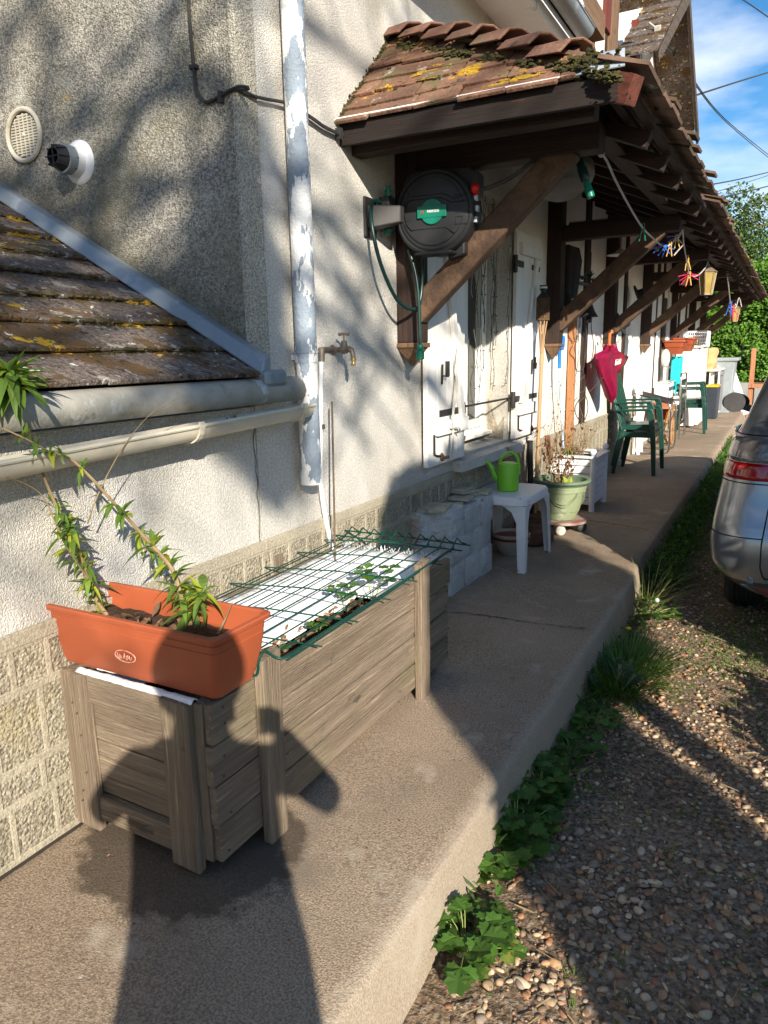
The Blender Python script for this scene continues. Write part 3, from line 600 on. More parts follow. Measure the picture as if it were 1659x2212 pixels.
# ================================================================== PORCH CANOPY
EX, EZ, WZ, Y0, YH, Y1 = 1.16, 2.20, 2.68, 2.77, 3.27, 17.0
canopy = thing('porch_canopy', 'long tiled lean-to porch roof on dark timber brackets along the facade', 'porch canopy', (0, 3.3, 0))
TX, TY, TZ = M['timber']
PY = [3.31, 5.78, 7.80, 9.90, 12.25, 14.7, 16.6]
def pt(x, y, z): return Vector((x, y, z))
for i, y in enumerate(PY):
    g = MB(); w = .062
    g.box((.0, y - w, 1.345), (.11, y + w, 2.62)); ps = g.build('post', TZ, canopy, bevel=.006)
    g = MB(); g.box((-.0, y - w - .006, 1.322), (.118, y + w + .006, 1.345))
    g.hexa([pt(.045, y - .004, 1.235), pt(.06, y - .004, 1.235), pt(.06, y + .004, 1.235), pt(.045, y + .004, 1.235), pt(0, y - w, 1.322), pt(.11, y - w, 1.322), pt(.11, y + w, 1.322), pt(0, y + w, 1.322)])
    g.build('post_tip', M['timber_tip'][2], ps, bevel=.003)
    g = MB(); g.beam((.11, y, 2.145), (.93, y, 2.145), .11, .105); g.build('tie_beam', TX, canopy, bevel=.006)
    g = MB()
    a = Vector((.075, y, 1.475)); b = Vector((.80, y, 2.125)); n = 8; V = []
    g.beam(a, b, .085, .115); g.build('brace', M['timber_brace'] if i else M['timber_brace'], canopy, bevel=.012)
# purlins and hip-end beams
g = MB(); g.beam((.87, Y0 + .1, 2.245), (.87, Y1, 2.245), .09, .09); g.build('purlin', TY, canopy, bevel=.005)
g = MB(); g.beam((.0, Y0 + .13, 2.155), (1.0, Y0 + .13, 2.155), .08, .10); g.build('hip_beam', TX, canopy, bevel=.006)
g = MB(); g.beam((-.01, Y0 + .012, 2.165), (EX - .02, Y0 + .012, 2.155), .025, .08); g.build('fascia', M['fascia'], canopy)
g = MB(); g.beam((.0, Y0 + .0, 2.222), (.95, Y0 + .0, 2.215), .04, .005); g.build('white_strip', M['white_paint'], canopy)
def roofz(x): return WZ - (WZ - EZ) * x / EX
g = MB()
yy = list(np.arange(3.45, Y1, .47))
for y in yy: g.beam((0, y, WZ - .078), (EX - .07, y, EZ - .062), .055, .062)
g.build('rafters', TX, canopy, bevel=.003)
g = MB()                                        # hip rafter and jack rafters of the near end
g.beam((.0, YH, WZ - .06), (EX - .01, Y0 + .01, EZ - .06), .06, .09)
for x in (.25, .5, .75):
    yt = YH - (YH - Y0) * x / EX; g.beam((x, Y0 + .02, EZ - .05), (x, yt, roofz(x) - .05), .05, .06)
g.build('hip_rafter', M['redtimber2'], canopy)
g = MB()
for i in range(13):
    x = .04 + i * .088; y0 = YH - (YH - Y0) * x / EX; g.beam((x, y0, roofz(x) - .034), (x, Y1, roofz(x) - .034), .034, .022)
g.build('laths', TY, canopy)
g = MB()
for i in range(6):
    s = (i + .5) / 6; x1 = EX * (1 - s); g.beam((.0, Y0 + (YH - Y0) * s, EZ + (WZ - EZ) * s - .03), (x1, Y0 + (YH - Y0) * s, EZ + (WZ - EZ) * s - .03), .03, .02)
g.build('hip_laths', TX, canopy)
# tiles of the long slope
rnd = random.Random(21)
def tile(mb, a, r, u, nrm, w, ln, th, tilt):      # a: lower left corner, r: along course, u: up slope
    P = [a + nrm * tilt, a + r * w + nrm * tilt, a + r * w + u * ln, a + u * ln]; mb.hexa(P + [p + nrm * th for p in P])
u = Vector((-EX, 0, WZ - EZ)).normalized(); nr_ = Vector((WZ - EZ, 0, EX)).normalized(); LS = math.hypot(EX, WZ - EZ)
g = MB(); nrow = 11; ex = LS / nrow
for i in range(nrow):
    a = Vector((EX, 0, EZ)) + u * (i * ex - .03); y = Y0 + (EX - a.x) * (YH - Y0) / EX + (.085 if i % 2 else 0)
    while y < Y1:
        if not (i < 2 and rnd.random() < .03):
            j = rnd.gauss(0, .004) if y < 9 else rnd.gauss(0, .003); q = a.copy(); q.y = y; tile(g, q + u * rnd.uniform(-.012, .012), Vector((0, 1, rnd.gauss(0, .012))), u, nr_, .165, ex + .06, .013, .014 + abs(j))
        y += .17
for (yy_, dx) in ((3.35, .03), (3.9, .045), (4.15, .03), (4.8, .05), (5.6, .03), (5.75, .05), (6.6, .035)):     # slipped tiles standing proud of the eave
    tile(g, Vector((EX + dx, yy_, EZ + .03)), Vector((0, 1, .03)), u, nr_, .16, .2, .013, .02)
g.build('roof_tiles', M['tile_old'], canopy)
# hip end: seven courses
hu = Vector((0, YH - Y0, WZ - EZ)); HL = hu.length; hu.normalize(); hn = Vector((0, -(WZ - EZ), YH - Y0)).normalized()
g = MB(); nrow = 7; ex = HL / nrow * .98
for i in range(nrow):
    s = i / nrow; xmax = EX * (1 - s) - (.20 if i == 0 else .06) ; x = -.01 - rnd.uniform(0, .1)
    base = Vector((0, Y0, EZ)) + hu * (i * ex - .02)
    while x < xmax - .03:
        w = min(.185, xmax - x); xa = max(x, -.005); a = base + Vector((xa, 0, 0)); sag = rnd.gauss(0, .005)
        if w - (xa - x) > .02: tile(g, a + hu * rnd.uniform(-.012, .012), Vector((1, 0, rnd.gauss(0, .028))), hu, hn, w - (xa - x) - .003, ex + .05, .014, .012 + abs(sag))
        x += .188
g.build('hip_tiles', M['tile'], canopy, bevel=.0025)
# ridge tiles riding on the hip
hd = Vector((EX, Y0 - YH, EZ - WZ)); HLn = hd.length; hd.normalize(); nseg = 7
side = hd.cross(Vector((0, 0, 1))).normalized(); upv = side.cross(hd).normalized()
for i in range(nseg):
    g = MB(); p0 = Vector((0, YH, WZ)) + hd * (.0 + i * .155) + Vector((0, 0, .045)); p1 = p0 + hd * .172
    V = []; F = []; n = 5; jz = rnd.gauss(0, .006); jt = rnd.gauss(0, .05); side_ = (side + upv * jt).normalized()
    for pp, rr, lift in ((p0, .090, jz), (p1, .108, .028 + jz)):
        for kk in range(n):
            a = math.pi * (.03, .30, .5, .70, .97)[kk]
            for q in (rr, rr - .016): V.append(pp + side_ * (q * 1.05 * math.cos(a)) + upv * (q * .62 * math.sin(a) - .05 + lift))
    for kk in range(n - 1):
        o0, o1 = kk * 2, (kk + 1) * 2; b = n * 2
        F += [(o0, o1, b + o1, b + o0), (o0 + 1, b + o0 + 1, b + o1 + 1, o1 + 1), (o0, o0 + 1, o1 + 1, o1), (b + o0, b + o1, b + o1 + 1, b + o0 + 1)]
    b = n * 2; F += [(0, b, b + 1, 1), (2 * n - 2, 2 * n - 1, b + 2 * n - 1, b + 2 * n - 2)]
    g.add(V, F); g.build('ridge_tile', M['tile_plain'], canopy, bevel=.006)
g = MB(); rnd = random.Random(5)
for i in range(1500):
    t_ = rnd.uniform(.02, .98) if i % 2 else min(.98, rnd.choice([.13, .26, .39, .52, .65, .78, .91]) + rnd.gauss(0, .02))
    if i % 2 and mnoise.noise(Vector((t_ * 7, 3, 1))) < 0: continue
    p = Vector((0, YH, WZ)) + hd * (HLn * t_) + Vector((rnd.gauss(0, .010), -.085 + rnd.gauss(0, .009), -.056 + rnd.gauss(0, .009))); clump(g, p, rnd.uniform(.003, .012), (1.2, 1, .6), 6)
for i in range(260):
    p = Vector((EX - .17 + rnd.gauss(0, .045), Y0 + .04 + rnd.gauss(0, .02), EZ + .06 + rnd.gauss(0, .015))); clump(g, p, rnd.uniform(.005, .014), (1, 1, .7), 6)
for i in range(420):
    y = Y0 + rnd.random() * 11
    if mnoise.noise(Vector((y * 3, 0, 8))) > 0: clump(g, (EX + rnd.gauss(-.01, .012), y, EZ + .03 + rnd.gauss(0, .006)), rnd.uniform(.005, .014), (1, 1.6, .6), 6)
for i in range(420):                                           # dirt and moss in the valley against the wall
    t_ = rnd.random(); clump(g, (rnd.uniform(-.004, .02), Y0 + (YH - Y0) * t_ + rnd.gauss(0, .008), EZ + (WZ - EZ) * t_ + .028 + rnd.gauss(0, .005)), rnd.uniform(.003, .009), (.7, 1, 1), 6)
for i in range(160):
    s_ = rnd.uniform(.05, .9); x = rnd.uniform(.02, EX * (1 - s_)); 
    if mnoise.noise(Vector((x * 6, s_ * 6, 21))) > .1: clump(g, Vector((x, Y0, EZ)) + hu * (HL * s_) + hn * .024, rnd.uniform(.004, .011), (1.4, .8, .5), 6)
tag(g.build('moss', M['moss2'], canopy, smooth=True), kind='stuff')
exh = HL / 7 * .98
g = MB()
z2r = reg(1200, 0, 1.659)
for k_, (a_, b_, rx, rs) in enumerate([(680, 330, .05, .022), (665, 405, .05, .02), (790, 500, .07, .016), (850, 475, .03, .012), (905, 490, .02, .012), (1050, 500, .075, .026), (1400, 535, .07, .022), (815, 545, .05, .01), (985, 615, .02, .008), (1250, 585, .05, .008), (1105, 465, .03, .01)]):
    d = Vector(_ray(*z2r(a_, b_))); t_ = (Vector((0, Y0, EZ)) - Vector(CAM)).dot(hn) / d.dot(hn); P = Vector(CAM) + d * t_; s0_ = (P - Vector((0, Y0, EZ))).dot(hu)
    rag(g, P, Vector((1, 0, 0)), hu, rx * 1.0, rs * 1.1, k_ * 5 + 2, lambda u_, v_, inn, s0_=s0_: hn * (.0285 - .012 * (((s0_ + v_ + .02) % exh) / (exh + .05)) + (.002 if inn else 0)))
tag(g.build('lichen', M['lichen'], canopy), kind='stuff')
g = MB(); a = Vector((.93, Y0 - .012, EZ + .012)); g.hexa([a, a + Vector((.19, 0, .0)), a + Vector((.17, .085, .082)), a + Vector((.045, .085, .082))] + [q + hn * .004 for q in (a, a + Vector((.19, 0, 0)), a + Vector((.17, .085, .082)), a + Vector((.045, .085, .082)))]); g.build('zinc_patch', M['zinc_bright'], canopy)
# ================================================================== THINGS AT THE NEAR WALL
GX, GY, GZ = M['grey_wood']
# ---- wooden planter with corner posts
pl = thing('wooden_planter', 'long raised planter box of weathered grey boards standing on the terrace', 'planter', (.27, 1.9, 0))
g = MB(); zb, zt = .045, .480; n = 4; FY = lambda x: 1.236 - .008 * x / .53
hs = [.0, .105, .215, .325, .435]
R4 = random.Random(8)
for i in range(4):                                     # side boards toward the yard and toward the wall
    for xo, side in ((.505, 0), (.012, 1)):
        za, zb_ = zb + hs[i] + .002, zb + hs[i + 1] - .002; xa = xo + R4.uniform(-.003, .003); y0 = FY(xo) + R4.uniform(-.008, .004); y1 = 2.66 + R4.uniform(-.012, .012) + (.0 if side == 0 else .03)
        g = MB(); g.hexa([(xa, y0, za), (xa + .024, y0, za), (xa + .024, y1, za + R4.uniform(-.004, .004)), (xa, y1, za), (xa, y0, zb_), (xa + .024, y0, zb_), (xa + .024, y1, zb_ + R4.uniform(-.003, .003)), (xa, y1, zb_)])
        g.build('side_board', GY, pl, bevel=.002)
eb = [(.0, .07), (.075, .125), (.13, .235), (.24, .345), (.35, .435)]
for i, (a, b) in enumerate(eb):
    g = MB(); x0, x1 = .075, .405; yo = .0
    if i == 4: x1 = .375; yo = .012
    if i == 0: x0 = .10; yo = .016
    if i == 1: yo = -.004
    pA = lambda x, z, o: Vector((x, FY(x) - o, z))
    g.hexa([pA(x0, zb + a, yo), pA(x1, zb + a - .004, yo), pA(x1, zb + a, yo - .024), pA(x0, zb + a, yo - .024), pA(x0, zb + b, yo), pA(x1, zb + b - .003, yo), pA(x1, zb + b, yo - .024), pA(x0, zb + b, yo - .024)])
    g.build('end_board', GX, pl, bevel=.003)
for x0, x1, o in ((.006, .105, .024), (.380, .475, .026)):
    g = MB(); g.hexa([pA(x0, zb - .03, o), pA(x1, zb - .035, o), pA(x1, zb - .03, 0), pA(x0, zb - .03, 0), pA(x0, zt + .0, o), pA(x1, zt - .004, o), pA(x1, zt, 0), pA(x0, zt, 0)]); g.build('end_post', GZ, pl, bevel=.004)
g = MB(); g.hexa([pA(.475, zb, .006), pA(.504, zb, .006), pA(.504, zb, -.03), pA(.475, zb, -.03), pA(.475, zt - .005, .006), pA(.504, zt, .006), pA(.504, zt, -.03), pA(.475, zt, -.03)]); g.build('end_post', GZ, pl, bevel=.003)
for y, z1_, tip in ((1.43, .543, 0), (2.37, .548, 0)):
    g = MB(); g.hexa([(.529, y - .035, .0), (.558, y - .035, .0), (.558, y + .04, .0), (.529, y + .04, .0), (.529, y - .037, z1_ - .01), (.560, y - .037, z1_ - .01), (.560, y + .042, z1_), (.529, y + .042, z1_)]); g.build('side_post', GZ, pl, bevel=.003)
for y, z1_ in ((1.45, .53), (2.2, .55)):
    g = MB(); g.box((-.0, y - .04, .0), (.011, y + .04, z1_)); g.build('side_post', GZ, pl, bevel=.003)
g = MB(); g.box((.03, 2.63, zb), (.505, 2.655, .47)); g.build('end_board', GX, pl, bevel=.003)
g = MB(); R4 = random.Random(77)
for i in range(4):
    for yy_ in (1.262, 2.64):
        for dz in (.03, .078):
            if R4.random() < .8: g.ball((.530, yy_ + R4.uniform(-.016, .016), zb + hs[i] + dz + R4.uniform(-.014, .014)), .0036, 6)
for x_, n_ in ((.05, 6), (.43, 6)):
    for k in range(n_): g.ball((x_ + R4.uniform(-.03, .03), 1.2085, .08 + k * .065 + R4.uniform(-.025, .025)), .0034, 6)
tag(g.build('nail_heads', M['rust'], pl, smooth=True), kind='stuff')
g = MB(); g.box((.04, 1.35, .03), (.50, 2.6, .05)); g.build('bottom_board', GY, pl)
M['liner'] = mat('white_woven_liner', (.80, .81, .82), (.70, .71, .72), 6, .7, .8, 40, speck=.06, sscale=200, spots=[((.45, .40, .33), 5, .64, .74)])
g = MB()                                          # woven liner: wrinkled inner skin, folded over the end
def cloth(mb, f, nu, nv):
    V = [f(i / nu, j / nv) for i in range(nu + 1) for j in range(nv + 1)]
    mb.add(V, [(i * (nv + 1) + j, i * (nv + 1) + j + 1, (i + 1) * (nv + 1) + j + 1, (i + 1) * (nv + 1) + j) for i in range(nu) for j in range(nv)])
wr = lambda a, b, s=.006: s * mnoise.noise(Vector((a * 14, b * 14, 2)))
cloth(g, lambda a, b: (.048 + wr(a * 1.2, b * .4) * 2 + (1 - b) * (.23 + .05 * mnoise.noise(Vector((a * 5, 3, 1)))) * min(1, a * 4), 1.30 + a * 1.32, .375 + .02 * mnoise.noise(Vector((a * 8, b * 3, 6))) * (1 - b) + b * (.11 + .02 * mnoise.noise(Vector((a * 9, 0, 0))))), 70, 6)
cloth(g, lambda a, b: (.492 + wr(a * 1.2, b * .4 + 5), 1.33 + a * 1.29, .36 + b * (.10 + .014 * mnoise.noise(Vector((a * 12, 4, 0))))), 70, 6)
cloth(g, lambda a, b: (.048 + a * .445, 2.615 + wr(a, b) * 1.5 - .27 * (1 - b), .375 + b * (.115 + .012 * mnoise.noise(Vector((a * 9, 9, 0))))), 30, 6)
cloth(g, lambda a, b: (.06 + a * .42, FY(.06 + a * .42) + .012 - b * .028, .478 + .010 * math.sin(b * 3.14) + .003 * mnoise.noise(Vector((a * 20, b, 0)))), 30, 4)
ln = g.build('liner', M['liner'], pl, smooth=True, sharp=180)
m_ = ln.modifiers.new('thick', 'SOLIDIFY'); m_.thickness = .002
g = MB(); R = random.Random(4)                     # frayed threads on the rim
for i in range(150):
    x = R.uniform(.05, .5); p = Vector((x, 2.612, .482 + R.uniform(0, .01))); g.tube([p, p + Vector((R.gauss(0, .006), R.gauss(-.004, .012), R.uniform(.005, .028)))], .0011, 3)
for i in range(110):
    y = R.uniform(1.9, 2.6); p = Vector((.490, y, .455)); g.tube([p, p + Vector((R.gauss(.004, .006), R.gauss(0, .006), R.uniform(.003, .02)))], .0011, 3)
tag(g.build('frayed_edge', M['liner'], ln), kind='stuff')
g = MB(); V = []; nx_, ny_ = 22, 64
for j in range(ny_ + 1):
    for i in range(nx_ + 1):
        x, y = .045 + i * .455 / nx_, 1.32 + j * 1.3 / ny_; V.append((x, y, .33 + .022 * mnoise.noise(Vector((x * 9, y * 9, 0))) + .014 * mnoise.noise(Vector((x * 30, y * 30, 2))) + .05 * max(0, (x - .3) / .2)))
g.add(V, [(j * (nx_ + 1) + i, j * (nx_ + 1) + i + 1, (j + 1) * (nx_ + 1) + i + 1, (j + 1) * (nx_ + 1) + i) for j in range(ny_) for i in range(nx_)]); g.build('soil', M['soil'], pl, smooth=True)
M['deadleaf'] = mat('dead_leaf', (.24, .14, .08), (.14, .08, .045), 20, .8, rand=.4)
def litter(c, n, rx, ry, parent, sz=.03, seed=1, m='deadleaf', name='dead_leaves'):
    g = MB(); R = random.Random(seed)
    for i in range(n):
        p = Vector(c) + Vector((R.uniform(-rx, rx), R.uniform(-ry, ry), R.uniform(0, .012))); d = Vector((R.gauss(0, 1), R.gauss(0, 1), R.gauss(.1, .3)))
        g.leaf(p, d, (R.gauss(0, .5), R.gauss(0, .5), 1), sz * R.uniform(.6, 1.4), sz * R.uniform(.4, .8), .8, R.uniform(-.8, .9))
    return g.build(name, M[m], parent, fix=False)
litter((.36, 1.9, .365), 210, .13, .55, pl, .032, 3)
# ---- green wire panel
M['green_wire'] = mat('green_coated_wire', (.003, .055, .036), (.003, .04, .028), 10, .4)
wm = thing('wire_mesh_panel', 'green welded wire mesh panel laid flat over the planter', 'wire mesh', (.3, 2.0, .53))
g = MB(); R = random.Random(2); xs_ = [.07 + i * .0545 for i in range(10)]
def mz(x, y): return .505 + .028 * (y - 1.45) / 1.2 + (.04 if x > .5 else 0) * 0 + .010 * math.sin(x * 8)
for x in xs_: g.tube([(x + .0, 1.50, mz(x, 1.5)), (x, 2.0, mz(x, 2.0)), (x - .01, 2.66, mz(x, 2.66))], .0026, 6)
for y in (1.56, 1.76, 1.97, 2.17, 2.38, 2.58): g.tube([(.02, y - .06, mz(0, y) + .004), (.3, y - .01, mz(.3, y) + .004), (.60, y + .05, mz(.6, y) + .004)], .0026, 6)
for y in (2.61, 2.70): g.tube([(.0 - .02, y, .535), (.30, y, .535), (.60, y + .01, .528)], .0032, 6)
P = []
for i, x in enumerate(xs_): g.tube([(x, 2.60, mz(x, 2.6)), (x + .003, 2.66, .567), (x + .006, 2.695, .541), (x + .022, 2.715, .530)], .003, 6)
g.tube(smoothpath([(.02, 1.47, .50), (.40, 1.40, .502), (.50, 1.375, .50), (.545, 1.385, .497), (.556, 1.385, .54), (.562, 1.405, .56), (.575, 1.43, .535), (.59, 1.46, .528), (.585, 1.6, .528), (.58, 1.9, .53), (.575, 2.3, .535), (.565, 2.62, .54)], 4), .0036, 6)
g.build('wire', M['green_wire'], wm, smooth=True)
# ---- thin rod
g = MB(); g.tube([(.10, 2.47, .36), (.055, 2.56, 1.11)], .0042, 8); tag(g.build('plant_stake', M['bark'], None, smooth=True, loc=(.1, 2.47, .36)), 'thin straight brown stake standing in the far end of the planter', 'stake')
# ---- strawberry plants
def lobed(mb, p, d, up, sz, R):                  # toothed rounded leaf, folded on its midrib
    p = Vector(p); d = Vector(d).normalized(); r = d.cross(Vector(up)); r = r.normalized() if r.length > 1e-3 else d.orthogonal().normalized(); u = r.cross(d)
    out = []; n = 13
    for i in range(n):
        t = -1 + 2 * i / (n - 1); a = t * 2.15; q = (.52 + .16 * math.cos(a) + (.10 if i % 2 else -.08)) * sz
        out.append(p + d * (.48 * sz + q * math.cos(a) * .95) + r * (q * math.sin(a)) + u * (abs(math.sin(a)) * .14 * sz - .10 * sz * (1 + math.cos(a)) * R))
    V = [p, p + d * (.5 * sz)] + out; F = [(1, 2 + i, 3 + i) for i in range(n - 1)] + [(0, 2, 1), (0, 1, 1 + n)]
    mb.add(V, F)
def trefoil_plant(name, c, n, h, sz, label, cat, group, seed, parentless=True, m='weed', spread=.6):
    R = random.Random(seed); t = thing(name, label, cat, c, group); st = MB(); lf = MB(); c = Vector(c)
    for i in range(n):
        a = R.uniform(0, 6.28); hh = h * R.uniform(.45, 1); tip = c + Vector((math.cos(a) * spread * hh * R.uniform(.4, 1.2), math.sin(a) * spread * hh * R.uniform(.4, 1.2), hh))
        st.tube([c, c.lerp(tip, .5) + Vector((0, 0, .15 * hh)), tip], .0014, 4)
        b = R.uniform(0, 6.28)
        for k in range(3): lobed(lf, tip, (math.cos(b + k * 2.1), math.sin(b + k * 2.1), R.uniform(-.1, .35)), (0, 0, 1), sz * R.uniform(.8, 1.15), R.uniform(.1, .6))
    st.build('stem', M['stem_green'], t); lf.build('leaves', M[m], t, fix=False)
    return t
M['stem_green'] = mat('green_stem', (.22, .27, .08), (.16, .2, .05), 20, .6)
GS = 'strawberry plants in the wooden planter'
trefoil_plant('strawberry_plant', (.37, 2.30, .37), 4, .15, .042, 'tallest strawberry plant, in the shaded far end of the planter', 'plant', GS, 1)
trefoil_plant('strawberry_plant', (.31, 2.20, .37), 3, .10, .04, 'bright sunlit strawberry plant beside the thin stake', 'plant', GS, 2)
trefoil_plant('strawberry_plant', (.36, 1.95, .37), 3, .05, .028, 'small strawberry plant halfway along the wooden planter', 'plant', GS, 3)
trefoil_plant('strawberry_plant', (.40, 1.62, .38), 4, .06, .034, 'small strawberry plant right behind the terracotta window box', 'plant', GS, 4)
trefoil_plant('strawberry_plant', (.47, 1.45, .38), 5, .09, .045, 'strawberry plant squeezed between window box and near side post', 'plant', GS, 5)
# ---- terracotta window box
wb = thing('window_box', 'terracotta plastic window box with two leggy shrubs on the near end of the planter', 'window box', (.27, 1.33, .49))
def ringbox(mb, lv, corner=.02, n=4):            # stacked rounded rectangles; lv: (x0,x1,y0,y1,z)
    rings = []
    for x0, x1, y0, y1, z in lv:
        r = min(corner, (x1 - x0) / 2.1, (y1 - y0) / 2.1); P = []
        for cx_, cy_, a0 in ((x1 - r, y1 - r, 0), (x0 + r, y1 - r, 90), (x0 + r, y0 + r, 180), (x1 - r, y0 + r, 270)):
            for k in range(n + 1): a = rad(a0 + 90 * k / n); P.append((cx_ + r * math.cos(a), cy_ + r * math.sin(a), z))
        rings.append(P)
    m = len(rings[0]); V = [p for q in rings for p in q]; F = []
    for i in range(len(rings) - 1):
        for k in range(m): F.append((i * m + k, i * m + (k + 1) % m, (i + 1) * m + (k + 1) % m, (i + 1) * m + k))
    F.append(tuple(range(m))[::-1]); F.append(tuple((len(rings) - 1) * m + k for k in range(m))); mb.add(V, F)
def sc(x0, x1, y0, y1, z, e): return (x0 + e, x1 - e, y0 + e, y1 - e, z)
B = (-.045, .578, 1.203, 1.425)
g = MB(); ringbox(g, [sc(*B, .492, .038), sc(*B, .497, .036), sc(*B, .53, .026), sc(*B, .58, .017), sc(*B, .618, .012), sc(*B, .619, .0135), sc(*B, .622, .0135), sc(*B, .623, .012), sc(*B, .638, .010), sc(*B, .6385, .0115), sc(*B, .641, .0115), sc(*B, .6415, .010), sc(*B, .648, .009), sc(*B, .650, 0), sc(*B, .660, -.002), sc(*B, .664, .0), sc(*B, .665, .010), sc(*B, .660, .014), sc(*B, .62, .020), sc(*B, .585, .03)], .02, 5)
wbb = g.build('box', M['terracotta'], wb, smooth=True, sharp=30)
M['emboss'] = mat('embossed_badge', (.72, .42, .33), (.50, .16, .08), 70, .35)
g = MB()                                          # raised oval badge with illegible relief
bc = Vector((.262, 1.2185, .560)); 
ov = [bc + Vector((.036 * math.cos(a), 0.0, .0155 * math.sin(a))) for a in np.linspace(0, 2 * math.pi, 28, endpoint=False)]
for p in ov: p.y += (.62 - p.z) * .02
g.tube(ov, .0016, 5, closed=True)
R = random.Random(7)
for i in range(13):
    x = -.024 + i * .004; a = bc + Vector((x, 0, R.uniform(-.009, -.003))); b = bc + Vector((x + R.uniform(-.004, .006), 0, R.uniform(.001, .009))); g.tube([a, b], .0012, 4)
g.build('badge', M['emboss'], wbb, smooth=True)
g = MB(); V = []; 
for j in range(12):
    for i in range(34): x, y = .0 + i * .54 / 33, 1.235 + j * .16 / 11; V.append((x, y, .605 + .012 * mnoise.noise(Vector((x * 25, y * 25, 0)))))
g.add(V, [(j * 34 + i, j * 34 + i + 1, (j + 1) * 34 + i + 1, (j + 1) * 34 + i) for j in range(11) for i in range(33)]); g.build('soil', M['soil'], wb, smooth=True)
litter((.27, 1.30, .615), 26, .1, .05, wb, .03, 5)
# ---- two leggy shrubs in the box
def shrub(label, base, stems, seed, group):
    R = random.Random(seed); t = thing('shrub', label, 'shrub', base, group); st = MB(); lf = MB(); ly = MB()
    for path, leafy, r0 in stems:
        P = smoothpath([(atx(px, py, yy) if yy < .9 else aty(px, py, yy)) for px, py, yy in path], 5); n = len(P)
        st.tube(P, [r0 * (1 - .75 * i / (n - 1)) for i in range(n)], 6)
        for (a, b, dens, ls) in leafy:
            k0, k1 = int(a * (n - 1)), int(b * (n - 1))
            for i in range(k0, k1):
                node = R.random()
                for q in range(int(dens * R.choice([0, .4, 1.0, 1.5]))):
                    f = min(1, max(0, node + R.gauss(0, .12))); p = P[i].lerp(P[i + 1], f); d = (P[i + 1] - P[i]).normalized(); o = Vector((R.gauss(0, 1), R.gauss(0, 1), R.gauss(0, 1))); o -= d * o.dot(d); o.normalize()
                    L_ = ls * R.uniform(.42, 1.1); (ly if R.random() < .24 else lf).leaf(p, o * 1.0 + d * R.uniform(.2, .9) + Vector((0, 0, R.uniform(-.45, .25))), (0, 0, 1), L_, L_ * R.uniform(.26, .40), .35, R.uniform(-.1, 1.3))
    st.build('stem', M['stem'], t, smooth=True); lf.build('leaves', M['leaf'], t, fix=False); ly.build('yellowing_leaves', M['leafy'], t, fix=False)
GB = 'leggy shrubs in the terracotta window box'
shrub('leggy shrub with long twin stems at the left of the terracotta box', (.09, 1.32, .6), [
    ([(232, 1330, 1.32), (205, 1290, 1.32), (190, 1240, .07), (165, 1180, .075), (135, 1120, .08), (105, 1055, .085), (80, 985, .09), (58, 910, .1), (38, 850, .11), (18, 800, .12)], [(.03, .25, 6, .045), (.25, .52, 5, .05), (.66, .74, 7, .035), (.93, 1.0, 22, .085)], .0065),
    ([(190, 1250, .07), (150, 1190, .09), (120, 1130, .1), (95, 1075, .11), (55, 1045, .12), (0, 1028, .13)], [(.1, .45, 4, .045)], .003),
    ([(222, 1325, 1.32), (215, 1305, 1.33), (200, 1292, 1.33)], [(.2, 1, 3, .04)], .002)], 3, GB)
shrub('leggy shrub arching left with thick leaf clusters at the right of the terracotta box', (.40, 1.31, .6), [
    ([(412, 1350, 1.31), (392, 1290, 1.31), (372, 1230, 1.31), (330, 1180, 1.30), (285, 1130, .22), (240, 1080, .20), (195, 1030, .18), (150, 990, .165), (105, 975, .155), (60, 950, .15), (5, 925, .14)], [(.01, .30, 8, .06), (.30, .38, 5, .05), (.42, .50, 6, .045), (.60, .66, 5, .035), (.74, .92, 5, .042)], .0065),
    ([(190, 1130, .09), (205, 1085, .11), (235, 1020, .13), (270, 960, .15), (310, 910, .17), (345, 880, .18), (388, 860, .19)], [], .0022),
    ([(405, 1340, 1.31), (432, 1300, 1.30), (440, 1270, 1.30)], [(.1, 1, 6, .055)], .003)], 5, GB)
g = MB(); g.tube([atz(*p, z) for p, z in (((470, 1370), .62), ((488, 1335), .65), ((502, 1300), .70))] , [.004, .0025, .001], 6); tag(g.build('dry_twig', M['stem'], None, smooth=True, loc=(.5, 1.3, .62)), 'dry broken twig standing in the right corner of the terracotta box', 'twig')
# ---- tap and white pvc pipe
M['brass'] = mat('weathered_brass', (.22, .18, .14), (.13, .115, .10), 30, .55, .3, 80, metal=.5)
tp = thing('garden_tap', 'old brass garden tap on the rendered wall above the planter', 'tap', (0, 2.66, 1.32))
g = MB(); g.lathe([(.026, 0), (.026, .005), (.018, .009), (.014, .03), (.014, .05), (.018, .055), (.022, .07), (.018, .088)], (0, 2.66, 1.315), 14, (1, 0, 0)); g.tube(smoothpath([(.08, 2.66, 1.317), (.10, 2.66, 1.318), (.118, 2.66, 1.305), (.124, 2.66, 1.275)], 5), [.015] * 10 + [.012] * 6, 12); g.lathe([(.017, 0), (.016, .03), (.010, .034)], (.072, 2.66, 1.325), 12); g.build('body', M['brass'], tp, smooth=True)
g = MB(); g.tube([(.072, 2.66, 1.35), (.072, 2.66, 1.39)], .005, 8); g.tube([(.045, 2.655, 1.39), (.072, 2.66, 1.394), (.10, 2.665, 1.39)], [.009, .006, .009], 8); g.build('handle', M['brass'], tp, smooth=True)
g = MB(); g.lathe([(.015, 0), (.015, -.014), (.010, -.016), (.010, -.03), (.012, -.033), (.010, -.04)], (.124, 2.66, 1.275), 12); g.build('nozzle', mat('brass_connector', (.35, .24, .11), None, 20, .4, metal=.6), tp, smooth=True)
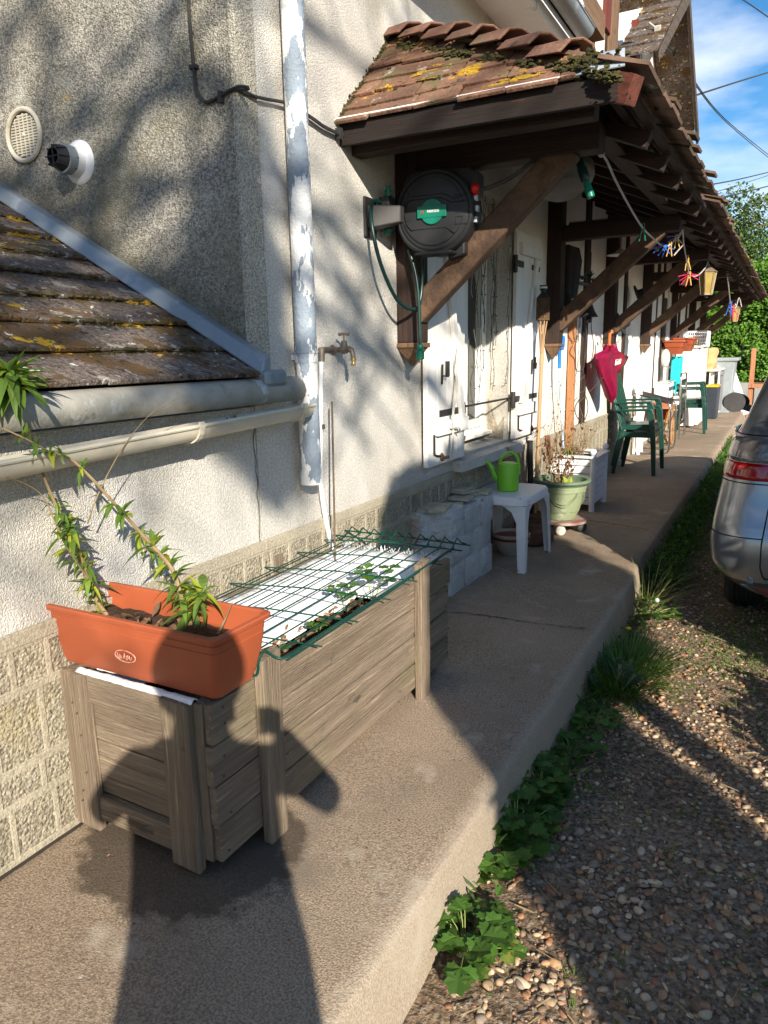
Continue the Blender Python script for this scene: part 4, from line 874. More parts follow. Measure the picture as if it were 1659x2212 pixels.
g = MB(); g.tube(smoothpath([(.018, 2.55, 1.29), (.018, 2.535, 1.15), (.018, 2.52, .95), (.018, 2.51, .78), (.019, 2.53, .65), (.019, 2.56, .54), (.019, 2.60, .40)], 5), .0105, 10); vp_ = g.build('water_pipe', M['pvcw'], None, smooth=True, loc=(.018, 2.55, .4)); tag(vp_, 'slim white plastic water pipe running down the wall behind the planter', 'pipe')
g = MB(); g.tube([(.018, 2.55, 1.27), (.018, 2.553, 1.325)], .013, 10); g.tube([(.018, 2.553, 1.32), (.012, 2.60, 1.32), (.012, 2.66, 1.318)], .009, 8); g.box((0, 2.52, 1.0), (.03, 2.54, 1.02)); g.build('pipe_fitting', M['brass'], vp_, smooth=True)
tp.scale = (.82, .82, .82)
# ---- black cables across gable and facade
cb = thing('wall_cable', 'pair of black cables looping down the gable and behind the downpipe', 'cable', (-.18, 2.13, 2.2))
z1r = reg(0, 0, 1.106)
for off, r in ((0, .0058), (.011, .0045)):
    g = MB(); P = [aty(*z1r(a - off * 300, b), YG - .012 - off * .4) for a, b in ((800, -700), (812, -150), (818, 60), (838, 290), (845, 370), (862, 415), (893, 440), (945, 420), (985, 395), (1035, 380 - off * 700), (1075, 382 - off * 500))]
    P += [Vector((.012 + off * .3, YG - .006, 2.155 + off)), Vector((.015 + off * .4, YG + .06, 2.155)), Vector((.016 + off * .3, YG + .14, 2.165)), Vector((.02, 2.38, 2.18))]
    P += [atx(*z1r(a, b + off * 500), .016 + off * .5) for a, b in ((1320, 490), (1365, 520), (1400, 545), (1455, 572), (1490, 585), (1530, 625), (1590, 650))]
    g.tube(smoothpath(P, 5), r, 7); g.build('cable', M['cable'], cb, smooth=True)
for q in (aty(*z1r(838, 290), YG - .012), aty(*z1r(950, 425), YG - .012), aty(*z1r(1150, 425), YG - .0)):
    pass
for q, sz_ in ((aty(*z1r(838, 290), YG - .012), (.03, .02, .012)), (aty(*z1r(955, 420), YG - .012), (.015, .02, .035)), (atx(*z1r(1465, 578), .018), (.025, .02, .04))): g = MB(); g.cbox(q, sz_); g.build('cable_clip', M['cable'], cb)
# ---- low painted stone pier
M['pierstone'] = mat('painted_split_stone', (.56, .58, .58), (.42, .44, .445), 6, .9, 2.0, 45, rand=.08, spots=[((.30, .27, .2), 5, .60, .70), ((.10, .09, .07), 7, .66, .72)])
pr_ = thing('stone_pier', 'low broken pier of grey painted split stone blocks against the wall', 'pier', (.08, 3.8, 0))
A = Vector((-.0, 3.50, 0)); Bc = Vector((.165, 3.50, 0)); Cc = Vector((.20, 4.08, 0))
R = random.Random(3)
def rough_block(x0, x1, y0, y1, z0, z1):
    g = MB(); n = 6; c = Vector(((x0 + x1) / 2, (y0 + y1) / 2, (z0 + z1) / 2)); h = Vector(((x1 - x0) / 2, (y1 - y0) / 2, (z1 - z0) / 2)); sd_ = R.random() * 50
    for ax in range(3):
        for s in (-1, 1):
            V = []
            for i in range(n + 1):
                for j in range(n + 1):
                    a, b = -1 + 2 * i / n, -1 + 2 * j / n; q = [0, 0, 0]; q[ax] = s; q[(ax + 1) % 3] = a; q[(ax + 2) % 3] = b; p = Vector((q[0] * h.x, q[1] * h.y, q[2] * h.z)) + c
                    e = min(1 - abs(a), 1 - abs(b)); k = .017 * (mnoise.noise(p * 22 + Vector((sd_, 0, 0))) + .5 * min(1, e * 4)) * (1 if e > 0 else 0); p[ax] += s * k; V.append(p)
            if y0 < 3.6:
                for p in V: p.y -= .125 * max(0, 1 - p.x / .17) * max(0, (y1 - p.y) / (y1 - y0))
            g.add(V, [(i * (n + 1) + j, i * (n + 1) + j + 1, (i + 1) * (n + 1) + j + 1, (i + 1) * (n + 1) + j) for i in range(n) for j in range(n)])
    return g
for zi, (z0, z1_) in enumerate(((0, .16), (.165, .31), (.315, .47))):
    cuts = [3.52, 3.70, 3.92, 4.09] if zi != 1 else [3.52, 3.80, 4.09]
    for j in range(len(cuts) - 1): rough_block(.0, .17 + .01 * j, cuts[j] + .001, cuts[j + 1] - .001, z0 - (.002 if zi else 0), z1_ + .002 - (.03 if zi == 2 and j == 1 else 0)).build('stone_block', M['pierstone'], pr_, smooth=True, sharp=60)
g = MB(); g.box((-.0, 3.514, .0), (.160, 4.07, .455)); g.build('mortar_core', M['pierstone'], pr_)
M['chippaint'] = mat('chipped_capping', (.50, .48, .38), (.36, .33, .24), 20, .9, 1, 60, rand=.2, spots=[((.16, .09, .06), 15, .60, .66)])
for (x0, x1, y0, y1, z, tl) in ((.0, .15, 3.42, 3.60, .478, .05), (.03, .15, 3.78, 4.0, .475, .02), (.01, .12, 3.86, 4.02, .492, -.06), (.05, .16, 3.62, 3.76, .45, .12), (.02, .10, 3.87, 3.99, .508, .0), (.12, .19, 3.98, 4.09, .48, .05)):
    g = MB(); g.cbox(((x0 + x1) / 2, (y0 + y1) / 2, z + .008), (x1 - x0, y1 - y0, .015), Matrix.Rotation(tl, 3, 'X') @ Matrix.Rotation(tl * 3, 3, 'Z')); g.build('broken_slab', M['chippaint'], pr_, bevel=.003)
g = MB(); g.prism([(-.03, 3.50, .30), (.0, 3.50, .0), (.0, 3.50, .47), (-.04, 3.5, .46), (-.045, 3.5, .40)], (0, .03, 0))
P = [(.0, .02), (.0, .47), (-.045, .465), (-.05, .40), (-.035, .34), (-.045, .30), (-.03, .22), (-.02, .12), (-.01, .05)]
M['brickrub'] = mat('broken_brick', (.42, .24, .17), (.55, .50, .42), 14, .95, 2, 50)
g = MB(); g.prism([(-p[0] * 0 + .0 + (p[0] + .05) * 1.0, 3.375, p[1]) for p in P], (0, -.012, 0)); g.build('broken_edge', M['brickrub'], pr_)
# ---- small white plastic table
M['white_plastic'] = mat('weathered_white_plastic', (.66, .67, .68), (.60, .61, .62), 6, .45, .1, 60, spots=[((.30, .29, .27), 22, .66, .70)])
tb = thing('plastic_table', 'small low white plastic side table beside the stone pier', 'table', (.2, 4.36, 0))
g = MB(); n = 28; P = []
def sup(a, hx, hy, p=5): c, s = math.cos(a), math.sin(a); return (hx * math.copysign(abs(c) ** (2 / p), c), hy * math.copysign(abs(s) ** (2 / p), s))
def ring(hx, hy, z, n=40): return [(.205 + sup(2 * math.pi * i / n, hx, hy)[0], 4.355 + sup(2 * math.pi * i / n, hx, hy)[1], z) for i in range(n)]
def loft(mb, rings, caps=True):
    m = len(rings[0]); V = [p for q in rings for p in q]; F = []
    for i in range(len(rings) - 1):
        for k in range(m): F.append((i * m + k, i * m + (k + 1) % m, (i + 1) * m + (k + 1) % m, (i + 1) * m + k))
    if caps: F.append(tuple(range(m))[::-1]); F.append(tuple((len(rings) - 1) * m + k for k in range(m)))
    mb.add(V, F)
loft(g, [ring(.17, .24, .43), ring(.196, .262, .40), ring(.2, .266, .402), ring(.196, .262, .44), ring(.188, .254, .449), ring(.18, .245, .451)]); g.build('tabletop', M['white_plastic'], tb, smooth=True)
for sx, sy in ((1, -1), (1, 1), (-1, -1), (-1, 1)):
    g = MB(); tx, ty = .205 + sx * .183, 4.355 + sy * .248; bx, by = tx + sx * .012, ty + sy * .03; w, t_ = .075, .006
    def L2(x, y, ww): return [(x, y), (x - sx * ww, y), (x - sx * ww, y - sy * t_), (x - sx * t_, y - sy * t_), (x - sx * t_, y - sy * ww), (x, y - sy * ww)]
    loft(g, [[(a, b, 0) for a, b in L2(bx, by, .045)], [(a, b, .30) for a, b in L2(tx + sx * .003, ty + sy * .008, .058)], [(a, b, .36) for a, b in L2(tx, ty + sy * .003, .085)], [(a, b, .40) for a, b in L2(tx, ty, .15)]]); g.build('leg', M['white_plastic'], tb, bevel=.002)
# ---- watering can
M['lime'] = mat('lime_green_plastic', (.22, .56, .045), (.18, .50, .035), 3, .38)
wc = thing('watering_can', 'lime green plastic watering can on the small white table', 'watering can', (.21, 4.30, .452))
c0 = Vector((.205, 4.315, .452)); g = MB()
prof = [(.0, 0), (.060, 0), (.066, .006), (.0665, .06), (.0655, .15), (.058, .168), (.04, .175), (.02, .178), (0, .178)]
g.lathe(prof, c0, 28, (0, 0, 1), 1.0); g.build('body', M['lime'], wc, smooth=True)
hx = Vector((-.35, -1, 0)).normalized()            # spout side
hx = Vector((-1.0, -.25, 0)).normalized()
g = MB(); g.tube(smoothpath([c0 + hx * .055 + Vector((0, 0, .06)), c0 + hx * .085 + Vector((0, 0, .10)), c0 + hx * .11 + Vector((0, 0, .155)), c0 + hx * .15 + Vector((0, 0, .185)), c0 + hx * .215 + Vector((0, 0, .205))], 5), [.022] * 5 + [.018] * 5 + [.013] * 5 + [.008] * 6, 12); g.build('spout', M['lime'], wc, smooth=True)
g = MB(); g.tube(smoothpath([c0 + hx * .05 + Vector((0, 0, .16)), c0 + hx * .038 + Vector((0, 0, .205)), c0 - hx * .01 + Vector((0, 0, .236)), c0 - hx * .05 + Vector((0, 0, .215)), c0 - hx * .066 + Vector((0, 0, .16)), c0 - hx * .066 + Vector((0, 0, .10))], 6), .0095, 10); g.build('handle', M['lime'], wc, smooth=True)
M['rust2'] = mat('rusted_cast_iron', (.17, .085, .045), (.08, .045, .03), 14, .85, .8, 70)
# ---- bowl, rusty discs
bw = thing('bowl', 'beige ceramic bowl with a dark red band under the white table', 'bowl', (.18, 4.5, 0))
M['ceramic'] = mat('glazed_beige', (.42, .38, .30), (.34, .30, .24), 8, .35, coat=.3); M['redband'] = mat('red_band', (.22, .03, .02), None, 8, .4)
g = MB(); bc_ = (.18, 4.47, 0); g.lathe([(.06, .0), (.065, .004), (.105, .06), (.118, .10), (.121, .108)], bc_, 30); g.lathe([(.120, .124), (.123, .142), (.119, .146), (.115, .142), (.11, .10), (.06, .012), (0, .01)], bc_, 30); g.build('body', M['ceramic'], bw, smooth=True)
g = MB(); g.lathe([(.121, .107), (.1235, .110), (.1235, .122), (.121, .125)], bc_, 30); g.build('band', M['redband'], bw, smooth=True)
def iron_disc(mb, cx_, cy_, r1): mb.lathe([(r1 * .8, 0), (r1, .02), (r1, .075), (r1 * .96, .08), (r1 * .95, .10), (r1 * .5, .105), (r1 * .48, .135), (r1 * .40, .138), (r1 * .38, .12), (r1 * .12, .12)], (cx_, cy_, 0), 32)
g = MB(); iron_disc(g, .21, 4.82, .15); tag(g.build('cast_iron_disc', M['rust2'], None, smooth=True, loc=(.21, 4.82, 0)), 'large rusty cast-iron disc with raised hub, under the white table', 'disc')
ps_ = thing('parasol_stand', 'short upright black tube in a round iron base below the right shutter', 'parasol stand', (.1, 5.16, 0))
g = MB(); iron_disc(g, .10, 5.16, .15); g.build('base', M['rust2'], ps_, smooth=True)
g = MB(); g.tube([(.10, 5.16, .11), (.085, 5.13, .66)], .021, 14); g.tube([(.085, 5.13, .655), (.085, 5.13, .665)], .024, 14); g.build('tube', M['black'], ps_, smooth=True)
# ---- pot on the sill, plant on it
g = MB(); c = Vector((-.035, 4.08, .70)); 
def tpot(mb, c, r0, r1, h, n=22): mb.lathe([(r0, 0), (r1 * .93, h * .8), (r1, h * .8), (r1 * 1.03, h), (r1 * .93, h), (r1 * .85, h * .75), (r0 * .8, h * .7), (0, h * .68)], c, n)
tpot(g, c, .035, .05, .105); tag(g.build('flower_pot', M['terracotta'], None, smooth=True, loc=c), 'small empty terracotta pot on the window sill', 'flower pot')
# ---- hose reel
hr = thing('hose_reel', 'round black wall hose reel with a green badge on the first porch post', 'hose reel', (0, 3.1, 1.9))
BP = M['blackp']; M['blackp2'] = mat('black_rib', (.012, .012, .013), None, 8, .5)
g = MB(); g.box((.0, 2.945, 1.795), (.012, 3.05, 1.965)); g.hexa([(.012, 2.96, 1.83), (.012, 3.03, 1.83), (.012, 3.03, 1.93), (.012, 2.96, 1.93), (.14, 3.03, 1.855), (.14, 3.07, 1.855), (.14, 3.07, 1.925), (.14, 3.03, 1.925)]); g.build('wall_bracket', M['black'], hr, bevel=.006)
# drum: axis along -y, slightly turned to the yard
ax_ = Vector((.10, -1, -.02)).normalized(); dc = Vector((.235, 3.20, 1.905)); R0 = .180; rr = dc.cross(ax_); rx_ = Vector((1, .10, 0)).normalized(); rz_ = ax_.cross(rx_).normalized(); rz_ = rz_ if rz_.z > 0 else -rz_
def dp_(u_, v_, w_): return dc + rx_ * u_ + rz_ * v_ + ax_ * w_
g = MB(); g.lathe([(.10, -.16), (.155, -.15), (.178, -.11), (.182, -.02), (.184, .03), (.180, .045), (.172, .052), (.168, .052), (.164, .046), (.155, .052), (.10, .060), (0, .062)], dc, 56, ax_); g.build('drum', BP, hr, smooth=True, sharp=24)
g = MB(); P = [(-.17, .05), (-.17, .135), (-.15, .172), (-.12, .19), (.14, .188), (.185, .16), (.185, .06), (.16, .05)]
g.prism([dp_(a, b, -.12) for a, b in P], ax_ * .10); g.hexa([dp_(.05, -.20, -.12), dp_(.13, -.18, -.12), dp_(.13, -.18, 0), dp_(.05, -.20, 0), dp_(.05, -.15, -.12), dp_(.13, -.12, -.12), dp_(.13, -.12, 0), dp_(.05, -.15, 0)]); g.box((.15, 3.14, 1.725), (.33, 3.24, 1.74)); g.build('housing', BP, hr, bevel=.008)
g = MB()
def seg(a0, a1, r, y_cut, sgn, w=.0632):       # textured upper and lower fields and raised outlines
    pass
fr = .140
for sgn in (1, -1):
    pts_ = []
    for a in np.linspace(.37 * math.pi - .95, .63 * math.pi + .95, 22): pts_.append((fr * math.cos(a), sgn * fr * math.sin(a)))
    g.tube([dp_(a, b, .056 + .003 * (1 - (a * a + b * b) / .02)) for a, b in pts_] , .0022, 5, closed=True)
g.tube([dp_(a, b, .0615) for a, b in ((-.10, .07), (.05, .07), (.10, .045), (.15, .06))], .0022, 5)
g.tube([dp_(a, b, .0605) for a, b in ((-.13, -.0), (-.12, .045), (-.10, .055), (.04, .055), (.09, .03), (.15, .035))], .002, 5); g.tube([dp_(a, b, .0605) for a, b in ((-.13, 0), (-.12, -.045), (-.10, -.07), (.06, -.07), (.10, -.095))], .002, 5)
for v0 in (.03, -.015, -.06): g.tube([dp_(.17, v0 + .030, .045), dp_(.105, v0 + .030, .058), dp_(.105, v0 - .0, .058), dp_(.168, v0 - .0, .047)], .0022, 5)
g.build('moulded_ribs', M['blackp2'], hr, smooth=True)
g = MB()
for v0 in (.045, .0, -.045): g.cbox(dp_(.186 - abs(v0) * .12, v0 + .005, .0), (.016, .03, .026), Matrix((rx_, -ax_, rz_)).transposed())
g.build('screw_cap', M['zinc_bright'], hr, bevel=.003)
g = MB(); g.lathe([(0, .060), (.052, .060), (.054, .062), (.054, .068), (.051, .070), (0, .071)], dc, 36, ax_); bx_ = Matrix((rx_, -ax_, rz_)).transposed(); g.cbox(dp_(0, 0, .0665), (.134, .012, .050), bx_); bd = g.build('badge', M['greenp'], hr, bevel=.002)
fc_ = bpy.data.curves.new('t', 'FONT'); fc_.body = 'PARKSIDE'; fc_.size = .0155; fc_.extrude = .0006; fc_.align_x = 'CENTER'; fc_.align_y = 'CENTER'; fo = bpy.data.objects.new('tmp', fc_); C.objects.link(fo)
def text_part(fo, name, m, parent, mw):
    dg = bpy.context.evaluated_depsgraph_get(); me = bpy.data.meshes.new_from_object(fo.evaluated_get(dg)); bpy.data.objects.remove(fo); off = LOC[parent]
    me.transform(Matrix.Translation(-off) @ mw); o = bpy.data.objects.new(name, me); C.objects.link(o); o.parent = parent; LOC[o] = off; me.materials.clear(); me.materials.append(m); return o
M['whiteink'] = mat('white_print', (.85, .85, .85), None, 3, .5)
mw = Matrix.Translation(dp_(.008, 0, .0732)) @ Matrix((rx_, rz_, ax_)).transposed().to_4x4() @ Matrix.Scale(.82, 4, (1, 0, 0))
text_part(fo, 'lettering', M['whiteink'], bd, mw)
g = MB(); q = dp_(-.042, 0, .0732); g.prism([q + rx_ * a + rz_ * b for a, b in ((-.006, -.004), (.005, -.006), (.006, .003), (-.002, .007))], ax_ * .0008); g.build('logo_mark', M['redp'], bd)
g = MB(); g.cbox((.045, 3.09, 1.95), (.05, .07, .05)); g.cbox((.045, 3.09, 1.86), (.05, .07, .03)); g.tube([(.045, 3.09, 1.84), (.045, 3.09, 1.98)], .018, 12); g.build('pivot', BP, hr, bevel=.004)
g = MB(); g.lathe([(.017, 0), (.017, .008), (.012, .01), (.012, .018), (.015, .02), (.015, .026), (.010, .03), (.010, .045)], (.05, 3.09, 1.98), 12); g.lathe([(.018, 0), (.018, -.012), (.012, -.02)], (.045, 3.09, 1.84), 12); g.build('hose_connector', M['greenp'], hr, smooth=True)
rb = Vector((.423, 3.19, 1.985)); g = MB(); g.ball(rb, .021, 16, (1, 1, 1.2)); g.build('hose_stop_ball', M['redp'], hr, smooth=True)
g = MB(); g.tube(smoothpath([rb, rb + Vector((.05, 0, -.003)), Vector((.56, 3.24, 2.02)), Vector((.66, 3.30, 2.10)), Vector((.74, 3.40, 2.19)), Vector((.77, 3.5, 2.21)), Vector((.772, 3.5, 2.17))], 6), .0085, 10); g.build('outlet_hose', M['cable'], hr, smooth=True)
nz_ = thing('spray_nozzle', 'green and black spray nozzle dangling from the hose end under the porch corner', 'nozzle', (.77, 3.5, 2.17)); a, b = Vector((.765, 3.5, 2.175)), Vector((.84, 3.5, 1.975)); d_ = (b - a).normalized()
g = MB(); g.lathe([(.013, 0), (.018, .01), (.018, .05), (.013, .055)], a, 12, d_); g.build('collar', M['white_plastic'], nz_, smooth=True)
g = MB(); g.lathe([(.014, .055), (.018, .065), (.018, .10), (.022, .105), (.022, .16), (.018, .165)], a, 14, d_); g.build('grip', M['green_hose'], nz_, smooth=True)
g = MB(); g.lathe([(.015, .165), (.015, .175), (.018, .20), (.017, .235), (.010, .236)], a, 14, d_); g.build('tip', M['greenp'], nz_, smooth=True)
g = MB(); g.tube(smoothpath([(.03, 3.055, 1.95), (-.0 + .02, 3.0, 1.945), (.05, 2.93, 1.86), (.075, 2.935, 1.72), (.09, 3.0, 1.60), (.10, 3.10, 1.515), (.12, 3.22, 1.50), (.125, 3.26, 1.56), (.13, 3.27, 1.68), (.15, 3.24, 1.76)], 6), .0085, 10); 
g.build('feed_hose', M['green_hose'], hr, smooth=True)
g = MB(); g.tube(smoothpath([(.10, 3.19, 1.76), (.13, 3.19, 1.66), (.145, 3.19, 1.56), (.150, 3.19, 1.42), (.152, 3.19, 1.33)], 5), .0085, 10); hh = g.build('hanging_hose', M['green_hose'], hr, smooth=True)
g = MB(); g.lathe([(.012, 0), (.015, -.004), (.015, -.022), (.012, -.026), (.019, -.03), (.019, -.065), (.016, -.068)], (.152, 3.19, 1.335), 14); g.build('hose_coupling', M['greenp'], hh, smooth=True)
M['white_paint2'] = mat('white_painted_wood', (.72, .73, .74), (.66, .67, .68), 4, .5, spots=[((.35, .35, .34), 22, .69, .72)])
M['rope_c'] = mat('straw', (.40, .30, .17), (.3, .22, .12), 30, .9, 1, 90)
M['blackleaf'] = mat('dark_spiky_leaf', (.03, .05, .03), (.02, .03, .02), 10, .6)
M['darkred'] = mat('dark_red_petal', (.16, .006, .01), (.1, .005, .01), 10, .6, trans=.2)
M['blackcloth'] = mat('dark_cloth', (.02, .018, .018), (.03, .026, .025), 12, .95, .6, 40)
# ================================================================== THINGS FARTHER ALONG THE TERRACE
# ---- string lights hanging in the window
M['wire_w'] = mat('pale_wire', (.55, .53, .47), None, 20, .6); M['wire_d'] = mat('dark_wire', (.10, .10, .085), None, 20, .6)
sl_t = thing('string_lights', 'tangled curtain of fairy-light wires hanging in front of the window', 'string lights', (.0, 4.4, 2.2))
R = random.Random(12)
for i in range(17):
    y = 4.25 + i * .038 + R.uniform(-.02, .02); zlow = R.uniform(1.0, 1.45) if i % 3 else R.uniform(1.4, 1.7); P = []; z = 2.2; x = R.uniform(-.06, .02); ph = R.uniform(0, 6)
    while z > zlow: P.append(Vector((x + .006 * math.sin(z * 21 + ph), y + .013 * math.sin(z * 17 + ph * 2) + R.uniform(-.004, .004), z))); z -= .028
    g = MB(); g.tube(P, .0022, 4)
    for p in P[::4]:
        d = Vector((R.gauss(.2, .5), R.gauss(0, 1), R.gauss(-.3, .5))).normalized(); g.tube([p, p + d * .018], .0028, 4)
    g.build('light_strand', M['wire_w'] if i % 3 == 0 else M['wire_d'], sl_t)
rp = thing('rope', 'pale knotted cord tied down the left shutter', 'cord', (.07, 3.78, 1.2)); g = MB()
for o_ in (0, .012): g.tube(smoothpath([(.085, 3.80 + o_, 1.32), (.08, 3.795, 1.22), (.075, 3.80 + o_ * 2, 1.12), (.078, 3.75 + o_, .98), (.085, 3.74, .90), (.082, 3.73 + o_, .80), (.07, 3.74, .72)], 5), .005, 6)
g.tube([(.09, 3.70, .895), (.095, 3.80, .885), (.09, 3.83, .86)], .006, 5); g.build('cord', M['wire_w'], rp, smooth=True)
# ---- garden torch
to = thing('bamboo_torch', 'bamboo garden torch with woven basket leaning by the right shutter', 'torch', (.12, 5.16, 0))
M['bamboo'] = mat('bamboo', (.42, .27, .15), (.30, .18, .09), 6, .55, st=(1, 1, .2)); M['basket'] = mat('woven_cane', (.16, .09, .045), (.08, .045, .025), 30, .8, 1, 120)
b0 = Vector((.135, 5.13, .02)); b1 = Vector((.13, 5.23, 1.41)); g = MB(); g.tube([b0.lerp(b1, t) for t in np.linspace(0, 1, 24)], [.0135 if i % 4 else .016 for i in range(24)], 10); g.build('pole', M['bamboo'], to, smooth=True)
g = MB()
for k in range(7):
    a = k * .9; q = Vector((math.cos(a), math.sin(a), 0)); g.tube([Vector((.13, 5.21, 1.28)) + q * .008, Vector((.13, 5.215, 1.40)) + q * .018, Vector((.13, 5.22, 1.505)) + q * .032], .0045, 5)
g.build('splayed_cane', M['bamboo'], to, smooth=True)
g = MB(); c = Vector((.13, 5.22, 1.50)); n = 22
for j in range(8):
    for k in range(n):
        a0, a1 = 2 * math.pi * k / n, 2 * math.pi * (k + 1) / n; rr = .043 + (.0035 if (k + j) % 2 else 0); z0 = j * .0185
        g.prism([c + Vector((rr * math.cos(a0), rr * math.sin(a0), z0 + .001)), c + Vector((rr * math.cos(a1), rr * math.sin(a1), z0 + .001)), c + Vector((rr * math.cos(a1), rr * math.sin(a1), z0 + .0175)), c + Vector((rr * math.cos(a0), rr * math.sin(a0), z0 + .0175))], Vector((math.cos(a0), math.sin(a0), 0)) * -.004)
g.build('basket', M['basket'], to)
g = MB(); g.lathe([(.047, 0), (.045, .006), (.022, .035), (.018, .04), (.018, .055), (.026, .058), (.026, .09), (0, .092)], c + Vector((0, 0, .148)), 20); g.build('cap', M['black'], to, smooth=True)
g = MB(); g.lathe([(.0268, 0), (.0268, .012)], c + Vector((0, 0, .216)), 20); g.build('cap_band', M['white_plastic'], to, smooth=True)
# ---- large green pot on a wheeled board, with a dead shrub
M['palegreen'] = mat('faded_green_plastic', (.27, .31, .185), (.21, .25, .145), 5, .5, .2, 60, spots=[((.55, .55, .45), 5, .60, .74)]); M['rimgreen'] = mat('dark_green_rim', (.13, .19, .12), (.10, .15, .10), 10, .6)
pc = Vector((.30, 5.22, .10)); gp = thing('large_pot', 'large faded green round flower pot on a wheeled board', 'flower pot', pc)
g = MB(); g.lathe([(.0, 0), (.105, 0), (.112, .01), (.125, .06), (.132, .065), (.160, .165), (.168, .205), (.174, .210), (.178, .25)], pc, 40); body = g.build('body', M['palegreen'], gp, smooth=True)
g = MB(); g.lathe([(.178, .248), (.184, .256), (.186, .262), (.203, .268), (.209, .278), (.203, .290), (.190, .293), (.176, .286), (.170, .24), (.166, .22)], pc, 40); g.build('rim', M['rimgreen'], gp, smooth=True)
g = MB()
for k in range(4):
    a0 = k * math.pi / 2 + .35 - math.pi / 2
    for dz in (0, .02):
        P = []
        for t in np.linspace(-.62, .62, 14): z = .125 - dz + .09 * (abs(t) / .62) ** 2; rr = .1125 + (z - .01) * .305 + .012; a = a0 + t; P.append(pc + Vector((rr * math.cos(a), rr * math.sin(a), z)))
        g.tube(P, .0028, 5)
for z, r in ((.205, .1705), (.235, .1768), (.06, .129)): g.tube([pc + Vector((r * math.cos(a), r * math.sin(a), z)) for a in np.linspace(0, 2 * math.pi, 40, endpoint=False)], .002, 5, closed=True)
g.build('swag_relief', M['palegreen'], body, smooth=True)
g = MB(); g.lathe([(.172, .225), (.1, .235), (0, .24)], pc, 30); g.build('soil', M['soil'], gp, smooth=True); litter(pc + Vector((0, 0, .24)), 60, .12, .12, gp, .03, 9)
dl = thing('plant_dolly', 'round wooden plant board with caster wheels under the large green pot', 'dolly', (.31, 5.22, .07))
g = MB(); g.lathe([(.0, 0), (.165, 0), (.17, .004), (.17, .016), (.165, .02), (0, .02)], (.32, 5.22, .076), 32); g.build('board', mat('worn_painted_board', (.42, .36, .30), (.22, .10, .08), 10, .8), dl, smooth=True)
for (dx, dy, mm_) in ((.02, -.14, 'cream_wheel'), (.13, .03, 'dark_wheel'), (-.10, -.02, 'dark_wheel'), (0, .14, 'dark_wheel')):
    if mm_ not in M: M[mm_] = mat(mm_, (.62, .58, .5) if 'cream' in mm_ else (.05, .06, .055), None, 8, .5)
    g = MB(); c = Vector((.32 + dx, 5.22 + dy, .037)); g.lathe([(.012, -.016), (.030, -.015), (.036, -.008), (.036, .008), (.030, .015), (.012, .016)], c, 18, (.5, -.8, 0)); g.box((c.x - .01, c.y - .012, .05), (c.x + .012, c.y + .012, .078)); g.build('caster', M[mm_], dl, smooth=True)
def bare_shrub(name, label, c, n, h, spread, seed, leafn=0, leafm=None, cat='shrub', r=.0022, ls=.02):
    R = random.Random(seed); t = thing(name, label, cat, c); st = MB(); lf = MB(); c = Vector(c)
    for i in range(n):
        a = R.uniform(0, 6.28); hh = h * R.uniform(.5, 1.05); p = c + Vector((math.cos(a), math.sin(a), 0)) * R.uniform(0, .05); d = Vector((math.cos(a) * spread * R.uniform(.2, 1.2), math.sin(a) * spread * R.uniform(.2, 1.2), 1)).normalized(); P = [p]
        for k in range(7): d = (d + Vector((R.gauss(0, .10), R.gauss(0, .10), R.gauss(0, .04)))).normalized(); P.append(P[-1] + d * hh / 7)
        st.tube(P, [r * (1 - .1 * k) for k in range(8)], 4)
        for k in range(2, 8):
            e = P[k]
            if R.random() < .6: q = d.copy(); q += Vector((R.gauss(0, .7), R.gauss(0, .7), .2)); e = P[k] + q.normalized() * hh * R.uniform(.08, .2); st.tube([P[k], e], [r * .6, r * .3], 3); 
            if leafm and R.random() < leafn: lf.leaf(P[k], Vector((R.gauss(0, 1), R.gauss(0, 1), -.6)), (0, 0, 1), ls * R.uniform(.7, 1.4), ls * .6, .4, .3); 
            if leafm and R.random() < leafn and R.random() < .6: lf.leaf(e if R.random() < .5 else P[k - 1], Vector((R.gauss(0, 1), R.gauss(0, 1), -.6)), (0, 0, 1), ls * R.uniform(.7, 1.4), ls * .6, .4, .3)
    st.build('stems', M['stem'], t); 
    if leafm and lf.v: lf.build('leaves', leafm, t, fix=False)
    return t
M['redleaf'] = mat('dry_red_leaf', (.16, .05, .035), (.10, .05, .03), 10, .6, rand=.3, trans=.2)
M['seed'] = mat('dry_seed_head', (.28, .17, .08), (.2, .12, .06), 20, .8)
bare_shrub('twiggy_shrub', 'nearly bare shrub with a few dry red leaves in the large green pot', pc + Vector((-.01, 0, .24)), 24, .50, .45, 4, .42, M['redleaf'], r=.0026, ls=.038)
g = MB(); R = random.Random(2)
for k in range(5): lobed(g, pc + Vector((.09, -.07, .25)) + Vector((0, 0, .0)), (R.gauss(0, .3), R.gauss(0, .3), 1), (1, 0, 0), .06, R)if False else g.leaf(pc + Vector((.06, -.08, .25)), (R.gauss(0, .35), R.gauss(0, .35), 1), (1, -1, 0), R.uniform(.05, .085), .035, .4, .3)
tag(g.build('seedling', M['leafy'], None, loc=pc + Vector((.06, -.08, .25)), fix=False), 'bright green young leaves sprouting in the large green pot', 'seedling')
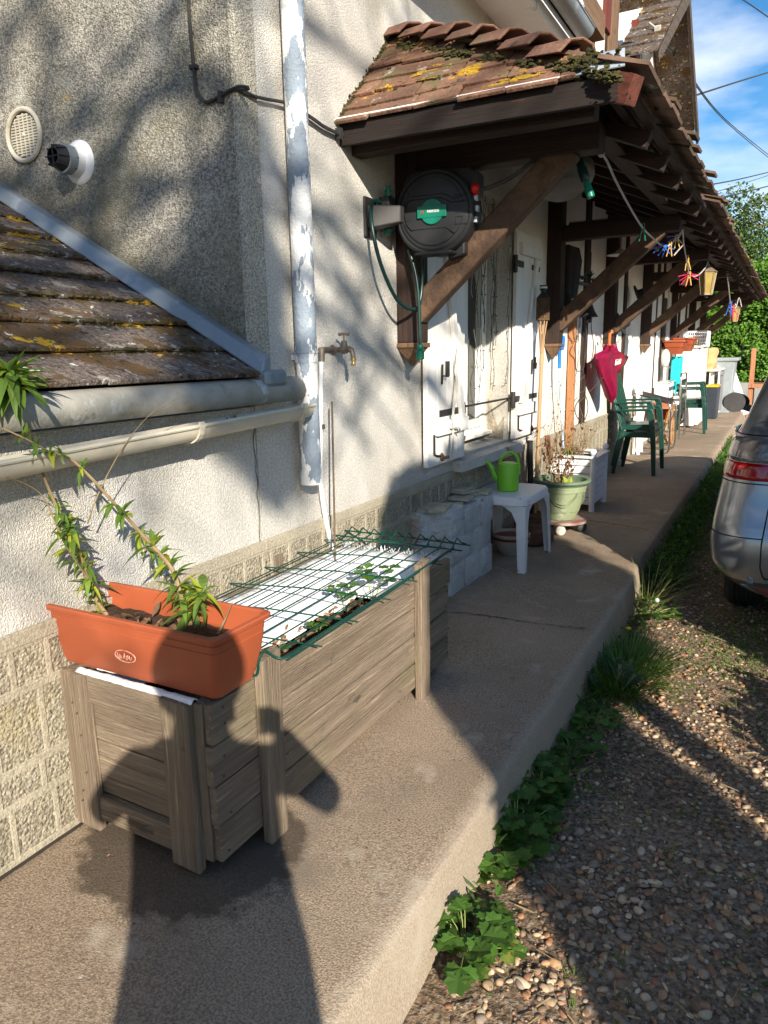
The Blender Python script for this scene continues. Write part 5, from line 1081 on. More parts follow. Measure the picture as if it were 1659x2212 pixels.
# ---- white slatted planter with ball finials
wp_ = thing('white_planter', 'white slatted planter box with ball finials', 'planter', (.18, 6.17, 0))
g = MB(); X0, X1, Yn, Yf = .0, .355, 5.96, 6.40
for i in range(6):
    z = .055 + i * .064
    for (a, b) in (((X0, Yn), (X1, Yn)), ((X1, Yn), (X1, Yf)), ((X0, Yf), (X1, Yf))):
        d = (Vector((*b, 0)) - Vector((*a, 0))).normalized(); g.beam(Vector((*a, z + .03)), Vector((*b, z + .03)), .012, .058)
g.build('slats', M['white_paint2'], wp_, bevel=.004)
g = MB(); 
for a, b in (((X0, Yn), (X1, Yn)), ((X1, Yn), (X1, Yf)), ((X0, Yf), (X1, Yf))): g.beam(Vector((*a, .447)), Vector((*b, .447)), .075, .014)
g.build('top_rim', M['white_paint2'], wp_, bevel=.003)
for x, y in ((X1, Yn), (X1, Yf), (X0 + .02, Yn), (X0 + .02, Yf)):
    g = MB(); g.lathe([(.023, 0), (.023, .455), (.0, .457)], (x, y, 0), 16); p_ = g.build('corner_post', M['white_paint2'], wp_, smooth=True)
    if x == X1: g = MB(); g.lathe([(.012, 0), (.012, .008)], (x, y, .455), 12); g.ball((x, y, .487), .027, 16); g.build('finial', M['white_paint2'], p_, smooth=True)
g = MB(); g.box((X0, Yn, .40), (X1, Yf, .415)); g.build('soil', M['soil'], wp_)
bare_shrub('dry_flower_clump', 'dry seed-headed flower clump growing in the white planter', (.16, 6.25, .41), 36, .36, .55, 8, .95, M['seed'], 'plant', .0018, .014)
R = random.Random(6); g = MB()
for k in range(26):
    a = R.uniform(0, 6.28); g.leaf((.10 + R.gauss(0, .03), 6.15 + R.gauss(0, .08), .41), (math.cos(a) * .5, math.sin(a) * .5, 1), (0, 0, 1), R.uniform(.08, .16), .014, .3, .3)
tag(g.build('leafy_tuft', M['weed'], None, loc=(.10, 6.15, .41), fix=False), 'green leafy tuft in the back of the white planter', 'plant')
c = aty(*reg(2000, 1300, 1.659)(205, 690), 5.9)
g = MB(); g.tube([(.02, 5.92, .40), (-.0 + .03, 5.75, .62)], .026, 14); tag(g.build('log', mat('red_brown_log', (.16, .06, .04), (.09, .035, .025), 12, .6), None, smooth=True, loc=(.02, 5.92, .4)), 'short red-brown wooden stick leaning behind the white planter', 'log')
# trailing thin twigs against the wall near the torch
bare_shrub('climbing_twigs', 'thin thorny climbing twigs against the wall behind the torch', (.06, 5.72, .3), 10, 1.1, .25, 15, .5, M['redleaf'], 'climber', .0018, .018)
bare_shrub('wall_twigs', 'bare twigs growing up the wall behind the large pot', (.07, 5.45, .0), 14, .75, .3, 19, .5, M['seed'], 'shrub', .0018, .02)
# ---- pool brush / blue squeegee pole
bp_ = thing('squeegee_pole', 'blue-headed squeegee on a pale telescopic pole against the wall', 'squeegee', (.08, 5.9, .6)); M['blue'] = mat('blue_plastic', (.02, .22, .68), (.02, .18, .6), 10, .4); M['paleblue'] = mat('pale_blue_tube', (.45, .58, .72), None, 10, .35)
a0 = Vector((.085, 6.05, .50)); a1 = Vector((.085, 5.87, 1.06)); g = MB(); g.tube([a0, a1], .010, 10); g.build('pole', M['paleblue'], bp_, smooth=True)
g = MB(); g.tube([a1, a1 + Vector((0, -.015, .095))], .014, 12); g.build('sleeve', M['pvcw'], bp_, smooth=True)
a2 = a1 + Vector((0, -.015, .095)); g = MB(); g.tube([a2, a2 + Vector((0, -.005, .10)), a2 + Vector((0, -.02, .15))], [.014, .014, .018], 12); g.prism([a2 + Vector((0, y, z)) for y, z in ((-.045, .15), (.0, .14), (.03, .17), (.035, .23), (.01, .25), (-.02, .22))], (.03, 0, 0)); g.build('head', M['blue'], bp_, smooth=True)
g = MB(); g.lathe([(0, 0), (.045, .003), (.05, .015), (.03, .03), (0, .032)], (.01, 6.03, 1.31), 18, (1, 0, 0)); tag(g.build('straw_disc', M['rope_c'], None, smooth=True, loc=(.01, 6.03, 1.31)), 'small round straw-coloured brush hanging on the wall by the second post', 'brush')
# ---- orange wooden pole, chain, bell lamp and cables
g = MB(); g.beam((.05, 6.37, .02), (.035, 6.42, 1.95), .045, .06, (1, 0, 0)); tag(g.build('wooden_pole', wood('orange_wood', (.42, .19, .08), (.30, .13, .055), 2, .7, .05, .4), None, bevel=.003, loc=(.05, 6.37, .02)), 'tall orange-brown wooden pole leaning against the facade', 'pole')
def chain(mb, P, s=.014, r=.0028):
    L_ = 0
    for i in range(len(P) - 1):
        a, b = Vector(P[i]), Vector(P[i + 1]); n = max(1, int((b - a).length / (s * 1.5)))
        for k in range(n):
            c = a.lerp(b, (k + .5) / n); d = (b - a).normalized(); s1 = (Vector((1, 0, 0)) if (k % 2) else Vector((.2, 1, 0))).cross(d).normalized()
            mb.tube([c + d * (s * 1.0 * math.sin(t)) + s1 * (s * .45 * math.cos(t)) for t in np.linspace(0, 2 * math.pi, 10, endpoint=False)], r, 4, closed=True)
g = MB(); chain(g, [(.06, 6.27, 1.55), (.07, 6.36, 1.36)]); chain(g, [(.10, 6.40, 1.62), (.09, 6.43, 1.5), (.08, 6.38, 1.36)]); tag(g.build('chain', M['rust'], None, loc=(.07, 6.36, 1.36)), 'rusty chain looped round the orange-brown pole', 'chain')
bl = thing('bell_lamp', 'dark bell-shaped lamp hanging under the second brace', 'lamp', (.10, 6.62, 1.6))
g = MB(); g.lathe([(.012, .12), (.02, .11), (.045, .04), (.072, .0), (.078, -.012), (.07, -.010), (.03, .03)], (.12, 6.62, 1.58), 22); g.build('shade', M['black'], bl, smooth=True)
g = MB(); g.ball((.12, 6.62, 1.545), .028, 12); g.tube([(.12, 6.62, 1.70), (.12, 6.62, 2.1)], .003, 4); g.build('fitting', M['black'], bl, smooth=True)
cl_ = thing('hanging_cables', 'loose black electric cables with a plug hanging down the wall from the bell lamp', 'cable', (.09, 6.6, 1.4))
A_ = reg(2050, 1100, 3.687)
for P in ([(830, 590), (815, 800), (805, 1000), (800, 1180), (830, 1330), (860, 1480), (855, 1590), (900, 1720), (905, 1860), (860, 1990), (790, 1995), (730, 1900), (730, 1790), (790, 1690), (855, 1590)], [(885, 590), (880, 800), (885, 1000), (850, 1200), (840, 1330), (860, 1480)], [(870, 590), (890, 780), (870, 1000), (850, 1230), (800, 1285), (740, 1270), (735, 1100), (720, 960), (735, 880)], [(975, 470), (955, 640), (985, 850), (985, 1010), (950, 1180)]):
    g = MB(); g.tube(smoothpath([atx(*A_(*p), .085) for p in P], 4), .0042, 5); g.build('cable', M['cable'], cl_, smooth=True)
g = MB(); q = atx(*A_(960, 1215), .085); g.cbox(q, (.02, .035, .04)); g.tube([q + Vector((0, -.008, -.015)), q + Vector((0, -.008, -.045))], .003, 5); g.tube([q + Vector((0, .008, -.015)), q + Vector((0, .008, -.045))], .003, 5); g.build('plug', mat('grey_plug', (.22, .23, .22), None, 9, .5), cl_)
g = MB(); g.tube([(.07, 6.05, 1.82), (.10, 6.3, 1.83), (.1, 6.75, 1.84)], .016, 6); g.tube([(.07, 6.2, 1.82), (.07, 6.2, 1.55)], .010, 6); g.tube([(.1, 6.7, 1.8), (.09, 6.28, 1.56)], .010, 6); tag(g.build('hanging_bracket', M['black'], None, smooth=True, loc=(.07, 6.2, 1.8)), 'black iron plant bracket on the wall behind the second brace', 'bracket')
R = random.Random(5); g = MB()
for k in range(22): d = Vector((R.gauss(0, 1), R.gauss(0, 1), R.gauss(.3, .7))); g.leaf((.12, 6.6, 1.88), d, (0, 0, 1), R.uniform(.05, .10), .02, .3, .5)
tag(g.build('potted_succulent', M['blackleaf'], None, loc=(.12, 6.6, 1.86), fix=False), 'dark spiky plant standing on the black bracket', 'plant')
g = MB()
for k in range(40): d = Vector((R.gauss(0, 1), R.gauss(0, 1), R.gauss(.5, .7))); g.leaf((.08, 7.12, 1.88), d, (0, 0, 1), R.uniform(.03, .075), .04, .5, .5)
tag(g.build('red_flower', M['darkred'], None, loc=(.08, 7.12, 1.88), fix=False), 'dark red artificial flower hanging on the facade timber', 'flower')
g = MB(); P = arc((.045, 6.62, 2.03), .20, math.pi * 1.08, math.pi * 1.92, 24, (0, 1, 0), (0, 0, 1)); P = [Vector((p.x, p.y, 2.03 + (p.z - 2.03) * .6)) for p in P]; g.tube(P, .0045, 5)
for i, p in enumerate(P[1:-1]): g.tube([p, p + Vector((.0, R.gauss(0, .012), -.028))], .004, 4)
tag(g.build('fairy_light_garland', M['black'], None, loc=(.05, 6.62, 1.9)), 'short garland of dark unlit fairy lights draped on the wall', 'garland')
g = MB(); V = []; 
P = [(.10, 5.98, 2.10), (.16, 6.10, 2.08), (.15, 6.22, 2.0), (.13, 6.2, 1.8), (.13, 6.12, 1.65), (.12, 6.02, 1.60), (.11, 5.95, 1.75)]
g.prism(P, (-.06, .0, 0)); tag(g.build('hanging_bag', M['blackcloth'], None, bevel=.02, loc=(.1, 6.05, 2.1)), 'dark shapeless cloth bag hung on the second post', 'bag')
for (cx_, cy_, cz_, lb) in ((.10, 8.05, 1.55, 'dark felt hat hung high on the third post'), (.12, 8.9, 1.86, 'dark felt hat hung on the facade past the third post')):
    g = MB(); g.lathe([(.13, 0), (.135, .01), (.07, .02), (.065, .08), (.05, .095), (0, .1)], (cx_, cy_, cz_), 22, (.9, 0, .4)); tag(g.build('hat', M['blackcloth'], None, smooth=True, loc=(cx_, cy_, cz_)), lb, 'hat')
# ---- umbrella
um = thing('umbrella', 'closed crimson umbrella hanging by its handle from the third post', 'umbrella', (.12, 7.5, 1.5))
M['crimson'] = mat('crimson_fabric', (.29, .005, .048), (.21, .003, .034), 5, .55, .3, 30, trans=.15); M['crimson2'] = mat('crimson_transparent_fold', (.32, .015, .03), (.22, .01, .02), 25, .5)
h_ = reg(2050, 1100, 3.687); xx = .17
tp_ = atx(*h_(1235, 930), xx); bt = atx(*h_(1240, 1740), xx)
g = MB()
def fold(P, n=9, amp=.012):
    pass
SEC = [(925, 1212, 1250), (960, 1195, 1265), (1010, 1160, 1300), (1050, 1075, 1345), (1085, 1022, 1372), (1150, 1040, 1330), (1250, 1062, 1302), (1350, 1090, 1290), (1500, 1150, 1285), (1640, 1200, 1270), (1740, 1232, 1246)]
outl_L = [(l_, y_) for y_, l_, r_ in SEC]; outl_R = [(r_, y_) for y_, l_, r_ in SEC]
V = []; n = 14; m_ = len(outl_L)
LL = smoothpath([atx(*h_(*p), xx) for p in outl_L], 4); RR = smoothpath([atx(*h_(*p), xx) for p in outl_R], 4); m_ = len(LL)
for i in range(m_):
    c_ = (LL[i] + RR[i]) / 2; hw = (RR[i] - LL[i]) / 2
    for k in range(28):
        a = 2 * math.pi * k / 28; ripple = 1 + .45 * math.sin(a * 6 + i * .1); V.append(c_ + hw * math.cos(a) + Vector((1, 0, 0)) * (min(.045, hw.length * .45) * ripple * math.sin(a)) + Vector((0, 0, .018 * math.sin(a * 6) * (1 if i < 18 else 0))))
g.add(V, [(i * 28 + k, i * 28 + (k + 1) % 28, (i + 1) * 28 + (k + 1) % 28, (i + 1) * 28 + k) for i in range(m_ - 1) for k in range(28)]); g.build('canopy', M['crimson'], um, smooth=True, sharp=70)
g = MB(); P = [(1290, 1010), (1360, 1000), (1430, 1050), (1500, 1080), (1455, 1180), (1380, 1300), (1300, 1355), (1290, 1200)]; pts = [atx(*h_(*p), .13) for p in P]; cc = sum(pts, Vector()) / len(pts) + Vector((.03, 0, 0)); g.add([cc] + pts, [(0, 1 + i, 1 + (i + 1) % len(pts)) for i in range(len(pts))]); o = g.build('loose_flap', M['crimson2'], um, smooth=True); o.modifiers.new('t', 'SOLIDIFY').thickness = .02
g = MB(); q = [atx(*h_(*p), .222) for p in ((1310, 1130), (1385, 1115), (1375, 1180), (1300, 1205))]; 
for a, b in ((0, 1), (1, 2), (2, 3), (3, 0)): g.tube([q[a], q[b]], .003, 4)
for k in range(3): a = q[3].lerp(q[2], .25 + .25 * k); b = q[0].lerp(q[1], .25 + .25 * k); g.tube([a.lerp(b, .2), a.lerp(b, .8)], .004, 4); g.tube([a.lerp(b, .2), a.lerp(b, .2) + (q[1] - q[0]) * .12], .004, 4)
g.build('printed_mark', M['whiteink'], um)
g = MB(); g.tube([atx(*h_(1225, 740), xx), atx(*h_(1215, 920), xx)], .014, 10); g.tube(arc(atx(*h_(1255, 745), xx), .025, math.pi, .2, 8, (0, 1, 0), (0, 0, 1)), .010, 8); g.build('handle', mat('orange_handle', (.62, .14, .03), None, 9, .4), um, smooth=True)
g = MB(); g.tube([bt, atx(*h_(1240, 1840), xx)], [.008, .004], 8); g.build('ferrule', M['bamboo'], um, smooth=True)
# ---- green plastic chairs (stacks of two)
M['chairgreen'] = mat('dark_green_plastic', (.008, .043, .034), (.011, .055, .043), 5, .32, spots=[((.10, .13, .11), 9, .62, .74)])
def make_chair(label, loc, rz, group):
    t = thing('plastic_chair', label, 'chair', (0, 0, 0), group); G = M['chairgreen']    # chair faces +x, origin at centre of feet
    g = MB(); loft(g, [[(x, y, z) for x, y, z in q] for q in ([(-.20, -.20, .415), (.23, -.23, .43), (.23, .23, .43), (-.20, .20, .415)], [(-.20, -.205, .435), (.24, -.235, .452), (.24, .235, .452), (-.20, .205, .435)])])
    g.prism([(.215, -.23, .43), (.245, -.235, .45), (.262, -.22, .43), (.255, -.2, .38), (.24, -.2, .38)], (0, .45, 0)); g.box((-.2, -.225, .385), (.22, -.21, .43)); g.box((-.2, .21, .385), (.22, .225, .43)); g.build('seat', G, t, bevel=.008)
    g = MB()
    for i in range(6):
        y = -.185 + i * .074; top = 1.03 - .018 * abs(i - 2.5) ** 1.5
        g.hexa([(-.20, y - .024, .47), (-.20, y + .024, .47), (-.222, y + .024, .47), (-.222, y - .024, .47), (-.395, y * 1.08 - .024, top), (-.395, y * 1.08 + .024, top), (-.41, y * 1.08 + .024, top), (-.41, y * 1.08 - .024, top)])
    g.tube([(-.40, -.225, .86), (-.405, -.215, .96), (-.405, -.15, 1.02), (-.405, 0, 1.04), (-.405, .15, 1.02), (-.405, .215, .96), (-.40, .225, .86)], .016, 8); g.beam((-.215, -.22, .49), (-.215, .22, .49), .03, .06); g.tube([(-.22, -.225, .46), (-.36, -.235, .80), (-.40, -.225, .87)], .018, 8); g.tube([(-.22, .225, .46), (-.36, .235, .80), (-.40, .225, .87)], .018, 8); g.build('backrest', G, t, smooth=True, sharp=45)
    for s in (-1, 1):
        g = MB(); y = s * .265; g.hexa([(-.31, y - .02, .655), (.20, y - .03, .665), (.20, y + .03, .665), (-.31, y + .02, .655), (-.31, y - .02, .675), (.20, y - .03, .692), (.20, y + .03, .692), (-.31, y + .02, .675)]); g.build('armrest', G, t, bevel=.008)
        g = MB(); loft(g, [[(x + a, y + s * b, z) for a, b in ((-.035 * w, -.022 * w), (.035 * w, -.022 * w), (.035 * w, .012), (-.035 * w, .012))] for x, y, z, w in ((.285, s * .29, 0, .8), (.255, s * .285, .3, 1), (.225, s * .28, .5, 1.1), (.195, s * .272, .64, 1.2), (.16, s * .27, .69, 1.3))]); g.build('leg', G, t, bevel=.004)
        g = MB(); loft(g, [[(x + a, y + s * b, z) for a, b in ((-.032 * w, -.02 * w), (.032 * w, -.02 * w), (.032 * w, .012), (-.032 * w, .012))] for x, y, z, w in ((-.31, s * .26, 0, .8), (-.25, s * .245, .25, 1), (-.20, s * .225, .45, 1.3))]); g.build('leg', G, t, bevel=.004)
    t.location = loc; t.rotation_euler = (0, 0, rz); t.scale = (.70, 1, 1); return t
GC = 'stacked green garden chairs'
ch0 = make_chair('lower chair of the near stack of dark green plastic garden chairs', (.335, 8.22, 0), 0, GC)
for lb, loc, rz in (('upper chair of the near stack of dark green plastic garden chairs', (.325, 8.24, .075), .0), ('lower chair of the far stack of dark green plastic chairs beside the fridge', (.40, 12.45, 0), .05), ('upper chair of the far stack of dark green plastic chairs beside the fridge', (.39, 12.47, .075), .05)):
    c = copy_tree(ch0); c.location = loc; c.rotation_euler = (0, 0, rz); c['label'] = lb
# ---- folded white wooden chair, white cabinet under the far shutter
wf = thing('folding_chair', 'white wooden folding chair standing folded against the wall', 'folding chair', (.08, 9.7, 0))
for y in (9.5, 9.72):
    g = MB(); g.beam((.11, y, .0), (.06, y, .86), .03, .035, (1, 0, 0)); g.build('leg', M['white_paint2'], wf, bevel=.003); g = MB(); g.beam((.05, y + .02, .0), (.11, y + .02, .55), .03, .035, (1, 0, 0)); g.build('leg', M['white_paint2'], wf, bevel=.003)
g = MB(); g.beam((.07, 9.36, .46), (.07, 9.86, .46), .03, .05); g.beam((.06, 9.4, .80), (.06, 9.82, .80), .02, .06); g.tube(arc((.08, 9.50, .60), .12, .3, 2.8, 10, (0, 1, 0), (0, 0, 1)), .016, 8); g.build('rails', M['white_paint2'], wf, bevel=.003)
g = MB(); g.box((.0, 11.35, .55), (.16, 11.95, .80)); g.box((.0, 11.33, .80), (.18, 11.97, .815)); tag(g.build('wall_box', M['white_paint2'], None, bevel=.004, loc=(.0, 11.6, .55)), 'white box fixed under the far shuttered window', 'box')
# ---- chrome cantilever chair, tubular side chair
M['chrome'] = mat('chrome_tube', (.62, .60, .57), None, 5, .18, metal=1); M['seatblack'] = mat('black_webbing', (.03, .028, .027), None, 5, .6)
cc_ = thing('cantilever_chair', 'chrome cantilever chair with sagging black armrest straps in front of the wooden cart', 'chair', (.25, 9.9, 0))
for y in (9.55, 10.05):
    g = MB(); g.tube(smoothpath([(.0, y + .02, .0 + .02), (.30, y + .02, .015), (.42, y, .03), (.455, y, .09), (.455, y, .35), (.45, y, .56), (.42, y, .63), (.33, y, .66), (.1, y, .72), (.02, y, .74)], 4), .0125, 10); g.build('side_frame', M['chrome'], cc_, smooth=True)
g = MB(); g.tube([(.0, 9.57, .02), (.0, 10.07, .02)], .0125, 8); g.build('cross_tube', M['chrome'], cc_, smooth=True)
g = MB(); V = []
for i in range(12):
    x = .04 + .38 * i / 11
    for j in range(8): y = 9.55 + .5 * j / 7; V.append((x, y, .755 - .10 * i / 11 - .03 * math.sin(math.pi * j / 7)))
g.add(V, [(i * 8 + j, i * 8 + j + 1, (i + 1) * 8 + j + 1, (i + 1) * 8 + j) for i in range(11) for j in range(7)]); o = g.build('sling', M['seatblack'], cc_, smooth=True); o.modifiers.new('t', 'SOLIDIFY').thickness = .02
tc_ = thing('tubular_chair', 'chrome tube chair with black back slats, turned away', 'chair', (.25, 11.7, 0))
for y in (11.3, 11.92):
    g = MB(); g.tube(smoothpath([(.36, y, 0), (.35, y, .4), (.34, y, .85), (.33, y + (.05 if y < 11.5 else -.05), .93)], 4), .0125, 10); g.build('leg', M['chrome'], tc_, smooth=True)
    g = MB(); g.tube([(.02, y, 0), (.05, y, .45)], .0125, 8); g.build('leg', M['chrome'], tc_, smooth=True)
g = MB(); g.tube([(.33, 11.34, .93), (.33, 11.88, .93)], .0125, 8); g.build('top_tube', M['chrome'], tc_, smooth=True)
for z in (.82, .66, .5, .36, .22):
    g = MB(); g.box((.335, 11.3, z - .025), (.345, 11.92, z + .025)); g.build('slat', M['seatblack'], tc_)
g = MB(); g.box((.04, 11.3, .43), (.34, 11.92, .455)); g.build('seat', M['seatblack'], tc_)
# ---- wooden cart with wheels
wcart = thing('wooden_cart', 'low varnished wooden flower cart with a terracotta pot behind the chrome chair', 'cart', (.2, 10.7, 0)); OW = wood('varnished_wood', (.42, .22, .09), (.30, .15, .06), 1, .6, .15, .3)
g = MB(); 
for i in range(6): g.beam((.10, 10.35 + i * .09, .34), (.07, 10.33 + i * .095, .52), .07, .012, (1, 0, 0)); g.beam((.30, 10.35 + i * .09, .34), (.34, 10.33 + i * .095, .52), .07, .012, (1, 0, 0))
g.box((.07, 10.3, .51), (.36, 10.9, .535)); g.build('tray', OW, wcart, bevel=.003)
for s in ((.14, 10.4, .30, 10.8), (.30, 10.4, .14, 10.8)):
    g = MB(); g.beam((s[0], s[1], .34), (s[2], s[3], .0), .03, .04); g.build('leg', OW, wcart, bevel=.003)
g = MB(); 
for k in range(6): a = k * math.pi / 3; g.beam((.36, 10.55, .2), (.36, 10.55 + .16 * math.cos(a), .2 + .16 * math.sin(a)), .015, .02, (1, 0, 0))
g.tube([(.36, 10.55 + .17 * math.cos(a), .2 + .17 * math.sin(a)) for a in np.linspace(0, 2 * math.pi, 24, endpoint=False)], .012, 6, closed=True); g.build('wheel', OW, wcart)
g = MB(); tpot(g, Vector((.2, 10.6, .345)), .09, .13, .22); tag(g.build('flower_pot', M['terracotta'], None, smooth=True, loc=(.2, 10.6, .345)), 'terracotta pot sitting in the wooden cart', 'flower pot')
# ---- fridge, crate, hanging boxes and the rest at the far end
M['enamel'] = mat('white_enamel', (.78, .75, .70), (.74, .71, .66), 3, .35)
fr_ = thing('fridge', 'off-white upright fridge standing at the far end of the terrace', 'fridge', (.22, 13.4, 0))
g = MB(); g.box((.02, 13.1, .02), (.36, 14.0, 1.285)); g.build('body', M['enamel'], fr_, bevel=.012)
g = MB(); g.box((.365, 13.12, .62), (.42, 13.98, 1.29)); g.build('door', M['enamel'], fr_, bevel=.012); g = MB(); g.box((.365, 13.12, .04), (.42, 13.98, .605)); g.build('door', M['enamel'], fr_, bevel=.012)
g = MB(); g.box((.0, 13.06, 1.287), (.43, 14.02, 1.31)); g.build('top_panel', M['enamel'], fr_, bevel=.004)
cr = thing('crate', 'white perforated plastic crate on top of the fridge', 'crate', (.25, 13.5, 1.312)); g = MB()
x0, x1, y0, y1, z0, z1_ = .12, .46, 13.15, 13.75, 1.312, 1.54
def lattice(mb, o, u, v, nu, nv, t):
    o, u, v = Vector(o), Vector(u), Vector(v); nn = u.cross(v).normalized() * t
    for i in range(nu + 1): a = o + u * (i / nu); mb.beam(a, a + v, t, .012, u)
    for j in range(nv + 1): a = o + v * (j / nv); mb.beam(a, a + u, .022 if j in (0, nv) else .014, t * 1.5, nn)
lattice(g, (x0, y0, z0), (x1 - x0, 0, 0), (0, 0, z1_ - z0), 11, 4, .006); lattice(g, (x0, y1, z0), (x1 - x0, 0, 0), (0, 0, z1_ - z0), 11, 4, .006); lattice(g, (x1, y0, z0), (0, y1 - y0, 0), (0, 0, z1_ - z0), 16, 4, .006); lattice(g, (x0, y0, z0), (0, y1 - y0, 0), (0, 0, z1_ - z0), 16, 4, .006); g.box((x0, y0, z0), (x1, y1, z0 + .006)); g.build('basket', M['pvcw'], cr)
for k_, (x, y, z, lb) in enumerate(((.16, 11.75, 1.20, 'near terracotta balcony box hung beside the fridge'), (.24, 12.2, 1.235, 'far terracotta balcony box hung beside the fridge'))):
    g = MB(); ringbox(g, [(x - .08, x + .10, y - .2, y + .2, z), (x - .12, x + .16, y - .27, y + .27, z + .17), (x - .135, x + .18, y - .29, y + .29, z + .175), (x - .135, x + .18, y - .29, y + .29, z + .20), (x - .12, x + .165, y - .28, y + .28, z + .195), (x - .1, x + .14, y - .25, y + .25, z + .1)], .02, 3); o = g.build('balcony_box', M['terracotta'], None, smooth=True, loc=(x, y, z)); o.rotation_euler = (0, 0, 0); tag(o, lb, 'balcony box', 'terracotta balcony boxes')
R = random.Random(9); g = MB()
for k in range(60): g.leaf((.36 + R.gauss(0, .02), 12.6 + R.gauss(0, .1), 1.32), (R.gauss(0, .6), R.gauss(0, .6), .6), (0, 0, 1), R.uniform(.05, .12), .012, .2, .6)
tag(g.build('trailing_plant', M['weed'], None, loc=(.36, 12.6, 1.32), fix=False), 'wispy green plant trailing from the balcony box next to the crate', 'plant')
g = MB(); g.ball((.13, 11.2, 1.15), .085, 18, (.7, 1, 1.5)); o = g.build('plastic_bag', mat('white_bag', (.70, .71, .68), (.45, .55, .3), 12, .5, .8, 20), None, smooth=True, loc=(.13, 11.2, 1.15)); tag(o, 'white plastic bag hanging below the balcony boxes', 'bag')
g = MB(); M['turq'] = mat('turquoise_plastic', (.03, .55, .58), (.02, .45, .5), 8, .4)
for k in range(7): y = 12.0 + k * .05; g.tube([(.12 + .015 * k, y, 1.16), (.12 + .015 * k, y + .02, .58 + .04 * (k % 3))], .010 if k % 2 else .02, 6)
tag(g.build('drying_rack', M['turq'], None, loc=(.15, 12.1, .6)), 'turquoise folded drying rack leaning by the fridge', 'drying rack')
un_ = thing('washing_unit', 'white kitchen unit with an open dark shelf beyond the fridge', 'cabinet', (.4, 15.2, 0))
g = MB(); g.box((.05, 14.75, .86), (.56, 16.1, .89)); g.build('worktop', M['enamel'], un_, bevel=.003); g = MB(); g.box((.10, 14.8, .03), (.115, 16.05, .86)); g.box((.49, 15.55, .03), (.52, 15.62, .86)); g.box((.10, 16.03, .03), (.52, 16.05, .86)); g.box((.1, 14.8, .02), (.52, 14.82, .86)) if False else g.box((.40, 14.8, .03), (.415, 16.0, .86)); g.build('carcass', M['enamel'], un_)
g = MB(); g.box((.525, 15.65, .08), (.545, 16.1, .74)); g.box((.53, 15.62, .76), (.56, 16.1, .84)); g.build('door', mat('grey_door', (.22, .22, .23), None, 5, .5), un_)
bn = thing('yellow_lidded_bin', 'dark grey bin with a yellow lid by the white unit', 'bin', (.48, 14.9, 0)); g = MB(); loft(g, [[(.48 + a * .085, 14.95 + b * .2, 0) for a, b in ((-1, -1), (1, -1), (1, 1), (-1, 1))], [(.46 + a * .115, 14.95 + b * .26, .58) for a, b in ((-1, -1), (1, -1), (1, 1), (-1, 1))]]); g.build('body', mat('grey_bin', (.035, .045, .06), None, 5, .5), bn, bevel=.015)
g = MB(); g.hexa([(.34, 14.67, .58), (.58, 14.67, .58), (.58, 15.23, .58), (.34, 15.23, .58), (.36, 14.7, .62), (.56, 14.7, .62), (.56, 15.2, .62), (.36, 15.2, .62)]); g.build('lid', mat('yellow_lid', (.62, .42, .03), None, 5, .4), bn, bevel=.01)
g = MB(); R = random.Random(3); rg = []
for z, w in ((.893, .14), (1.0, .17), (1.1, .165), (1.2, .18), (1.27, .17)):
    rg.append([(.33 + w * math.cos(a) * (1 + R.uniform(-.12, .12)), 15.0 + w * 1.5 * math.sin(a) * (1 + R.uniform(-.1, .1)), z + R.uniform(-.015, .015)) for a in np.linspace(0, 2 * math.pi, 14, endpoint=False)])
loft(g, rg); tag(g.build('paper_sack', mat('kraft_paper', (.56, .36, .17), (.45, .28, .12), 10, .8, .6, 12), None, loc=(.33, 15, .893)), 'crumpled brown kraft paper sack standing on the white unit', 'sack')
g = MB(); loft(g, [[(.58 + a * .10, 16.2 + b * .25, .9) for a, b in ((-1, -1), (1, -1), (1, 1), (-1, 1))], [(.58 + a * .15, 16.2 + b * .34, 1.16) for a, b in ((-1, -1), (1, -1), (1, 1), (-1, 1))], [(.58 + a * .17, 16.2 + b * .36, 1.17) for a, b in ((-1, -1), (1, -1), (1, 1), (-1, 1))]]); g.build
g = MB(); loft(g, [[(.56 + a * .12, 16.45 + b * .3, .0) for a, b in ((-1, -1), (1, -1), (1, 1), (-1, 1))], [(.56 + a * .17, 16.45 + b * .36, 1.0) for a, b in ((-1, -1), (1, -1), (1, 1), (-1, 1))], [(.57 + a * .22, 16.45 + b * .4, 1.02) for a, b in ((-1, -1), (1, -1), (1, 1), (-1, 1))], [(.57 + a * .22, 16.45 + b * .4, 1.08) for a, b in ((-1, -1), (1, -1), (1, 1), (-1, 1))]]); tag(g.build('rubbish_bin', mat('pale_grey_bin', (.30, .34, .36), None, 5, .5), None, bevel=.015, loc=(.56, 16.45, 0)), 'tall pale grey rubbish bin standing behind the white unit', 'bin')
g = MB(); g.beam((.98, 16.6, -.05), (.66, 16.75, .75), .03, .14, (1, 0, 0)); tag(g.build('white_plank', M['white_paint2'], None, loc=(.9, 16.6, 0)), 'white board leaning against the grey bin', 'plank')
bf = thing('garden_bench', 'orange-brown wooden garden bench frame beyond the end of the terrace', 'bench', (1.2, 17.2, -.2)); OW2 = wood('red_brown_bench', (.45, .20, .10), (.34, .15, .075), 2, .6, .1, .3)
for x, y, zt_ in ((1.0, 17.2, 1.25), (1.0, 17.9, .5), (1.9, 17.2, 1.25), (1.9, 17.9, .5)): g = MB(); g.beam((x, y, -.2), (x, y, zt_), .09, .09, (1, 0, 0)); g.build('leg', OW2, bf, bevel=.005)
g = MB(); g.box((.95, 17.1, .45), (1.95, 17.95, .53)); g.build('seat', OW2, bf, bevel=.005)
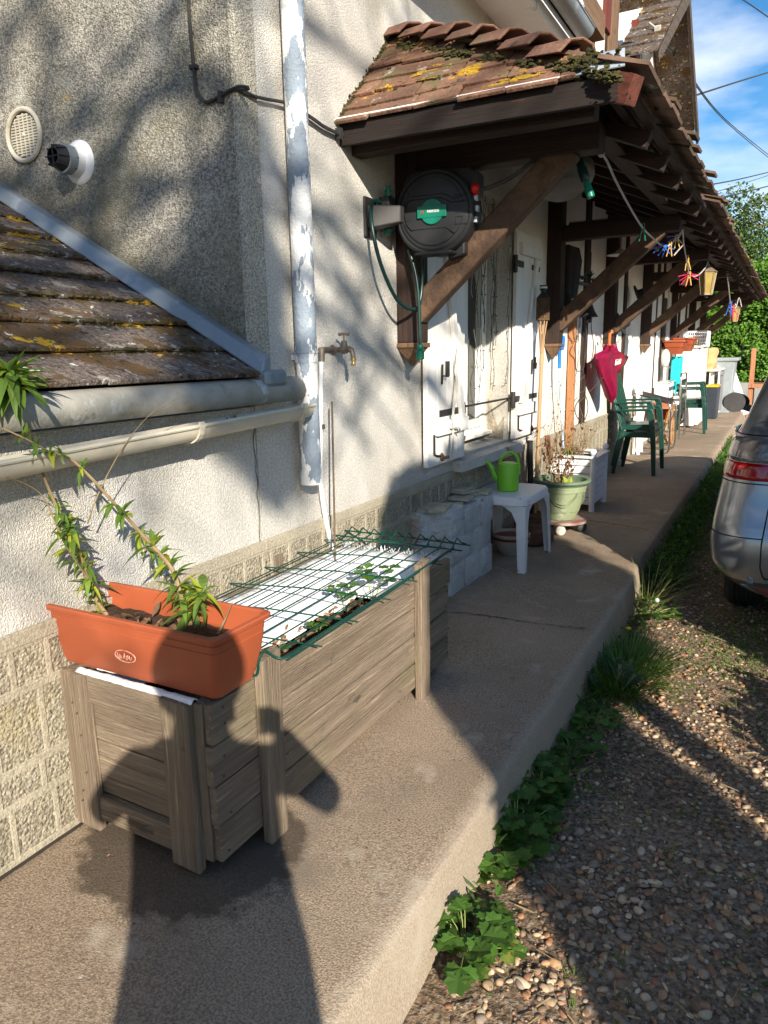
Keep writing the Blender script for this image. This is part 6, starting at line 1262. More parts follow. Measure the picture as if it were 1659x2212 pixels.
g = MB(); g.lathe([(.07, 0), (.085, .2), (.078, .2), (.065, .02), (0, .02)], (1.45, 17.3, .535), 16); tag(g.build('bucket', M['redp'], None, smooth=True, loc=(1.45, 17.3, .535)), 'small red bucket on the bench at the far end', 'bucket')
# ---- under the canopy: saw blades, dish lamp, basin, clothesline, pegs, lanterns
for y, x0, x1, lb in ((3.31, .22, .62, 'toothed old saw blade lying along the first porch beam'), (5.78, .15, .62, 'toothed old saw blade lying along the second porch beam')):
    g = MB(); n = 34; P = [(x0, y - .03, 2.199), (x1, y - .03, 2.199)]
    top = []
    for i in range(n): x = x1 - (x1 - x0) * i / n; top += [(x, y - .03, 2.212), (x - (x1 - x0) / n * .5, y - .03, 2.228)]
    g.prism(P + top, (0, .004, 0)); tag(g.build('saw_blade', M['black'], None, loc=(x0, y, 2.2)), lb, 'saw')
h = reg(2350, 850, 2.552); k = reg(2100, 400, 2.37)
dl_ = thing('dish_lamp', 'white enamel dish lamp shade hanging near the second brace', 'lamp', aty(*h(190, 360), 6.9))
q = aty(*h(190, 365), 6.9); g = MB(); g.lathe([(.02, .04), (.03, .035), (.05, .015), (.11, .0), (.118, -.008), (.10, -.006), (.03, .0)], q, 26); g.build('shade', M['pvcw'], dl_, smooth=True)
g = MB(); g.tube([q + Vector((0, 0, .04)), q + Vector((0, 0, .18))], .003, 4); g.tube([q + Vector((.04, 0, .0)), q + Vector((.05, 0, .2))], .002, 4); g.lathe([(.012, 0), (.02, -.02), (.02, -.05), (.012, -.09), (0, -.1)], q, 10); g.build('fitting', M['black'], dl_, smooth=True)
ba = thing('enamel_basin', 'grey and cream round basin hung under the porch behind the first brace', 'basin', (.6, 3.9, 2.05)); q = aty(*k(250, 800), 3.9)
g = MB(); ax2 = Vector((-.25, .3, .92)).normalized(); g.lathe([(0, -.01), (.10, -.008), (.145, .03), (.155, .05), (.158, .085), (.150, .086), (.14, .04), (0, .005)], q, 34, ax2); g.build('bowl', mat('grey_enamel', (.16, .155, .15), (.10, .1, .1), 6, .45), ba, smooth=True)
g = MB(); Rt = rot_to(ax2); P0 = []; 
for i in range(12): a = -1.1 + i * .13; P0.append(a)
V = []
for a in P0:
    for r_, z_ in ((.157, .045), (.160, .088)): V.append(Rt @ Vector((r_ * math.cos(a), r_ * math.sin(a), z_)) + q)
g.add(V, [(2 * i, 2 * i + 1, 2 * i + 3, 2 * i + 2) for i in range(11)]); o = g.build('cream_rim', mat('cream_enamel', (.62, .54, .40), None, 6, .4), ba, smooth=True); o.modifiers.new('t', 'SOLIDIFY').thickness = .004
cl = thing('clothesline', 'white rope clothesline sagging along the porch eave', 'clothesline', (.88, 3.5, 2.13)); M['rope'] = mat('white_rope', (.62, .60, .56), (.45, .43, .4), 60, .9, 1, 200)
P1 = [aty(*k(a, b), y) for a, b, y in ((590, 475, 3.45), (640, 540, 3.6), (720, 720, 3.95), (820, 910, 4.35), (900, 1050, 4.7), (975, 1165, 5.0), (1060, 1250, 5.3), (1150, 1325, 5.6), (1230, 1315, 5.8), (1345, 1180, 5.95))]
P2 = [aty(*k(a, b), y) for a, b, y in ((1345, 1180, 5.95), (1355, 1320, 6.3), (1385, 1480, 6.7), (1405, 1590, 7.0))] + [aty(*h(a, b), y) for a, b, y in ((930, 585, 7.2), (980, 560, 7.5), (1040, 490, 7.75), (1060, 440, 7.9))]
P3 = [aty(*h(a, b), y) for a, b, y in ((1255, 600, 9.85), (1270, 720, 10.4), (1285, 860, 11.0), (1310, 900, 11.5), (1340, 890, 11.8), (1370, 800, 12.3), (1395, 890, 12.4))]
for P in (P1, P2, P3): g = MB(); g.tube(smoothpath(P, 4), .0055 if P is not P3 else .007, 6); g.build('line', M['rope'], cl, smooth=True)
g = MB(); g.ball(P1[0], .016, 8); g.tube([P1[-1], P1[-1] + Vector((-.03, 0, -.06)), P1[-1] + Vector((.01, 0, -.1)), P1[-1] + Vector((-.05, 0, -.17))], .006, 5); g.build('knot', M['rope'], cl, smooth=True)
def peg(p, tilt, m, lb, s=1.0, yaw=0):
    o_ = Matrix.Rotation(yaw, 3, 'Z') @ Matrix.Rotation(tilt, 3, 'Y'); g = MB(); 
    for sg in (-1, 1):
        pts_ = [(sg * .004, .015), (sg * .006, .0), (sg * .005, -.015), (sg * .014, -.062)]
        for a, b in zip(pts_, pts_[1:]): g.beam(Vector(p) + o_ @ Vector((a[0] * s, 0, a[1] * s)), Vector(p) + o_ @ Vector((b[0] * s, 0, b[1] * s)), .010 * s, .004 * s, o_ @ Vector((1, 0, 0)))
    g.cbox(Vector(p) + o_ @ Vector((0, 0, -.02 * s)), (.012 * s, .011 * s, .006 * s), o_); tag(g.build('clothes_peg', m, None, loc=p), lb, 'clothes peg', 'pegs clipped on the clothesline')
PB = mat('blue_peg', (.03, .14, .62), None, 9, .4); PYm = mat('yellow_peg', (.72, .42, .10), None, 9, .4); PR = mat('pink_peg', (.75, .03, .12), None, 9, .4); PG = M['greenp']
peg(P1[5] + Vector((0, 0, .01)), 0, PG, 'dark green peg hanging alone highest on the clothesline', 1.35)
q = P1[7]; peg(q, 1.1, PB, 'blue peg leaning left at the lowest point of the near clothesline', 1.1); peg(q + Vector((.0, .05, .01)), -.9, PB, 'blue peg leaning right at the lowest point of the near clothesline', 1.3); peg(q + Vector((.01, .1, .0)), .5, PB, 'blue peg crossing two others on the near clothesline', 1.1)
peg(P1[8] + Vector((0, 0, .0)), .05, PYm, 'yellow peg just right of the three blue pegs', 1.3); peg(P1[8].lerp(P1[9], .5), -.1, PYm, 'yellow peg near the knot at the second brace', 1.2); peg(P1[8].lerp(P1[9], .6), 1.3, PB, 'blue peg lying flat near the knot at the second brace', 1.2)
peg(P2[2] + Vector((0, 0, .03)), -.1, PYm, 'single yellow peg on the steep rope left of the lantern', 1.5)
q = P2[3]; peg(q, .0, PYm, 'yellow peg amid the cluster of pink pegs', 1.5); peg(q, 1.2, PR, 'pink peg pointing left in the cluster beside the lantern', 1.4); peg(q, -1.2, PR, 'pink peg pointing right in the cluster beside the lantern', 1.4); peg(q + Vector((0, .01, -.01)), .5, PR, 'pink peg pointing down in the cluster beside the lantern', 1.5)
peg(P3[2], .1, PB, 'blue peg on the far clothesline beyond the lantern', 2.4); peg(P3[3], -.3, PR, 'red peg on the far clothesline beyond the lantern', 2.6)
def lantern(q, s, lb, grp='lanterns hung from the porch eave'):
    t = thing('lantern', lb, 'lantern', q, grp); q = Vector(q)
    def ring_(r, z, n=6): return [tuple(q + Vector((r * s * math.cos(a + .3), r * s * math.sin(a + .3), z * s))) for a in np.linspace(0, 2 * math.pi, n, endpoint=False)]
    g = MB(); loft(g, [ring_(.075, 0), ring_(.012, .045), ring_(.008, .06)]); g.build('roof', M['lanternm'], t)
    for i in range(6):
        a, b, c, d = ring_(.062, -.004)[i], ring_(.062, -.004)[(i + 1) % 6], ring_(.040, -.165)[(i + 1) % 6], ring_(.040, -.165)[i]; g = MB(); g.quad(a, b, c, d); o = g.build('pane', M['amber'], t); o.modifiers.new('t', 'SOLIDIFY').thickness = .002
        g = MB(); g.beam(a, d, .007 * s, .007 * s); g.beam(a, b, .006 * s, .006 * s); g.beam(d, c, .008 * s, .008 * s); g.build('frame_bar', M['lanternm'], t)
    g = MB(); g.tube(smoothpath([ring_(.053, -.05)[4], ring_(.058, -.03)[4], ring_(.056, -.06)[4], ring_(.05, -.10)[4], ring_(.046, -.14)[4]], 4), .003 * s, 4); g.lathe([(.02 * s, 0), (.012 * s, -.01 * s), (.012 * s, -.02 * s), (0, -.024 * s)], q + Vector((0, 0, -.168 * s)), 12); g.build('scroll_and_base', M['black'], t, smooth=True); g = MB(); g.tube([q + Vector((0, 0, .06 * s)), q + Vector((0, 0, .06 * s + .12))], .003, 4); g.build('hook', M['black'], t)
M['lanternm'] = mat('bronze_lantern_metal', (.30, .24, .16), (.2, .15, .1), 15, .5, metal=.3); M['amber'] = mat('amber_glass', (.52, .40, .12), (.42, .30, .08), 12, .35, trans=.4)
lantern(aty(*h(1060, 545), 8.0), 1.25, 'near bronze lantern with amber panes hung from the porch eave'); lantern(aty(*h(1330, 905), 12.6), 1.15, 'far small lantern hung from the eave before the hedge')
M['thistle'] = mat('thistle_leaf', (.07, .14, .06), (.05, .10, .045), 14, .5, rand=.3, trans=.25)
M['drygrass'] = mat('pale_grass', (.24, .30, .07), (.30, .28, .12), 10, .6, rand=.3, trans=.35)
M['dandelion'] = mat('dandelion_yellow', (.80, .60, .01), None, 10, .6)
# ================================================================== WEEDS AND GRASS
def leafy_weed(label, c, rx, h, n, sz, seed, cat='weed', group='weeds along the kerb', m='weed', kind='lobed'):
    R = random.Random(seed); t = thing('weed', label, cat, c, group); c = Vector(c); st = MB(); lf = MB()
    for i in range(n):
        a = R.uniform(0, 6.28); rr = rx * math.sqrt(R.random()); hh = h * R.uniform(.35, 1.1) * (1 - .5 * rr / rx); tip = c + Vector((rr * math.cos(a), rr * math.sin(a) * 1.25, hh)); tip.x = max(tip.x, kx(tip.y) + .012)
        b = c + Vector((rr * .25 * math.cos(a), rr * .25 * math.sin(a), 0)); st.tube([b, b.lerp(tip, .5) + Vector((0, 0, .2 * hh)), tip], .0013, 3)
        d = Vector((math.cos(a) + R.gauss(0, .4), math.sin(a) + R.gauss(0, .4), R.uniform(-.2, .4)))
        if kind == 'lobed':
            s = sz * R.uniform(.6, 1.2); lobed(lf, tip, d, (0, 0, 1), s, R.uniform(.1, .7))
            if R.random() < .6:
                for sg in (-1, 1): lobed(lf, tip, Matrix.Rotation(sg * 1.3, 3, 'Z') @ d, (0, 0, 1), s * .7, R.uniform(.1, .7))
        elif kind == 'round': lobed(lf, tip, d, (0, 0, 1), sz * R.uniform(.7, 1.2), R.uniform(0, .3))
        elif kind == 'thistle':
            for k in range(9):
                q = tip.lerp(b, k / 11); 
                for sg in (-1, 1): lf.leaf(q, Matrix.Rotation(sg * .9, 3, 'Z') @ Vector((d.x, d.y, .35)), (0, 0, 1), sz * .55, sz * .16, .3, .5)
    if st.v: st.build('stems', M['stem_green'], t)
    lf.build('leaves', M[m], t, fix=False); return t
def g0(px, py): return atz(px, py, -.19)
W_ = [((1005, 2045), .10, .10, 46, .052, 'lobed', 'nearest bright green lobed weed at the foot of the kerb'), ((1085, 1865), .06, .07, 16, .065, 'round', 'round-leaved yellow-green weed just above the nearest one at the kerb'),
      ((1115, 1800), .10, .11, 60, .045, 'lobed', 'dark dense weed in the shade in the middle of the kerb'), ((1165, 1715), .09, .12, 50, .045, 'lobed', 'dark weed with upright lobed leaves against the shaded kerb'), ((1235, 1635), .09, .07, 46, .036, 'lobed', 'low creeping weed in the shade beside the kerb'),
      ((1280, 1570), .10, .07, 50, .034, 'lobed', 'low creeping weed just before the tall grass tuft'), ((1395, 1330), .16, .10, 60, .034, 'lobed', 'sunlit weed patch behind the grass tuft'), ((1400, 1265), .14, .13, 70, .034, 'lobed', 'tall sunlit weed beside the set-back in the kerb')]
for i, (p, rx, hh, n, sz, kd, lb) in enumerate(W_): leafy_weed(lb, g0(*p), rx, hh, n, sz, 40 + i, kind=kd)
leafy_weed('spiny thistle leaning over the kerb edge beside the grass tuft', g0(1330, 1490), .14, .24, 12, .09, 60, 'thistle', kind='thistle', m='thistle')
def grass_tuft(name, label, c, n, r, h, seed, m='grass', lean=.5):
    R = random.Random(seed); g = MB(); c = Vector(c)
    for i in range(n):
        a = R.uniform(0, 6.28); rr = r * math.sqrt(R.random()); b = c + Vector((rr * math.cos(a), rr * math.sin(a) * 1.6, 0)); b.x = max(b.x, kx(b.y) + .02); d = Vector((math.cos(a) * lean * R.uniform(.2, 1.3), math.sin(a) * lean * R.uniform(.2, 1.3), 1)); hh = h * R.uniform(.4, 1.1)
        g.leaf(b, d, (-math.cos(a) * .5, -math.sin(a) * .5, .6), hh, .0055, .4, R.uniform(.1, .7))
    return tag(g.build(name, M[m], None, loc=c, fix=False), label, 'grass')
grass_tuft('grass_tuft', 'thick dark green grass tuft against the kerb in the middle of the photo', g0(1345, 1475), 760, .14, .22, 3, lean=.9)
grass_tuft('grass_tuft', 'tall pale flowering grass leaning over the terrace corner', g0(1398, 1300), 110, .10, .27, 4, 'drygrass', .8)
grass_tuft('grass_tuft', 'short bright grass tuft on the terrace edge at the car shadow', g0(1520, 1040), 90, .06, .22, 5, 'drygrass', .4)
for px, py, lb, m_ in ((1358, 1357, 'yellow dandelion flower in the sunlit weeds', 'dandelion'), (1419, 1297, 'white dandelion seed head beside the gravel', 'whiteink')):
    c = atz(px, py, -.08); t = thing('dandelion', lb, 'flower', c); g = MB(); g.ball(c, .014, 10, (1, 1, .5 if m_ == 'dandelion' else 1)); g.build('flower', M[m_], t, smooth=True); g = MB(); g.tube([c, c + Vector((0, 0, -.12))], .0015, 4); g.build('stem', M['stem_green'], t)
lf = MB(); R = random.Random(31)                        # ground cover between kerb and car: nobody could count it
for i in range(5700):
    y = R.uniform(4.7, 12.5) if i < 5200 else R.choice([R.uniform(1.5, 4.7), R.uniform(2.0, 4.7)]); w = .20 if y < 8 else .16; x = kx(y) + .03 + abs(R.gauss(0, w * .55)); z = -.2 + R.uniform(0, .16) * max(.1, 1 - (x - kx(y)) / .35); s = R.uniform(.022, .045) * (1 if y > 4.7 else .6)
    if y < 4.7: x = kx(y) + .03 + abs(R.gauss(0, .07)); z = -.2 + R.uniform(0, .06)
    if R.random() < .5: lobed(lf, (x, y, z), (R.gauss(0, 1), R.gauss(0, 1), R.uniform(-.1, .8)), (0, 0, 1), s, .3)
    else: lf.leaf((x, y, z), (R.gauss(0, .7), R.gauss(0, .7), 1), (R.gauss(0, 1), R.gauss(0, 1), .3), s * 2.2, .008, .3, .4)
tag(lf.build('ground_cover', M['weed'], None, fix=False), 'low green weeds filling the strip between kerb and car', 'ground cover', kind='stuff')
lf = MB()
for i in range(330):
    c = Vector((R.uniform(1.15, 2.3), R.uniform(.9, 5), -.2)); 
    if mnoise.noise(c * 1.7) < -.05: continue
    for k in range(R.randint(3, 9)): lf.leaf(c + Vector((R.gauss(0, .012), R.gauss(0, .012), 0)), (R.gauss(0, .8), R.gauss(0, .8), 1), (R.gauss(0, 1), R.gauss(0, 1), .3), R.uniform(.012, .035), .004, .3, .4)
for i in range(2600):
    c = Vector((R.gauss(1.75, .22), R.gauss(3.95, .30), -.195)); 
    if c.x > 1.25: lf.leaf(c, (R.gauss(0, .9), R.gauss(0, .9), .6), (R.gauss(0, 1), R.gauss(0, 1), .3), R.uniform(.01, .03), .005, .3, .4)
tag(lf.build('sparse_grass', M['grass'], None, fix=False), 'tiny grass seedlings scattered through the gravel', 'grass', kind='stuff')
g = MB()
for i in range(420):
    c = Vector((R.uniform(1.05, 2.3), R.uniform(.8, 4), -.175)); a = R.uniform(0, 6.28); ln_ = R.uniform(.01, .06); d = Vector((math.cos(a), math.sin(a), R.gauss(0, .1))) * ln_; g.tube([c, c + d], R.uniform(.0008, .0025), 4)
tag(g.build('twig_litter', M['stem'], None), 'dry twigs and straw lying on the gravel', 'litter', kind='stuff')

lf = MB()
for i in range(240):
    c = Vector((R.uniform(.03, .97), R.uniform(.8, 8), .003)); 
    if c.x < .6 and 1.2 < c.y < 2.7: continue
    lf.leaf(c, (R.gauss(0, 1), R.gauss(0, 1), .1), (R.gauss(0, .4), R.gauss(0, .4), 1), R.uniform(.004, .016), .006, .5, .2)
tag(lf.build('debris', M['deadleaf'], None, fix=False), 'tiny bits of leaf and dirt lying on the terrace', 'debris', kind='stuff')
# ================================================================== CAR
car = thing('car', 'silver grey family car parked along the terrace, seen at its rear left corner', 'car', (2.3, 6.2, -.2))
paint = mat('silver_paint', (.30, .31, .325), (.28, .29, .305), 3, .30, metal=.75, coat=.8, spots=[((.34, .31, .26), 4, .62, .8)])
dgrey = mat('grey_lower_bumper', (.15, .155, .155), (.12, .12, .115), 5, .45, metal=.3, spots=[((.26, .23, .18), 6, .58, .75)])
CXC = 2.30
ZL = [.02, .06, .12, .17, .22, .34, .42, .50, .60, .70, .78, .84, .90, .95, 1.10, 1.25, 1.36, 1.43, 1.46]
XL = {.02: 1.63, .06: 1.55, .12: 1.455, .17: 1.405, .22: 1.388, .34: 1.385, .42: 1.392, .50: 1.400, .60: 1.415, .70: 1.432, .78: 1.445, .84: 1.460, .90: 1.49, .95: 1.51, 1.10: 1.565, 1.25: 1.62, 1.36: 1.67, 1.43: 1.75, 1.46: 1.95}
YR = {.02: 4.10, .06: 4.02, .12: 3.98, .17: 3.975, .22: 3.97, .34: 3.965, .42: 3.99, .50: 4.03, .60: 4.045, .70: 4.06, .78: 4.08, .84: 4.10, .90: 4.125, .95: 4.15, 1.10: 4.25, 1.25: 4.36, 1.36: 4.43, 1.43: 4.52, 1.46: 4.9}
def interp(T, z): 
    ks = sorted(T); return float(np.interp(z, ks, [T[k_] for k_ in ks]))
def YF(z): return float(np.interp(z, [.02, .2, .5, .7, .80, .88, 1.3, 1.46], [8.45, 8.55, 8.5, 8.35, 7.9, 7.3, 6.4, 5.9]))
def cring(z, n=8):
    xl, yr, yf = interp(XL, z), interp(YR, z), YF(z); xr = 2 * CXC - xl; rc, rf = .20 if z < 1.4 else .12, .35; P = []
    for cx_, cy_, r, a0 in ((xl + rc, yr + rc, rc, 180), (xr - rc, yr + rc, rc, 270), (xr - rf, yf - rf, rf, 0), (xl + rf, yf - rf, rf, 90)):
        for k_ in range(n + 1): a = rad(a0 + 90 * k_ / n); P.append((cx_ + r * math.cos(a), cy_ + r * math.sin(a), z))
    out = []                                   # extra points on the long sides
    for i, p in enumerate(P):
        q = P[(i + 1) % len(P)]; out.append(p); L_ = math.dist(p, q)
        if L_ > .4:
            m__ = 10
            for k_ in range(1, m__): out.append(tuple(p[j] + (q[j] - p[j]) * k_ / m__ for j in range(3)))
    return out
g = MB(); loft(g, [cring(z) for z in ZL if z >= .12]); cb_ = g.build('body', paint, car, smooth=True, sharp=50)
g = MB(); loft(g, [cring(z) for z in (.02, .06, .12, .14)]); cl_b = g.build('lower_bumper', dgrey, car, smooth=True, sharp=50)
WH = [(4.72, 1), (7.55, 1), (4.72, -1), (7.55, -1)]
def cut(o):
    cuts = []
    for y, s in WH[:2]:
        q = MB(); q.tube([(1.2, y, .135), (1.2 + .42, y, .135)], .385, 30); q.tube([(3.0, y, .135), (3.4, y, .135)], .385, 30); c = q.build('cut', paint); cuts.append(c); m = o.modifiers.new('b', 'BOOLEAN'); m.operation = 'DIFFERENCE'; m.solver = 'EXACT'; m.object = c
    dg = bpy.context.evaluated_depsgraph_get(); me = bpy.data.meshes.new_from_object(o.evaluated_get(dg)); o.modifiers.clear(); o.data = me
    for c in cuts: bpy.data.objects.remove(c)
    me.shade_smooth(); me.set_sharp_from_angle(angle=rad(50))
bpy.context.view_layer.update(); cut(cb_); cut(cl_b)
tyre = mat('tyre_rubber', (.025, .024, .023), (.04, .036, .03), 12, .9, .5, 60)
for y, s in WH:
    xo = 1.455 if s > 0 else 3.145; g = MB(); g.lathe([(.20, 0), (.30, .0), (.335, .025), (.340, .05)] + [(.340 - (.008 if k_ % 2 else 0), .05 + k_ * .012) for k_ in range(10)] + [(.335, .18), (.30, .205), (.2, .2)], (xo, y, .137), 40, (s, 0, 0)); w_ = g.build('wheel', tyre, car, smooth=True, sharp=30)
    g = MB(); g.lathe([(0, .05), (.05, .04), (.19, .035), (.205, .01), (.2, .2)], (xo, y, .137), 30, (s, 0, 0)); g.build('rim', M['zinc'], w_, smooth=True)
LA = .20 * math.pi / 2
def cp(z, s, off=.004):
    xl, yr = interp(XL, z), interp(YR, z); rc = .20
    if s < -LA / 2: p = Vector((xl, yr + rc - s - LA / 2, z)); n = Vector((-1, 0, 0))
    elif s < LA / 2: a = math.pi + (s + LA / 2) / rc; n = Vector((math.cos(a), math.sin(a), 0)); p = Vector((xl + rc, yr + rc, z)) + n * rc
    else: p = Vector((xl + rc + s - LA / 2, yr, z)); n = Vector((0, -1, 0))
    return p + n * off
def patch(mb, outline, off, nu=14, nv=8):        # outline: function v-> (s0,s1), z range
    z0, z1, f = outline; V = []
    for j in range(nv + 1):
        z = z0 + (z1 - z0) * j / nv; s0, s1 = f(j / nv)
        for i in range(nu + 1):
            e = min(i, nu - i, j, nv - j); V.append(cp(z, s0 + (s1 - s0) * i / nu, off if e > 0 else .001))
    mb.add(V, [(j * (nu + 1) + i, j * (nu + 1) + i + 1, (j + 1) * (nu + 1) + i + 1, (j + 1) * (nu + 1) + i) for j in range(nv) for i in range(nu)])
lampf = lambda t: (-.10 - .24 * t ** .7 , .19)
redl = mat('red_lamp_lens', (.42, .008, .006), (.30, .004, .004), 30, .12, coat=1); dkl = mat('smoked_lamp_lens', (.09, .075, .07), (.16, .14, .13), 14, .12, coat=1)
g = MB(); patch(g, (.64, .725, lambda t: (-.13 - .10 * t, .195)), .008); g.build('tail_light', redl, car, smooth=True)
g = MB(); patch(g, (.728, .845, lambda t: (-.24 - .16 * t, .195)), .008); g.build('tail_light', dkl, car, smooth=True)
g = MB(); patch(g, (.64, .725, lambda t: (.212, .42)), .008); g.build('tail_light', redl, car, smooth=True)
g = MB(); patch(g, (.728, .83, lambda t: (.212, .38)), .008); g.build('reversing_light', mat('clear_lens', (.45, .45, .45), None, 20, .1, coat=1), car, smooth=True)
gap = mat('panel_gap', (.008, .008, .008), None, 5, .9)
g = MB()
g.tube([cp(z, .204, .0015) for z in np.linspace(.36, 1.36, 40)], .0035, 5); g.tube([cp(z, .204 + .0 , .0015) for z in np.linspace(.16, .36, 12)], .0035, 5)
g.tube([cp(.365 + .05 * max(0, min(1, (s + .15) / -.1)), s, .0015) for s in np.linspace(-.5, .204, 30)], .003, 5)
g.tube([cp(.165, s, .0015) for s in np.linspace(.204, 1.2, 10)], .0035, 5)
g.tube([cp(.86 + .0 * s, s, .0015) for s in np.linspace(-.42, .20, 24)], .003, 5)
g.tube([cp(z, -.42 - .6 * (z - .4) ** 2, .0015) for z in np.linspace(.40, .86, 14)], .003, 5)
g.tube([cp(.625, s, .0015) for s in np.linspace(-.12, .20, 14)], .003, 5)
g.build('panel_gap', gap, car)
gl = mat('tinted_glass', (.012, .015, .018), None, 5, .04, spec=.8, coat=.5)
g = MB(); patch(g, (.93, 1.36, lambda t: (.12, 1.3)), .004, 20, 10); g.build('rear_window', gl, car, smooth=True)
g = MB(); patch(g, (.93, 1.33, lambda t: (-3.2 + .7 * t, -.55 - .15 * t)), .004, 24, 8); g.build('side_window', gl, car, smooth=True)
g = MB(); patch(g, (.055, .105, lambda t: (.10 - .02 * t, .42)), .006, 10, 4); g.build('reflector', mat('pinkish_reflector', (.45, .10, .09), None, 40, .2, coat=1), car, smooth=True)
g = MB(); P = [cp(.045, .07, .006), cp(.115, .05, .006), cp(.115, .44, .006), cp(.045, .44, .006)]; g.tube([P[3], P[0], P[1], P[2]], .005, 6); q = cp(.15, .13, .0); g.lathe([(.018, -.002), (.017, .006), (.010, .007), (.009, .003), (0, .003)], q, 18, (-.2, -1, 0)); g.build('reflector_trim', M['zinc'], car, smooth=True)
g = MB(); g.ball((1.33, 6.45, .87), .10, 18, (1.0, .55, .72)); g.beam((1.38, 6.45, .84), (1.5, 6.45, .80), .05, .05); mi = g.build('mirror', mat('mirror_shell', (.04, .045, .05), None, 4, .3), car, smooth=True)
g = MB(); g.lathe([(.0, 0), (.075, 0), (.078, .004)], (1.325, 6.395, .872), 20, (0, -1, .0), ); g.build('mirror_glass', mat('mirror_glass', (.5, .55, .6), None, 4, .03, metal=1), mi, smooth=True)
g = MB(); g.tube([cp(z, -.75, .012) for z in (.80, .80)] + [cp(.80, -.95, .03), cp(.80, -1.1, .012)], .012, 6); g.build('door_handle', paint, car, smooth=True)

# ================================================================== HEDGE, TREES, FAR WALL, WIRES
def leaf_cloud(mb, blobs, n, ls, R, shell=.55, keep=None, up=.4, amp=.25):
    tot = sum(b[1][0] * b[1][1] * b[1][2] for b in blobs); 
    for c, r in blobs:
        k_ = int(n * (r[0] * r[1] * r[2]) / tot)
        for i in range(k_):
            d = Vector((R.gauss(0, 1), R.gauss(0, 1), R.gauss(0, 1))).normalized(); q = shell + (1 - shell) * R.random() ** .6; p = Vector((c[0] + d.x * r[0] * q, c[1] + d.y * r[1] * q, c[2] + d.z * r[2] * q)) 
            w = 1 + amp * mnoise.noise(p * 2.2); p = Vector(c) + (p - Vector(c)) * w
            if keep and not keep(p): continue
            mb.leaf(p, d + Vector((R.gauss(0, .7), R.gauss(0, .7), R.gauss(0, .6))), Vector((R.gauss(0, .5), R.gauss(0, .5), 1)), ls * R.uniform(.6, 1.3), ls * .55, .25, .3)
R = random.Random(77); g = MB(); N_ = 30000
hd_ = thing('hedge', 'tall dense bright green laurel hedge closing the yard behind the terrace', 'hedge', (2, 22, -.2))
for i in range(N_):
    x = R.uniform(-4.5, 6.5); z = .25 + 3.3 * R.random(); y = 20.6 + .28 * mnoise.noise(Vector((x * 1.1, z * 1.3, 0))) + .22 * mnoise.noise(Vector((x * 3, z * 3, 7))) + R.uniform(-.10, .28)
    if z > 3.2 + .4 * mnoise.noise(Vector((x * 1.4, 0, 9))): continue
    if mnoise.noise(Vector((x * 2.4, z * 2.4, 33))) < -.42: continue
    g.leaf((x, y, z), (R.gauss(0, .8), -.6 + R.gauss(0, .5), R.gauss(0, .6)), (R.gauss(0, .3), -1, .6), R.uniform(.06, .12), .05, .2, .3)
g.build('leaves', M['hedge'], hd_, fix=False)
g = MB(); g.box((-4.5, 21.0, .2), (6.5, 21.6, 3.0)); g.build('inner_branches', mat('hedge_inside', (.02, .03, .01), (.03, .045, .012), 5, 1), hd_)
g = MB(); g.box((-5, 20.2, -.26), (9, 20.45, .42)); tag(g.build('garden_wall', mat('grey_low_wall', (.30, .30, .29), (.22, .22, .21), 2, .9), None, loc=(0, 20.2, -.26)), 'low grey rendered garden wall at the foot of the hedge', 'wall')
def tree(label, base, H, blobs, n, ls, seed, m='treel', trunk=.14, cat='tree', name='tree', shell=.5):
    R = random.Random(seed); t = thing(name, label, cat, base); g = MB(); b = Vector(base); top = Vector((sum(q[0][0] for q in blobs) / len(blobs), sum(q[0][1] for q in blobs) / len(blobs), H * .8))
    P = [b.lerp(top, k_ / 6) + Vector((R.gauss(0, .05), R.gauss(0, .05), 0)) for k_ in range(7)]; g.tube(P, [trunk * (1 - .12 * k_) for k_ in range(7)], 9)
    for c, r in blobs:
        s = P[R.randint(2, 5)]; e = Vector(c); g.tube([s, s.lerp(e, .5) + Vector((0, 0, .1)), e], [trunk * .4, trunk * .25, trunk * .1], 6)
    g.build('trunk', M['bark'], t, smooth=True); g = MB(); leaf_cloud(g, blobs, n, ls, R, shell); g.build('crown', M[m], t, fix=False); return t
R = random.Random(8)
tree('tall pale green tree rising behind the hedge at the right edge', (4.2, 25, -.2), 6, [((4.2 + R.uniform(-1.1, 1.6), 24.6 + R.uniform(-.8, .8), 2.6 + R.random() * 3.0), (.85, .8, .75)) for _ in range(16)] + [(tuple(aty(a_, b_, 24.5)), (.62, .6, .62)) for a_, b_ in ((1600, 450), (1575, 480), (1562, 515), (1640, 470), (1620, 520), (1590, 560), (1650, 560), (1560, 570), (1620, 600))] + [((3.15, 24.4, 5.2), (.6, .6, .9)), ((2.7, 24.3, 4.2), (.6, .6, .8)), ((2.2, 24, 3.2), (.8, .7, .8)), ((4.9, 24.6, 5.2), (.8, .8, .7))], 34000, .10, 9)
tree('second rounded tree behind the hedge, partly hidden by the porch roof', (.6, 26, -.2), 5, [((.3 + R.uniform(-1.6, 1.6), 25.5 + R.uniform(-.8, .8), 2.4 + R.random() * 1.6), (.9, .8, .8)) for _ in range(9)], 9000, .12, 10, 'hedge')
g_w = lambda P, r, lb, n=1: [tag(o_, lb, 'power line', None) for o_ in ()]
z4 = reg(2000, 0, 1.659)
def wire(P, lb, r=.007):
    g = MB(); g.tube(smoothpath(P, 6), r, 5); tag(g.build('overhead_wire', M['cable'], None, loc=P[0]), lb, 'wire', None)
ins = aty(*z4(945, 195), 8.2)
wire([ins, aty(*z4(1130, 450), 11), aty(*z4(1390, 780), 16), aty(*z4(1760, 1080), 24)], 'upper wire of the pair running from the dormer down to the right', .008)
